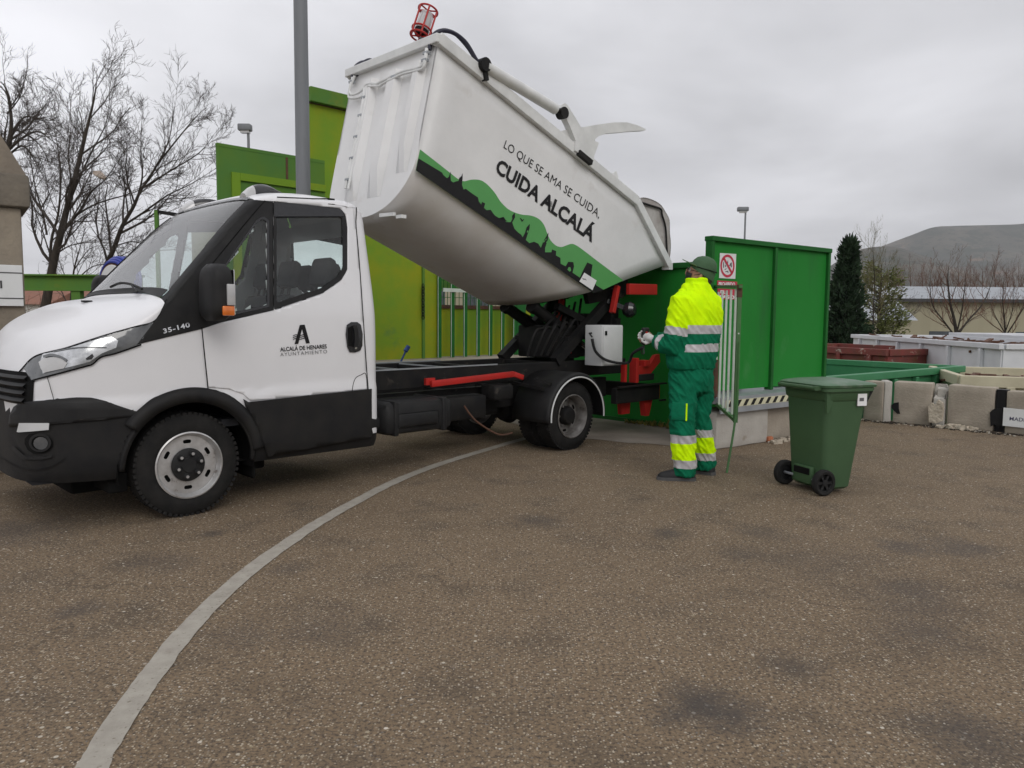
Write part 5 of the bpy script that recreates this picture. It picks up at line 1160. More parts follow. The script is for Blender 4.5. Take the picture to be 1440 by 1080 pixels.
# railing of dark green bars in front of a lower lime wall
s1 = SP(762, 440, YW).x + .6
lw2 = local_thing('lime_wall', 'lower lime green wall seen through the railing behind the chassis', 'wall', 0, YW + .25, 0)
zt = SP(640, 434, YW + .25).z
MB().box((sC - .1, 0, ZB), (s1 + 1.2, .05, zt)).build('wall_plate', 'lime_steel', lw2); MB().box((sC - .1, -.03, zt), (s1 + 1.2, .08, zt + .06)).build('top_beam', 'rust_steel', lw2)
rl2 = local_thing('railing', 'dark green bar railing in front of the lower lime wall', 'railing', 0, YW, 0)
zr = SP(630, 408, YW).z
px = [617, 635.5, 653.5, 671.5, 689, 706, 723]
for x in px:
    a = SP(x, 450, YW).x; MB().box((a - .035, -.03, ZB), (a + .035, .0, zr + .35)).build('bar', 'green_frame', rl2); MB().box((a - .042, -.034, ZB), (a - .035, -.026, zr + .35)).build('bar_edge', 'pale_bar', rl2)
MB().box((sC, -.05, zr - .03), (SP(653, 408, YW).x, -.03, zr + .03)).build('cross_rail', 'pale_bar', rl2); MB().box((sC, -.045, zr + .35), (s1, .02, zr + .42)).build('top_rail', 'green_frame', rl2)
MB().box((SP(726, 470, YW).x, -.02, ZB), (SP(738, 470, YW).x, .02, zr)).build('end_post', 'green_frame', rl2)
wm = local_thing('mesh_fence', 'wire mesh fence above the lower lime wall', 'fence', 0, YW + .6, 0); mm = MB(); s_ = sC
while s_ < s1: mm.bar((s_, 0, zt), (s_, 0, zr + .4), .008); s_ += .09
for z in (zt + .2, zt + .35, zr + .2): mm.bar((sC, 0, z), (s1, 0, z), .01)
mm.build('wire', 'green_frame', wm)['kind'] = 'stuff'
uw = local_thing('lime_wall', 'upper lime green sheet behind the railing, above the mesh fence', 'wall', 0, YW + .7, 0); MB().box((sC - .2, 0, zr + .02), (s1, .04, zr + 1.4)).build('wall_plate', 'old_green_steel', uw)
fb = local_thing('far_warehouse', 'pale beige building glimpsed through the mesh fence behind the chassis', 'building', 12, YW + 16, LOWZ); MB().box((0, 0, 0), (14, 8, 7)).build('wall', 'far_wall', fb); MB().box((-.2, -.2, 7), (14.2, 8.2, 7.3)).build('roof', 'far_roof', fb)
for k in range(5): MB().box((1 + 2.6 * k, -.04, 2.6), (2.4 + 2.6 * k, 0, 4.2)).build('window', 'far_glass', fb)
# shorter dark panel to the left of the lamp post
ya = 4.5; zA = SP(306, 203, ya).z; a0 = SP(306, 240, ya).x; a1 = SP(424, 240, ya).x + .35
pa_ = local_thing('green_steel_wall', 'weathered darker green steel panel left of the lamp post behind the cab', 'wall', 0, ya, 0)
MB().box((a0, 0, ZB), (a1, .04, zA)).build('wall_plate', 'old_green_steel', pa_)
h1 = SP(330, 246, ya).z; MB().box((a0 + .28, -.03, h1 - .06), (a1, 0, h1 + .03)).build('stiffener', 'lime_steel', pa_); MB().box((a0 + .17, -.025, ZB), (a0 + .28, 0, h1 + .03)).build('stiffener', 'lime_steel', pa_)
MB().box((a0, -.004, zA - .02), (a1, .05, zA + .02)).build('top_beam', 'old_green_steel', pa_)
xr = SP(402, 240, ya).x; MB().box((xr, -.006, h1 - .02), (xr + .03, 0, zA - .02)).build('rust_seam', 'rust_steel', pa_)
MB().bar((a0 + .3, -.05, h1 - .55), (a0 + 1.25, -.05, h1 - .12), .012).build('tie_rod', 'seal', pa_)
# lamp post in front of the walls
lp = thing('lamp_post', 'thick grey lamp post rising behind the cab out of the picture', 'lamp post', (atZ(427, 300, 8.6).x, 8.6, 0))
MB().tube([(0, 0, 0), (0, 0, 3), (0, 0, 8.2)], [.080, .077, .066], 24).build('shaft', 'pole_grey', lp, True); MB().box((-.2, -.2, 0), (.2, .2, .03)).build('base_plate', 'galvanised', lp)
MB().bar((0, 0, 8.1), (0, -1.0, 8.3), .06).build('arm', 'pole_grey', lp); MB().box((-.13, -1.6, 8.25), (.13, -.95, 8.38), bev=.03).build('lamp_head', 'galvanised', lp)
def far_lamp(label, px, py, ztop, D, w):
    q = atZ(px, py, D); o = thing('street_lamp', label, 'street lamp', (q.x, q.y, LOWZ), 0, 'distant street lamps'); h = q.z - LOWZ
    MB().tube([(0, 0, 0), (0, 0, h)], [.07, .045], 8).build('shaft', 'pole_grey', o, True); MB().box((-w * .75, -.15, h - .1), (w * .25, .15, h + .12), bev=.04).build('lamp_head', 'pole_grey', o, True); MB().box((-w * .55, -.1, h - .17), (w * .1, .1, h - .1)).build('lens', 'lens_clear', o)
far_lamp('small street lamp above the dark green panel, left of the lamp post', 349, 180, 0, 26, .42); far_lamp('small street lamp above the green screen on the right', 1048.5, 294.5, 0, 40, .55)
# ------------------------------------------------------------------ left edge: stone pillar with sign, green beam, hose reel
D = 6.2; k = D / FPX
pil = thing('stone_pillar', 'weathered stone gate pillar with sloping cap at the left edge', 'pillar', (atZ(0, 400, D).x, D, 0), R(36))
ox = pil.location.x; PX = lambda x, y: (atZ(x, y, D).x - ox, atZ(x, y, D).z)
xr1 = PX(26, 330)[0]; xr2 = PX(34, 260)[0]; zc0 = PX(20, 290)[1]; zc1 = PX(20, 243)[1]; zt1 = PX(0, 193)[1]
MB().box((xr1 - .85, 0, 0), (xr1, .7, zc0), bev=.02).build('shaft', 'stone_post', pil, True); MB().box((xr2 - .95, -.06, zc0), (xr2, .76, zc1), bev=.025).build('cornice', 'stone_dark', pil, True)
xa = PX(-60, 120)[0]; MB().prism([(xr2 - .02, -.03, zc1), (xr2 - .93, -.03, zc1), (xr2 - .60, -.03, zt1 + .33), (xr2 - .35, -.03, zt1 + .33)], (0, .75, 0)).build('cap', 'stone_post', pil)
zs0, zs1 = PX(20, 430.5)[1], PX(20, 372.5)[1]; xs = PX(31.5, 400)[0]
sgn = thing('paper_sign', 'white sign with black rules on the stone pillar at the left edge', 'sign', (ox, D - .045, 0), R(36)); MB().box((xs - .9, 0, zs0), (xs, .03, zs1), bev=.004).build('plate', 'sign_white', sgn)
for yy in (383.5, 419.5): z = PX(20, yy)[1]; MB().box((xs - .9, -.003, z - .004), (xs, 0, z + .004)).build('rule', 'print_black', sgn)
uv, fs = text_mesh('Papel', .0); x1 = PX(7, 404)[0]; z0 = PX(5, 405.5)[1]; MB().add([(x1 - .30 + .30 * a, -.005, z0 + .062 * b) for a, b in uv], fs).build('lettering', 'print_black', sgn)
Db = 10.5; o_ = atZ(30, 400, Db); bmth = thing('green_beam', 'horizontal green steel I beam on a short post left of the cab', 'beam', (o_.x, Db, 0)); z1 = atZ(90, 386, Db).z; z0 = atZ(90, 409, Db).z; L_ = atZ(190, 390, Db).x - o_.x
for nm, z_, h_, d_ in (('top_flange', z1 - .02, .02, .14), ('bottom_flange', z0, .02, .14), ('web', z0 + .02, z1 - z0 - .04, .015)): MB().box((-1.2, -d_ / 2, z_), (L_ + .1, d_ / 2, z_ + h_)).build(nm, 'old_green_steel', bmth)
xp = atZ(109, 410, Db).x - o_.x; MB().box((xp - .06, -.05, 0), (xp + .06, .05, z0)).build('post', 'old_green_steel', bmth); MB().box((L_ - .05, -.05, 0), (L_ + .05, .05, z0)).build('post', 'old_green_steel', bmth)
q = atZ(168, 398, 9.6); hr = thing('hose_reel', 'blue hose coiled on a reel beside the windscreen', 'hose reel', (q.x, q.y, 0), R(-28)); rr_ = .30
hs = MB()
for k in range(7):
    r0 = .26 + .025 * (k % 3); yy = -.08 + .03 * k; hs.tube([(r0 * math.cos(a), yy + .008 * math.sin(3 * a + k), q.z + r0 * math.sin(a)) for a in [j * math.pi / 16 for j in range(33)]], .022, 7, cap=False)
hs.tube(catmull([(-.27, -.05, q.z), (-.30, -.06, q.z - .25), (-.26, -.05, q.z - .6), (-.1, 0, q.z - .8)], 5), .022, 7); hs.build('hose', 'hose_blue', hr, True)
MB().lathe([(.06, -.12), (.21, -.11), (.22, -.10), (.22, .12), (.06, .13)], (0, 0, q.z), (0, 1, 0), 28).build('drum', 'grey_paint', hr, True); MB().lathe([(.22, -.10), (.235, -.1), (.235, .12), (.22, .12)], (0, 0, q.z), (0, 1, 0), 28).build('drum_rim', 'rust_steel', hr, True)
MB().bar((0, .1, 0), (0, .1, q.z), .07).build('stand', 'galvanised', hr)
q = atZ(220, 296, 9.2); bp_ = thing('bracket_post', 'slim green post with a dark arm behind the windscreen', 'post', (q.x, q.y, 0)); MB().box((-.02, -.02, 0), (.02, .02, q.z)).build('post', 'old_green_steel', bp_); q2 = atZ(254, 299, 9.2); MB().bar((-.02, 0, q.z - .01), (q2.x - q.x + .2, 0, q2.z - .06), .035, .04).build('arm', 'chassis_black', bp_)
# ------------------------------------------------------------------ trees
def rot_about(v, ax, a): return Matrix.Rotation(a, 3, ax) @ v
def grow(mb, p, d, length, r, level, rg, wig=.18, upb=.12, kids=(5, 5, 4), spread=(.45, .95), n_side=(7, 5, 4, 3), seg=(7, 6, 5, 3), ratio=.62, mi=0):
    """one limb and, recursively, its side shoots"""
    pts, rad = [p.copy()], [r]; sg = seg[min(level, 3)]; q = p.copy(); dd = d.normalized(); taper = .35 if level < 3 else .4
    for i in range(sg):
        dd = (dd + Vector((rg.gauss(0, wig), rg.gauss(0, wig), rg.gauss(0, wig) + upb)) * (.55 if level == 0 else 1)).normalized()
        q = q + dd * (length / sg); pts.append(q.copy()); rad.append(r * (1 - (1 - taper) * (i + 1) / sg))
    mb.tube(pts, rad, n_side[min(level, 3)], mi if level == 0 else min(1, level - 0) if level > 1 else mi, cap=False)
    branch(mb, pts, rad, length, level, rg, wig, upb, kids, spread, n_side, seg, ratio, mi)
def branch(mb, pts, rad, length, level, rg, wig, upb, kids, spread, n_side, seg, ratio, mi, start=.22):
    if level >= len(kids): return
    nk = kids[level]; sg = len(pts) - 1
    for k in range(nk):
        f = start + (1 - start) * (k + rg.random()) / nk; i = min(int(f * sg), sg - 1); u = f * sg - i
        p = pts[i].lerp(pts[i + 1], u); t = (pts[i + 1] - pts[i]).normalized(); ax = t.cross(Vector((rg.gauss(0, 1), rg.gauss(0, 1), rg.gauss(0, 1)))).normalized()
        nd_ = rot_about(t, ax, rg.uniform(*spread)); rr = max(.0035, rad[i] * rg.uniform(.4, .6))
        grow(mb, p, nd_, length * ratio * rg.uniform(.65, 1.15) * (1.1 - .45 * f), rr, level + 1, rg, wig, upb, kids, spread, n_side, seg, ratio, mi)
def bare_tree(label, base_px, D, limbs, seed, mats=('bark', 'twig'), group='bare winter trees', kids=(12, 8, 6), wig=.15, upb=.07, ratio=.5, zg=LOWZ, rtrunk=.14, cat='tree'):
    """limbs: list of (pixel polyline, start radius) traced at distance D (with a little depth scatter); twigs grown from them"""
    rg = random.Random(seed); b = atZ(*base_px, D); root = thing('bare_tree', label, cat, (b.x, D, zg), 0, group); O = Vector((b.x, D, zg))
    tr = MB(); tw = MB()
    for li, (pl, r0) in enumerate(limbs):
        dep = 0 if li == 0 else rg.uniform(-1, 1) * .22; P = []
        for i, (x, y) in enumerate(pl):
            f = i / (len(pl) - 1); P.append(atZ(x, y, D + (0 if li == 0 else dep * D * .28 * f)) - O)
        if li == 0: P = [Vector((P[0].x, P[0].y, 0))] + P
        P = catmull(P, 4); rad = [max(.005, (r0 * .76 if li == 0 else r0 * .52) * (1 - (i / (len(P) - 1))) ** .8) for i in range(len(P))]
        tr.tube(P, rad, 8, cap=False); ln_ = sum((b_ - a_).length for a_, b_ in zip(P, P[1:]))
        branch(tw, P, rad, min(ln_, 3.2), 0, rg, wig, upb, kids, (.4, .9), (5, 4, 3, 3), (6, 5, 4, 3), ratio, 0, start=.3 if li == 0 else .12)
    for m_ in (tr, tw): m_.m = [0] * len(m_.f)
    tr.build('trunk', mats[0], root, True, 60, recalc=False); tw.build('crown', mats[1], root, False, recalc=False); return root
bare_tree('large bare tree with forked trunk behind the left end of the green beam', (60, 470), 15, [
    ([(60, 470), (66, 420), (75, 370), (85, 330), (95, 290), (108, 240), (120, 190), (132, 140), (137, 105)], .135),
    ([(70, 400), (72, 340), (82, 300), (85, 250), (80, 200), (72, 160)], .06), ([(88, 322), (110, 300), (128, 270), (150, 250), (180, 205)], .055),
    ([(85, 335), (105, 305), (140, 285), (190, 270), (220, 250)], .05), ([(66, 330), (60, 300), (50, 265), (42, 215), (38, 160)], .04), ([(96, 288), (112, 250), (128, 215), (150, 170), (155, 115)], .045),
    ([(102, 262), (96, 220), (100, 180), (98, 130)], .035), ([(76, 360), (100, 345), (140, 340), (165, 345)], .03)], 11)
bare_tree('bare tree leaning right with a forked top, between beam and cab', (140, 470), 17, [
    ([(140, 470), (140, 420), (148, 378), (160, 350), (172, 318), (188, 290), (198, 268), (222, 230), (238, 195), (245, 150)], .10),
    ([(172, 318), (200, 300), (235, 275), (270, 258), (305, 236)], .055), ([(190, 288), (200, 250), (198, 210), (200, 160)], .05), ([(205, 262), (240, 240), (280, 215), (300, 190)], .045), ([(222, 230), (250, 195), (275, 165), (290, 152)], .04),
    ([(165, 345), (190, 340), (225, 352), (250, 350)], .03), ([(180, 300), (175, 260), (170, 220), (172, 190)], .035), ([(148, 378), (170, 360), (200, 345)], .03)], 12)
bare_tree('dense dark bare tree at the top left behind the stone pillar', (-14, 470), 19, [
    ([(-14, 470), (-12, 380), (-6, 290), (4, 240), (12, 205), (16, 170), (10, 130), (2, 115)], .16), ([(8, 215), (30, 195), (52, 185), (70, 195), (92, 215)], .07), ([(6, 225), (30, 205), (45, 220), (62, 250)], .06), ([(14, 190), (34, 165), (55, 168), (75, 175)], .055), ([(10, 225), (28, 235), (45, 270), (58, 310)], .05), ([(10, 160), (26, 140), (34, 120)], .04), ([(14, 180), (40, 190), (60, 210), (72, 240)], .045), ([(4, 215), (24, 180), (44, 150)], .045)], 13, kids=(12, 8, 6))
bare_tree('low scrubby bare tree under the leaning trees left of the cab', (98, 470), 20, [([(98, 470), (100, 420), (104, 380), (112, 350), (120, 320)], .06), ([(102, 400), (130, 375), (165, 372), (190, 380)], .035), ([(100, 405), (86, 375), (78, 345)], .03), ([(104, 380), (126, 350), (150, 345)], .03)], 14, kids=(9, 7, 4))
q = atZ(140, 246, 14.6); bg_ = MB(); pts = []
for i in range(5):
    for j in range(4):
        u, v = i / 4 - .5, j / 3 - .5; pts.append(Vector((u * .24 + .03 * noise.noise(Vector((u * 7, v * 5, 1))), .07 * noise.noise(Vector((u * 6, v * 6, 3))), -u * .10 + v * .16 * (1 - abs(u)) + .03 * noise.noise(Vector((u * 9, v * 9, 7))))))
bg_.add(pts, [(i * 4 + j, i * 4 + j + 1, (i + 1) * 4 + j + 1, (i + 1) * 4 + j) for i in range(4) for j in range(3)]); bo_ = bg_.build('plastic_bag', 'bag_plastic', None, True, 80); bo_.location = q; tag(bo_, 'brownish plastic bag caught high in the bare tree branches', 'bag'); md = bo_.modifiers.new('t', 'SOLIDIFY'); md.thickness = .012
# juniper: upright evergreen
def leafy(name, label, px, D, h, rad_f, n, mat, seed, leaf=.10, zg=LOWZ, cat='tree', up=.8, group=None):
    rg = random.Random(seed); b = atZ(px, 450, D); o = thing(name, label, cat, (b.x, D, zg), 0, group); m = MB(); bn = MB()
    bn.tube([(0, 0, 0), (0, 0, h * .55), (0, 0, h * .95)], [.11, .07, .015], 7)
    for k in range(n // 60):
        z = h * (.04 + .9 * rg.random()); a = rg.uniform(0, 6.28); R0 = rad_f(z / h); e = Vector((math.cos(a) * R0, math.sin(a) * R0, min(h, z + R0 * .6))); bn.tube([(0, 0, z), e * .5 + Vector((0, 0, z * .5 - .02)), e], [.025, .016, .006], 4, cap=False)
        for j in range(60):
            f = rg.random() ** .55; c = Vector((0, 0, z)).lerp(e, f) + Vector((rg.gauss(0, .05), rg.gauss(0, .05), rg.gauss(0, .06))) * (1 + R0 * .9)
            t = Vector((math.cos(a) * .6 + rg.gauss(0, .5), math.sin(a) * .6 + rg.gauss(0, .5), up + rg.gauss(0, .35))).normalized() * leaf * rg.uniform(.5, 1.25); w_ = t.cross(Vector((rg.gauss(0, 1), rg.gauss(0, 1), rg.gauss(0, 1)))).normalized() * leaf * .16
            m.add([c - w_, c + w_, c + t * .6 + w_ * .8, c + t, c + t * .6 - w_ * .8], [(0, 1, 2, 4), (4, 2, 3)])
    bn.build('trunk', 'bark', o, True); m.build('crown', mat, o, recalc=False); return o
D = 24.; hj = atZ(1186, 324, D).z - LOWZ
leafy('juniper', 'tall dark pointed evergreen just right of the green screen', 1189, D, hj, lambda f: (.95 * (1 - f) ** .95 * min(1, .55 + f * 3)) * (1 + .14 * math.sin(f * 23)) + .03, 16000, 'juniper_leaf', 5, .17)
D = 30.; ho = atZ(1238, 362, D).z - LOWZ
leafy('olive_tree', 'yellowish green rounded tree right behind the dark evergreen', 1236, D, ho, lambda f: .9 * math.sin(math.pi * min(1, .12 + f * .85)) ** .7 + .05, 5200, 'olive_leaf', 6, .15, up=.3)
bare_tree('thin pale bare poplar tree behind the evergreen on the right', (1228, 500), 28, [([(1228, 500), (1228, 440), (1230, 400), (1228, 360), (1227, 345)], .05), ([(1228, 440), (1240, 400), (1246, 365)], .03), ([(1228, 450), (1218, 410), (1222, 372)], .03), ([(1229, 460), (1250, 425), (1262, 400)], .03)], 15, ('bark', 'twig_olive'), kids=(12, 6, 4), upb=.25)
bare_tree('vase shaped bare tree behind the white container, left of the last one', (1344, 500), 26, [
    ([(1344, 500), (1345, 474), (1342, 450), (1336, 425), (1333, 395), (1334, 375)], .11), ([(1344, 474), (1326, 450), (1312, 430), (1308, 405), (1308, 380)], .06), ([(1346, 472), (1362, 450), (1380, 430), (1392, 405), (1399, 375)], .07), ([(1345, 470), (1352, 440), (1356, 410), (1358, 385)], .06), ([(1330, 455), (1318, 440), (1302, 432)], .03), ([(1345, 468), (1368, 448), (1388, 440)], .04)], 16, ('bark', 'twig_red'), kids=(10, 6, 4), upb=.2, ratio=.42)
bare_tree('bare tree at the right edge behind the white containers', (1415, 500), 27, [
    ([(1415, 500), (1414, 472), (1412, 445), (1410, 420), (1412, 395)], .07), ([(1414, 470), (1400, 445), (1392, 425)], .04), ([(1416, 470), (1432, 445), (1446, 420), (1450, 395)], .05), ([(1414, 466), (1424, 435), (1426, 400)], .04)], 17, ('bark', 'twig_red'), kids=(10, 6, 4), upb=.2, ratio=.42)
bare_tree('low tangled bare bush beside the evergreen, by the far shed', (1256, 500), 33, [([(1256, 500), (1258, 465), (1266, 435), (1275, 415)], .05), ([(1257, 470), (1245, 445), (1240, 420)], .04), ([(1257, 465), (1280, 445), (1292, 430)], .04), ([(1257, 475), (1262, 455), (1262, 440)], .03)], 18, kids=(10, 7, 4), ratio=.45)
for k, px in enumerate(range(1262, 1450, 17)):             # row of reddish trees far behind the shed
    bare_tree(['leftmost', 'second', 'third', 'fourth', 'fifth', 'sixth', 'seventh', 'eighth', 'ninth', 'tenth', 'eleventh', 'twelfth'][k] + (' from left' if k else '') + ' reddish bare tree in the far row above the shed roof', (px, 470), 95 + 4 * math.sin(k * 2.1), [([(px, 470), (px + 2, 420), (px + 1, 395 - 7 * math.sin(k * 1.7)), (px, 375 - 8 * math.sin(k * 1.3))], .16), ([(px, 425), (px - 6, 405), (px - 8, 385)], .08), ([(px, 425), (px + 6, 402), (px + 8, 384)], .08)], 30 + k, ('twig_red', 'twig_red'), 'far row of trees', kids=(12, 7, 3), upb=.2, ratio=.6)
# ------------------------------------------------------------------ containers on the lower level
def skip(label, name, C0, dirA, la, lb, ztop, mat, ribs, rimmat=None, grp='waste containers on the lower level', nrib_z=None, rimh=.10):
    """open top container: corner C0, long side along dirA (unit), other side perpendicular away"""
    dA = Vector((dirA[0], dirA[1], 0)).normalized(); rz = math.atan2(dA.y, dA.x); o = thing(name, label, 'container', (C0[0], C0[1], LOWZ), rz, grp); h = ztop - LOWZ; sgn = lb / abs(lb); B = abs(lb)
    def w_(x0, y0, x1, y1, nm='side_panel'): MB().box((min(x0, x1), min(y0, y1), .12), (max(x0, x1), max(y0, y1), h - .02)).build(nm, mat, o)
    w_(.02, 0, la - .02, .03 * sgn); w_(.02, lb, la - .02, lb - .03 * sgn); w_(.0, 0.03 * sgn, .03, lb - .03 * sgn); w_(la - .03, .03 * sgn, la, lb - .03 * sgn)
    MB().box((.03, min(.03 * sgn, lb), .12), (la - .03, max(.03 * sgn, lb), .18)).build('floor', rimmat or mat, o)
    for (a, b) in (((-.03, -.02 * sgn, h), (la + .03, -.02 * sgn, h)), ((-.03, lb + .02 * sgn, h), (la + .03, lb + .02 * sgn, h))): MB().bar(a, b, .09, rimh, bev=.01).build('rim', rimmat or mat, o)
    for (a, b) in (((0, .05 * sgn, h), (0, lb - .05 * sgn, h)), ((la, .05 * sgn, h), (la, lb - .05 * sgn, h))): MB().bar(a, b, .09, rimh * .98, bev=.01).build('rim', rimmat or mat, o)
    for k in range(ribs):
        x = la * (k + .5) / ribs
        for yy in (-.035 * sgn, lb + .035 * sgn): MB().box((x - .05, yy - .035, .12), (x + .05, yy + .035, h - .06), bev=.008).build('rib', mat, o)
    for z in (nrib_z or ()):
        for yy in (-.02 * sgn, lb + .02 * sgn): MB().box((0, yy - .02, z * h - .03), (la, yy + .02, z * h + .03)).build('waist_rail', mat, o)
    for x in (.15, la - .35): MB().box((x, .3 * sgn if sgn > 0 else lb + .3, 0), (x + .2, B - .3 if sgn > 0 else -.3, .12)).build('skid', mat, o)
    return o
zg_ = .55; Cg = G(1351, 518.5, zg_); Ag = G(1215, 530, zg_); da = (Ag - Cg).normalized()
skip('bright green open container behind the concrete block wall', 'waste_container', Cg, da, 5.2, -2.35, zg_, 'skip_green', 8)
zw = .85; Cw = G(1409, 487.5, zw); Aw = G(1200, 472.5, zw); dw = (Aw - Cw).normalized(); lw_ = (Aw - Cw).length
skip('long white ribbed container with rusty rim behind the green one', 'waste_container', Cw, dw, lw_, -2.4, zw, 'skip_white', 6, nrib_z=(.55,))
Cw2 = G(1362, 473.5, .95); skip('second white container behind the first, at the right edge', 'waste_container', Vector((Cw2.x + 1.2, Cw2.y - 2.0, 0)), dw, 6, -2.4, .93, 'skip_white', 5)
MB().box((0, 0, 0), (.1, .1, .1))
zr_ = .62; Cr = G(1247, 496, zr_); Ar = G(1150, 491, zr_); skip('rusty red container with battered rim between screen and white container', 'waste_container', Cr, (Ar - Cr).normalized(), 3.2, -2.2, zr_, 'skip_red', 4, 'skip_red', rimh=.14)
zb = .5; Cb = G(1352, 535.5, zb); Ab = G(1500, 540, zb); skip('cream coloured rusty container at the right edge behind the blocks', 'waste_container', Cb, (Ab - Cb).normalized(), 4.5, 2.2, zb, 'skip_beige', 4, 'skip_beige', rimh=.15)
# rusty scrap poking out of the white container rims
for k, (C1, d1, l1, z1_, lb) in enumerate(((Cw, dw, lw_, zw, 'rusty scrap metal heaped in the long white container'), (Cb, (Ab - Cb).normalized(), 4.5, zb, 'rusty scrap in the cream coloured container'))):
    m = MB(); rg = random.Random(40 + k); pb_ = Vector((-d1.y, d1.x, 0)) * (-1 if k == 0 else 1)
    for j in range(150):
        c = C1 + d1 * rg.uniform(.1, l1 - .1) + pb_ * rg.uniform(.15, 2.0); c.z = z1_ - .03 + rg.uniform(-.1, .07); v = Vector((rg.gauss(0, 1), rg.gauss(0, 1), rg.gauss(0, .12))).normalized() * rg.uniform(.15, .5); m.bar(c, c + v, rg.uniform(.03, .12), rg.uniform(.01, .05))
    tag(m.build('scrap_metal', 'rust_steel'), lb, 'scrap', kind='stuff')
# ------------------------------------------------------------------ far shed, sheds at the left, hills
D = 58.; x0 = atZ(1252, 440, D).x; z_e = atZ(1340, 420.5, D).z; z_r = atZ(1340, 410.5, D + 9).z
sh = thing('far_shed', 'long beige shed with pale grey roof behind the bare trees on the right', 'building', (x0, D, LOWZ)); he = z_e - LOWZ; W_ = 42
MB().box((0, 0, 0), (W_, 16, he)).build('wall', 'far_wall', sh)
MB().prism([(-.4, -.5, he), (-.4, 8, z_r - LOWZ + .4), (-.4, 16.5, he)], (W_ + .8, 0, 0)).build('roof', 'far_roof', sh)
MB().box((-.4, -.55, he - .25), (W_ + .4, -.45, he)).build('gutter', 'print_black', sh)
for k in range(6): MB().box((3 + k * 6.5, -.05, 1.2), (4.6 + k * 6.5, .0, 2.2)).build('window', 'far_glass', sh)
q = atZ(1232, 432, 48); s2 = thing('small_shed', 'small shed with pale roof between evergreen and long shed', 'building', (q.x - 2, 48, LOWZ)); MB().box((0, 0, 0), (4.2, 5, q.z - LOWZ - .8)).build('wall', 'far_wall', s2); MB().prism([(-.3, -.3, q.z - LOWZ - .8), (-.3, 2.5, q.z - LOWZ + .5), (-.3, 5.3, q.z - LOWZ - .8)], (4.8, 0, 0)).build('roof', 'far_roof', s2)
MB().box((1, -.03, .2), (2, .0, 2.1)).build('door', 'far_glass', s2)
def house(label, px0, px1, pyt, D, wallm, roofm, seed, hz=1.4):
    a, b = atZ(px0, pyt, D), atZ(px1, pyt, D); w_ = b.x - a.x; h = a.z - LOWZ; o = thing('far_house', label, 'building', (a.x, D, LOWZ), 0, 'far houses at the left'); MB().box((0, 0, 0), (w_, 8, h)).build('wall', wallm, o); MB().prism([(-.3, -.4, h), (-.3, 4, h + hz), (-.3, 8.4, h)], (w_ + .6, 0, 0)).build('roof', roofm, o)
    nw = max(2, int(w_ / 3))
    for k in range(nw): MB().box((w_ * (k + .3) / nw, -.06, h * .45), (w_ * (k + .62) / nw, -.0, h * .75)).build('window', 'far_glass', o)
house('pale far house under the green beam at the left', 36, 66, 428, 70, 'far_white', 'far_tile', 1); house('cream far house between the tree trunks under the beam', 78, 135, 424, 78, 'far_wall', 'far_tile', 2); house('grey far house behind the hose reel', 128, 190, 422, 85, 'far_white', 'far_roof', 3); house('low far house hidden behind the stone pillar', -60, 30, 425, 75, 'far_white', 'far_tile', 4)
q = atZ(40, 436, 30); vb = thing('blue_van', 'small blue van far off under the green beam', 'van', (q.x - .6, 30, LOWZ)); hb_ = q.z - LOWZ
MB().box((0, 0, .3), (3.6, 1.7, 1.0), bev=.12).box((.7, .05, .95), (3.55, 1.65, hb_), bev=.2).build('body', 'far_blue', vb, True); MB().box((.9, -.01, 1.1), (1.7, 0.06, hb_ - .25)).build('window', 'far_glass', vb)
for x in (.7, 2.8): MB().lathe([(0, -.02), (.32, -.02), (.32, .2), (0, .2)], (x, 0, .32), (0, 1, 0), 16).build('wheel', 'rubber', vb, True)
bsh = MB(); rg = random.Random(77)
for k in range(900):
    px = rg.uniform(30, 200); c = atZ(px, rg.uniform(420, 452), rg.uniform(21, 25)); v = Vector((rg.gauss(0, .6), rg.gauss(0, .3), abs(rg.gauss(0, 1)))).normalized() * rg.uniform(.2, .7); c.z = LOWZ + rg.random() ** 1.5 * 3.2 ; bsh.tube([c, c + v * .5 + Vector((rg.gauss(0, .05), 0, 0)), c + v], [.008, .006, .003], 3, cap=False)
tag(bsh.build('brushwood', 'twig_red', recalc=False), 'tangle of reddish winter scrub below the green beam', 'scrub', kind='stuff')
def hill(label, pts, D, dep, seed, mat='hill', name='hill'):
    """ridge whose skyline passes through the given pixels at distance D, sloping down to the plain on both sides"""
    P = catmull([atZ(x, y, D) for x, y in pts], 8); m = MB(); rows_ = []; nf = 14
    for j in range(nf + 1):
        f = j / nf; row = []
        for i, p in enumerate(P):
            prof = (1 - f) ** 1.25; y_ = D - dep * f; nz = noise.fractal(Vector((p.x * .004, y_ * .004, seed)), 1, 2, 5) * (.16 if 0 < f < 1 else .0)
            row.append(Vector((p.x, y_, LOWZ - .5 + (p.z - LOWZ) * max(0, prof + nz * f * (1 - f) * 3.2))))
        rows_.append(row)
    backr = [Vector((p.x, D + dep * .8, LOWZ - .5)) for p in P]; rows_ = [backr] + rows_
    n_ = len(P); m.v = [v for r in rows_ for v in r]; m.f = [(j * n_ + i, j * n_ + i + 1, (j + 1) * n_ + i + 1, (j + 1) * n_ + i) for j in range(len(rows_) - 1) for i in range(n_ - 1)]; m.m = [0] * len(m.f)
    o = m.build(name, mat, None, True, 60); o['kind'] = 'structure'; return o
hill('', [(1140, 392), (1170, 372), (1200, 354), (1228, 347), (1260, 347), (1290, 356), (1320, 366), (1360, 384), (1420, 402), (1480, 420)], 1150, 420, 1.3)
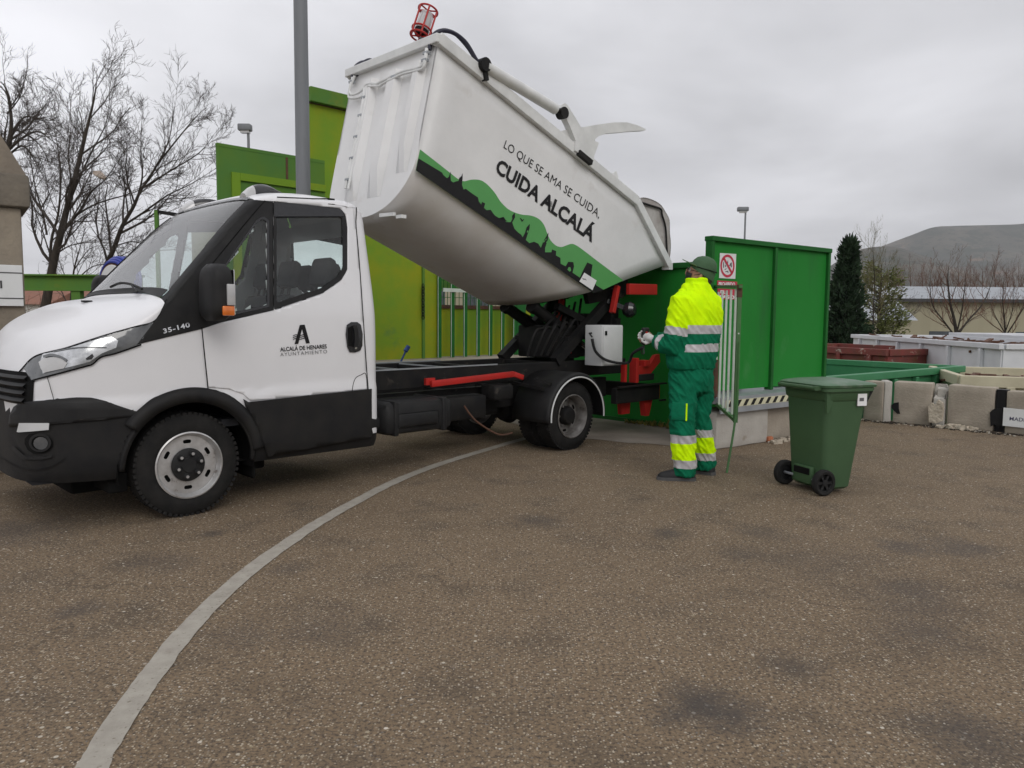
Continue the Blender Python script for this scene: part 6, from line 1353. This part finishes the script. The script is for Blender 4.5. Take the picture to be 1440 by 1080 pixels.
hill('', [(1100, 420), (1150, 392), (1200, 362), (1240, 346), (1280, 331), (1312, 319.5), (1340, 317.5), (1380, 316.5), (1430, 315), (1480, 311), (1560, 318), (1650, 335), (1800, 380)], 2100, 800, 4.7)
hill('', [(-300, 432), (-100, 428), (100, 434), (300, 438), (600, 440), (900, 436), (1050, 436)], 1800, 500, 8.1)
hz = MB().box((-2600, -320, LOWZ - 1), (2600, 3400, 420)); ho_ = hz.build('haze', 'pebble'); ho_.data.materials.clear()
hm_ = bpy.data.materials.new('haze'); hm_.use_nodes = True; t = hm_.node_tree; t.nodes.clear(); oo = nd(t, 'ShaderNodeOutputMaterial'); pv = nd(t, 'ShaderNodeVolumePrincipled'); pv.inputs['Color'].default_value = (.9, .92, .96, 1); pv.inputs['Density'].default_value = .00016; t.links.new(pv.outputs[0], oo.inputs['Volume']); ho_.data.materials.append(hm_)
tag(ho_, 'thin grey winter haze over the hills', 'haze', kind='stuff')
# ------------------------------------------------------------------ the worker
PK = 6.2 / FPX
wp_ = Vector((1.452, 6.2, 0))
worker = thing('person', 'worker in yellow and green high visibility suit and green cap, seen from behind', 'person', wp_)
def wz(py): return 1.3 - (py - 449.5) * PK
def wx(px): return (px - 973) * PK
def ell(c, a, b, rot, tilt=None, n=28, e=2.2):
    out = []
    for k in range(n):
        t = 2 * math.pi * k / n; ca, sa = math.cos(t), math.sin(t); x = a * abs(ca) ** (2 / e) * (1 if ca > 0 else -1); y = b * abs(sa) ** (2 / e) * (1 if sa > 0 else -1)
        out.append(Vector((c[0] + x * math.cos(rot) - y * math.sin(rot), c[1] + x * math.sin(rot) + y * math.cos(rot), c[2])))
    return out
def limb(mb, pts, rads, n=20, flat=1.0): return mb.tube(pts, rads, n)
def remesh(name, mb, mats, parent, vox=.009, smooth_it=6, disp=0., dscale=12, seed=0):
    o = mb.build('tmp_' + name, mats, None); md = o.modifiers.new('r', 'REMESH'); md.mode = 'VOXEL'; md.voxel_size = vox
    sm = o.modifiers.new('s', 'SMOOTH'); sm.iterations = smooth_it; sm.factor = .5
    me = eval_mesh(o); bpy.data.objects.remove(o); o = bpy.data.objects.new(name, me); C.objects.link(o); o.parent = parent; me.name = name
    if disp:
        nn_ = [v.normal.copy() for v in me.vertices]
        for v, q in zip(me.vertices, nn_):
            p = v.co; f = noise.fractal(Vector((p.x * dscale, p.y * dscale, p.z * dscale * .55 + seed)), 1, 2, 3) * .6 + (1 - abs(noise.noise(Vector((p.x * dscale * .8 + seed, p.y * dscale * .8, p.z * dscale * 1.5 + 2 * p.x * dscale))))) ** 3 * .8
            v.co = p + q * (f * disp)
    me.materials.clear()
    for m_ in ([mats] if isinstance(mats, str) else mats): me.materials.append(MATS[m_])
    me.polygons.foreach_set('use_smooth', [True] * len(me.polygons)); return o
ROT = R(38)                                            # shoulder line turned: he faces left and away
SHL = Vector((-math.cos(ROT), -math.sin(ROT), 0)); FWD = Vector((-math.sin(ROT), math.cos(ROT), 0))
tc0 = Vector((wx(976), 0, 0))
def T(z, a, b, dx=0, df=0, e=2.3): c = tc0 + FWD * df + Vector((dx, 0, z)); return ell(c, a, b, ROT, e=e)
shL = tc0 + SHL * .175 + Vector((0, 0, 1.438)); shR = tc0 - SHL * .185 + Vector((0, 0, 1.438))
elL = Vector((wx(941), -.13, wz(489))); wrL = Vector((wx(921.5), .02, wz(480.5)))
elR = tc0 - SHL * .25 + FWD * .06 + Vector((0, 0, 1.15)); wrR = tc0 + FWD * .36 + SHL * .04 + Vector((0, 0, 1.13))
hipL = tc0 + SHL * .095 + Vector((-.02, 0, .86)); hipR = tc0 - SHL * .10 + Vector((-.01, 0, .86))
ftL = G(963, 676) - wp_; ftR = G(992, 667) - wp_
knL = Vector((wx(957), -.10, .48)); knR = Vector((wx(988), .09, .48)); anL = Vector((ftL.x, ftL.y + .02, .09)); anR = Vector((ftR.x, ftR.y + .02, .09))
HD = Vector((wx(979.5), .03, wz(384))); HROT = R(70); HF = Vector((-math.sin(HROT), math.cos(HROT), 0)); HS = Vector((-math.cos(HROT), -math.sin(HROT), 0))
# body: one continuous figure (head, neck, trunk, arms, hands, legs)
b_ = MB()
HTILT = R(17); _piv = HD + Vector((0, 0, -.09)); MH = Matrix.Translation(_piv) @ Matrix.Rotation(HTILT, 4, HF.cross(Vector((0, 0, 1)))) @ Matrix.Translation(-_piv)
def htilt(o): o.data.transform(MH); return o
def hd(dz, a, b, df): return ell(HD + HF * df + Vector((0, 0, dz)), a, b, HROT, n=24, e=2.1)
b_.rings([hd(-.125, .03, .03, .045), hd(-.118, .045, .055, .035), hd(-.095, .056, .078, .022), hd(-.06, .066, .09, .012), hd(-.02, .073, .097, .004), hd(.03, .076, .098, 0), hd(.07, .070, .09, -.002), hd(.10, .05, .066, -.004), hd(.118, .02, .025, -.004)])
b_.box((-.012, -.0, -.03), (.012, .03, .02), M=Matrix.Translation(HD + HF * .095 + Vector((0, 0, -.025))) @ Matrix.Rotation(HROT, 4, 'Z'), bev=.008)      # nose
b_.box((-.02, -.0, -.006), (.02, .012, .006), M=Matrix.Translation(HD + HF * .082 + Vector((0, 0, -.075))) @ Matrix.Rotation(HROT, 4, 'Z'), bev=.004)      # lips
for sg in (1, -1):
    ec = HD + HS * .076 * sg + HF * -.005 + Vector((0, 0, -.025)); b_.rings([ell(ec + Vector((0, 0, z)) + HF * -.004, .010, w_, HROT, n=10) for z, w_ in ((-.032, .008), (-.015, .014), (.01, .018), (.026, .014), (.032, .006))])
b_.v = [MH @ v for v in b_.v]
nk = tc0 + Vector((.015, .01, 1.50)); limb(b_, [nk - Vector((0, 0, .1)), nk + Vector((0, 0, .02)), HD + Vector((0, 0, -.09)) - HF * .02], [.075, .062, .058])
b_.rings([T(.84, .165, .105), T(1.0, .155, .10), T(1.2, .165, .105), T(1.4, .18, .11), T(1.5, .13, .085), T(1.545, .07, .06)])
for s_, e_, w_ in ((shL, elL, wrL), (shR, elR, wrR)): limb(b_, [s_, s_.lerp(e_, .5), e_, e_.lerp(w_, .4), w_], [.055, .05, .043, .042, .03])
for h_, k_, a_ in ((hipL, knL, anL), (hipR, knR, anR)): limb(b_, [h_, h_.lerp(k_, .5), k_, k_.lerp(a_, .35), a_, a_ - Vector((0, 0, .06))], [.085, .075, .055, .055, .04, .042])
def hand(w_, d, side, up):
    """palm, four unequal fingers curled round the handset and a thumb leaving the side of the palm"""
    d = d.normalized(); side = (side - d * side.dot(d)).normalized(); up = d.cross(side)
    limb(b_, [w_ - d * .03, w_, w_ + d * .04, w_ + d * .085], [.028, .030, .036, .034], 14)
    for k, (off, ln_) in enumerate(((-.030, .070), (-.010, .080), (.010, .076), (.030, .060))):
        r0 = w_ + d * .075 + side * off; m1 = r0 + d * ln_ * .5 - up * .012; m2 = m1 + d * ln_ * .15 - up * ln_ * .36; m3 = m2 - d * ln_ * .26 - up * ln_ * .10; limb(b_, [r0 - d * .02, r0, m1, m2, m3], [.010, .0095, .009, .0085, .007], 9)
    t0 = w_ + d * .02 - side * .03; limb(b_, [t0, t0 - side * .022 + d * .02 - up * .012, t0 - side * .012 + d * .045 - up * .038, t0 + side * .012 + d * .055 - up * .05], [.013, .0115, .010, .008], 9)
hand(wrL + (wrL - elL).normalized() * .035, (wrL - elL), Vector((0, .3, 1)), None); hand(wrR + (wrR - elR).normalized() * .03, (wrR - elR), Vector((.2, .3, -1)), None)
body_ = remesh('body', b_, ['skin', 'glove'], worker, .0055, 3)
for p in body_.data.polygons:
    c = p.center
    if (c - wrL).length < .17 and (c - wrL).dot((wrL - elL).normalized()) > .0: p.material_index = 1
for sg in (1, -1):
    ey_ = HD + HF * .088 + HS * .032 * sg + Vector((0, 0, -.012)); htilt(MB().lathe([(0, -.012), (.009, -.009), (.012, 0), (.009, .008), (0, .011)], ey_, HF, 10).build('eye', 'decal_white', worker, True))
htilt(MB().rings([ell(HD + HF * f + Vector((0, 0, z)), a, b, HROT, n=24) for z, a, b, f in ((-.088, .045, .05, -.040), (-.06, .066, .066, -.036), (-.02, .078, .078, -.026), (.05, .077, .085, -.015))]).build('hair', 'hair', worker, True))
# mask and spectacles
mk = MB(); mv = []
for i in range(9):
    a = R(-62 + 124 * i / 8)
    for z, r in ((-.115, .075), (-.09, .098), (-.055, .106), (-.032, .108)): mv.append(HD + HF * (r * math.cos(a) + .012) + HS * (r * .74 * math.sin(a)) + Vector((0, 0, z)))
mk.add(mv, [(i * 4 + j, i * 4 + j + 1, i * 4 + j + 5, i * 4 + j + 4) for i in range(8) for j in range(3)]); mk.tube([HD + HF * .04 + HS * .082 + Vector((0, 0, -.04)), HD - HF * .01 + HS * .088 + Vector((0, 0, -.015))], .003, 5)
mko = mk.build('face_mask', 'mask_black', worker, True, 80); htilt(mko); md = mko.modifiers.new('t', 'SOLIDIFY'); md.thickness = .004
sp2 = MB()
for sg in (1, -1):
    c = HD + HF * .108 + HS * .033 * sg + Vector((0, 0, -.012)); sp2.tube([c + HS * .026 * math.cos(a) + Vector((0, 0, .019 * math.sin(a))) for a in [k * math.pi / 8 for k in range(17)]], .0025, 5, cap=False); sp2.tube([c + HS * .026 * sg, HD + HS * .080 * sg + HF * .06 + Vector((0, 0, -.008)), HD + HS * .082 * sg - HF * .01 + Vector((0, 0, -.005))], .0025, 5)
sp2.tube([HD + HF * .110 + HS * .008, HD + HF * .110 - HS * .008], .0025, 5); htilt(sp2.build('spectacles', 'black_gloss', worker, True))
# cap
cp_ = MB(); CZ = .018
cp_.rings([ell(HD + HF * f + Vector((0, 0, z)), a, b, HROT, n=32, e=2.1) for z, a, b, f in ((.0, .086, .104, -.004), (.02, .087, .105, -.003), (.045, .086, .103, -.003), (.075, .080, .096, -.004), (.105, .064, .076, -.006), (.123, .038, .046, -.008), (.130, .010, .012, -.008))])
for v in cp_.v[:64]: v.z += .032 * ((v - HD).dot(HF) / .1) - .012          # sits lower at the back
cap_ = htilt(cp_.build('cap', 'cap_green', worker, True, 70))
bv = []
for i in range(13):
    a = R(-72 + 144 * i / 12)
    for j in range(5):
        r = .092 + .082 * j / 4 * math.cos(a * .5); bv.append(HD + HF * (r * math.cos(a) + .005) + HS * (r * .82 * math.sin(a)) + Vector((0, 0, .045 + .012 * (j / 4) - .018 * math.sin(a) ** 2 - .0 * j)))
brm = MB().add(bv, [(i * 5 + j, i * 5 + j + 1, i * 5 + j + 6, i * 5 + j + 5) for i in range(12) for j in range(4)])  .build('brim', 'cap_brim', cap_, True, 70); htilt(brm); md = brm.modifiers.new('t', 'SOLIDIFY'); md.thickness = .006
MB().tube(ell(HD + HF * -.005 + Vector((0, 0, .028)), .0905, .1115, HROT, n=40, e=2.1) + [ell(HD + HF * -.005 + Vector((0, 0, .028)), .0905, .1115, HROT, n=40, e=2.1)[0]], .0035, 5, cap=False).build('cap_band', 'seal', cap_, True); htilt(bpy.data.objects['cap_band'])
# jacket
j_ = MB()
j_.rings([T(wz(519), .205, .150, -.025), T(wz(512), .215, .160, -.025), T(wz(496), .220, .165, -.018), T(wz(478), .222, .165, -.008), T(wz(460), .228, .165, 0), T(wz(440), .232, .160, .004), T(wz(428), .222, .150, .004), T(wz(418), .185, .132, .004), T(wz(409), .125, .112, .004), T(wz(402), .095, .095, .006)])
for s_, e_, w_ in ((shL, elL, wrL), (shR, elR, wrR)):
    i_ = s_ - SHL * (.05 if s_ is shL else -.05); limb(j_, [i_, s_, s_.lerp(e_, .4) , s_.lerp(e_, .8), e_, e_.lerp(w_, .35), e_.lerp(w_, .75), w_], [.080, .088, .088, .080, .076, .070, .062, .052], 22)
col = [ell(tc0 + Vector((dx + .012, .005, z)), a, b, ROT, n=26) for z, a, b, dx in ((wz(412), .12, .105, 0), (wz(404), .095, .092, 0), (wz(398), .080, .086, -.004), (wz(394), .080, .088, -.006))]; j_.rings(col)
jk = remesh('jacket', j_, ['hivis', 'work_green', 'reflective'], worker, .0075, 3, .014, 11, 3.3)
zb1, zb2, zb3, zb4 = wz(459), wz(470.5), wz(484), wz(495)
for p in jk.data.polygons:
    c = p.center; arm = None
    for s_, e_, w_ in ((shL, elL, wrL), (shR, elR, wrR)):
        f1 = (c - s_).dot(e_ - s_) / (e_ - s_).length_squared; d1 = (c - s_.lerp(e_, max(0, min(1, f1)))).length; f2 = (c - e_).dot(w_ - e_) / (w_ - e_).length_squared; d2 = (c - e_.lerp(w_, max(0, min(1, f2)))).length
        if min(d1, d2) < .105 and f1 > .30 and (c - tc0).dot(SHL) * (1 if s_ is shL else -1) > .165 or d2 < .085: arm = (f1, d1, f2, d2)
    if arm and (arm[0] > .28 or arm[3] < .085):
        f1, d1, f2, d2 = arm
        if d2 < d1 and f2 > .02: p.material_index = 2 if .50 < f2 < .74 else 1
        else: p.material_index = 0 if f1 < .58 else (2 if f1 < .75 else 1)
    else:
        p.material_index = 0 if c.z > zb1 else (2 if c.z > zb2 else (1 if c.z > zb3 else (2 if c.z > zb4 else 1)))
# trousers
t_ = MB()
t_.rings([T(wz(505), .175, .125, -.02), T(wz(520), .188, .135, -.02), T(wz(535), .192, .14, -.02), T(wz(550), .175, .125, -.018), T(wz(556), .10, .08, -.015)])
for h_, k_, a_ in ((hipL, knL, anL), (hipR, knR, anR)): limb(t_, [h_ + Vector((0, 0, -.02)), h_.lerp(k_, .45), k_, k_.lerp(a_, .45), a_ + Vector((0, 0, .04)), a_ + Vector((0, 0, -.045))], [.108, .106, .092, .090, .088, .080], 22)
tr_ = remesh('trousers', t_, ['trouser_green', 'hivis', 'reflective'], worker, .0075, 3, .017, 12, 9.1)
for p in tr_.data.polygons:
    z = p.center.z; z2 = z if p.center.x < wx(979) else z - .018
    p.material_index = 2 if wz(657.5) < z2 < wz(646) or wz(622) < z2 < wz(610.5) else (1 if wz(646) <= z2 <= wz(622) else 0)
pk = MB().box((-.07, -.012, -.07), (.07, .012, .07), bev=.01, M=Matrix.Translation(knL + Vector((-.035, -.085, .09))) @ Matrix.Rotation(R(-22), 4, 'Z')); pk.build('thigh_pocket', 'trouser_green', tr_, True); MB().box((.045, -.0145, -.068), (.057, -.0115, .068), M=Matrix.Translation(knL + Vector((-.035, -.087, .09))) @ Matrix.Rotation(R(-22), 4, 'Z')).build('pocket_piping', 'hivis', tr_)
# shoes
def shoe(a_, dirn):
    dirn = dirn.normalized(); sd_ = Vector((-dirn.y, dirn.x, 0)); g = Vector((a_.x, a_.y, 0)); m = MB(); rr = []
    for f, w_, h in ((-.085, .024, .07), (-.075, .036, .105), (-.03, .042, .125), (.03, .045, .115), (.09, .049, .088), (.15, .049, .072), (.19, .040, .060), (.212, .018, .042)):
        rr.append([g + dirn * f + sd_ * (w_ * math.cos(t)) + Vector((0, 0, .018 + (h - .018) * max(0, math.sin(t)) ** .75)) for t in [math.pi * k / 12 for k in range(13)]])
    m.rings(rr, closed=False); m.f += [tuple(range(12, -1, -1)), tuple(range(7 * 13, 8 * 13))]; m.m += [0, 0]; o = m.build('shoe', 'shoe_black', worker, True, 60); s = MB(); rr = []
    for f, w_ in ((-.092, .02), (-.08, .038), (-.03, .043), (.03, .045), (.09, .050), (.15, .050), (.195, .041), (.220, .018)): rr.append([g + dirn * f + sd_ * w_ + Vector((0, 0, .0)), g + dirn * f + sd_ * w_ + Vector((0, 0, .026)), g + dirn * f - sd_ * w_ + Vector((0, 0, .026)), g + dirn * f - sd_ * w_])
    s.rings(rr); s.build('sole', 'shoe_sole', o, True, 40)
    lc = MB()
    for k in range(4): f = .015 + .022 * k; z = .122 - .012 * k; lc.tube([g + dirn * f + sd_ * .024 + Vector((0, 0, z - .012)), g + dirn * (f + .006) + Vector((0, 0, z)), g + dirn * f - sd_ * .024 + Vector((0, 0, z - .012))], .004, 5)
    lc.build('laces', 'shoe_sole', o, True)
shoe(anL, Vector((-1, .10, 0))); shoe(anR, Vector((-.72, .7, 0)))
# remote handset in his left hand
hb2 = wrL + (wrL - elL).normalized() * .12 + wp_; rmt = thing('remote_handset', 'small black wired remote held in the left hand of the worker', 'remote control', hb2 - Vector((0, 0, .0)), R(20)); MB().box((-.028, -.022, -.07), (.028, .022, .07), bev=.008).build('case', 'black_plastic', rmt, True); MB().lathe([(0, -.03), (.010, -.03), (.010, -.022), (0, -.022)], (0, 0, .03), (0, 1, 0), 10).build('button', 'red_paint', rmt, True)
e0 = LP(*path[-1]); cbl = MB().tube(catmull([hb2 + Vector((0, 0, -.06)), hb2 + Vector((-.02, .05, -.13)), e0.lerp(hb2, .45) + Vector((0, 0, -.10)), e0], 6), .006, 6).build('remote_cable', 'black_plastic', None, True); tag(cbl, 'thin black cable running from the coiled lead to the handset', 'cable')

# ------------------------------------------------------------------ wheeled bin
w1, w2 = G(1163, 699), G(1098, 679); bx_ = (w2 - w1).normalized(); fx = Vector((bx_.y, -bx_.x, 0)); fx = fx if fx.x > 0 else -fx
mid = (w1 + w2) / 2; bn_ = thing('wheeled_bin', 'green two wheeled refuse bin standing right of the worker', 'bin', mid + fx * 0, math.atan2(fx.y, fx.x))
# bin frame: x to the front (away from wheels), y towards far wheel
hw_ = .5 * (w2 - w1).length
HB_ = .80
def brect(z, x0, x1, w_, r=.05):
    out = []
    for cx_, cy_, a0 in ((x1 - r, w_ - r, 0), (x0 + r, w_ - r, 90), (x0 + r, -w_ + r, 180), (x1 - r, -w_ + r, 270)):
        for k in range(6): a = R(a0 + 90 * k / 5); out.append(Vector((cx_ + r * math.cos(a), cy_ + r * math.sin(a), z)))
    return out
sgn_ = 1 if (Matrix.Rotation(bn_.rotation_euler.z, 3, 'Z') @ Vector((0, 1, 0))).dot(bx_) > 0 else -1
bd_ = MB(); xs0 = lambda z: .03 - .045 * z / HB_; xs1 = lambda z: .275 + .105 * (z / HB_); ww = lambda z: .190 + .045 * (z / HB_)
bd_.rings([brect(.03, .05, .27, .17), brect(.05, xs0(.05), xs1(.05), ww(.05)), brect(.30, xs0(.3), xs1(.3), ww(.3)), brect(.70, xs0(.7), xs1(.7), ww(.7)), brect(.715, xs0(.7) - .012, xs1(.7) + .012, ww(.7) + .012), brect(HB_ - .03, xs0(HB_) - .012, xs1(HB_) + .012, ww(HB_) + .012), brect(HB_ - .025, xs0(HB_) - .03, xs1(HB_) + .032, ww(HB_) + .03), brect(HB_, xs0(HB_) - .03, xs1(HB_) + .032, ww(HB_) + .03)], cap=True)
bd_.build('bin_body', 'bin_green', bn_, True, 35)
MB().box((-.02, -.10, .06), (.02, .10, .19), bev=.01).build('rear_step', 'bin_green', bn_, True); MB().box((-.024, -.085, .13), (-.018, .085, .18)).build('rear_recess', 'seal', bn_)
MB().prism([(xs0(.7) - .02, -ww(.75) - .006, .79), (xs0(.7) + .06, -ww(.75) - .006, .79), (xs0(.7) + .055, -ww(.75) - .006, .74), (xs0(.7) + .01, -ww(.7) - .006, .62), (xs0(.7) - .005, -ww(.7) - .006, .62)], (0, .02, 0)).build('hinge_rib', 'bin_green', bn_)
lid = MB(); lid.rings([brect(HB_ + .004, -.055, .43, .268, .05), brect(HB_ + .022, -.06, .437, .273, .05), brect(HB_ + .034, -.045, .415, .255, .06), brect(HB_ + .050, .02, .34, .18, .08), brect(HB_ + .053, .08, .29, .13, .08)]); lido = lid.build('lid', 'bin_lid', bn_, True, 35)
MB().tube([(-.095, -.2, HB_ + .0), (-.095, .2, HB_ + .0)], .016, 10).bar((-.105, -.19, HB_), (-.03, -.19, HB_), .03).bar((-.105, .19, HB_), (-.03, .19, HB_), .03).build('handle', 'bin_green', bn_, True)
MB().box((xs1(.72) - .115, -ww(.72) - .016, .665), (xs1(.72) - .03, -ww(.72) - .008, .755)).build('sticker', 'decal_white', bn_); MB().box((xs1(.72) - .10, -ww(.72) - .0175, .70), (xs1(.72) - .06, -ww(.72) - .0158, .725)).build('sticker_print', 'print_grey', bn_)
MB().prism([(xs1(.72) - .02, -ww(.72) - .004, .79), (xs1(.72) + .05, -ww(.72) - .004, .79), (xs1(.72) - .02, -ww(.72) - .004, .68)], (0, .04, 0)).build('corner_gusset', 'black_plastic', bn_)
for sg in (1, -1):
    wr_ = bpy.data.objects.new('wheel', None); C.objects.link(wr_); wr_.parent = bn_; wr_.location = (.0, sg * (hw_ - .02), .098); wr_.rotation_euler = (0, 0, math.pi if sg > 0 else 0)
    MB().lathe([(.06, .045), (.066, .0), (.085, -.004), (.096, .006), (.098, .02), (.096, .04), (.085, .05), (.06, .045)], n=36).build('tyre', 'rubber', wr_, True, 40)
    hb3 = MB().lathe([(.066, .008), (.062, .012), (.058, .03), (.022, .03), (.022, .002), (.0, .0)], n=30)
    for k in range(6): a = k * math.pi / 3; hb3.bar((.015 * math.cos(a), .014, .015 * math.sin(a)), (.062 * math.cos(a), .014, .062 * math.sin(a)), .014, .018)
    hb3.build('hub', 'black_plastic', wr_, True, 30)
MB().tube([(0, -hw_ + .04, .098), (0, hw_ - .04, .098)], .011, 8).build('axle', 'galvanised', bn_, True)
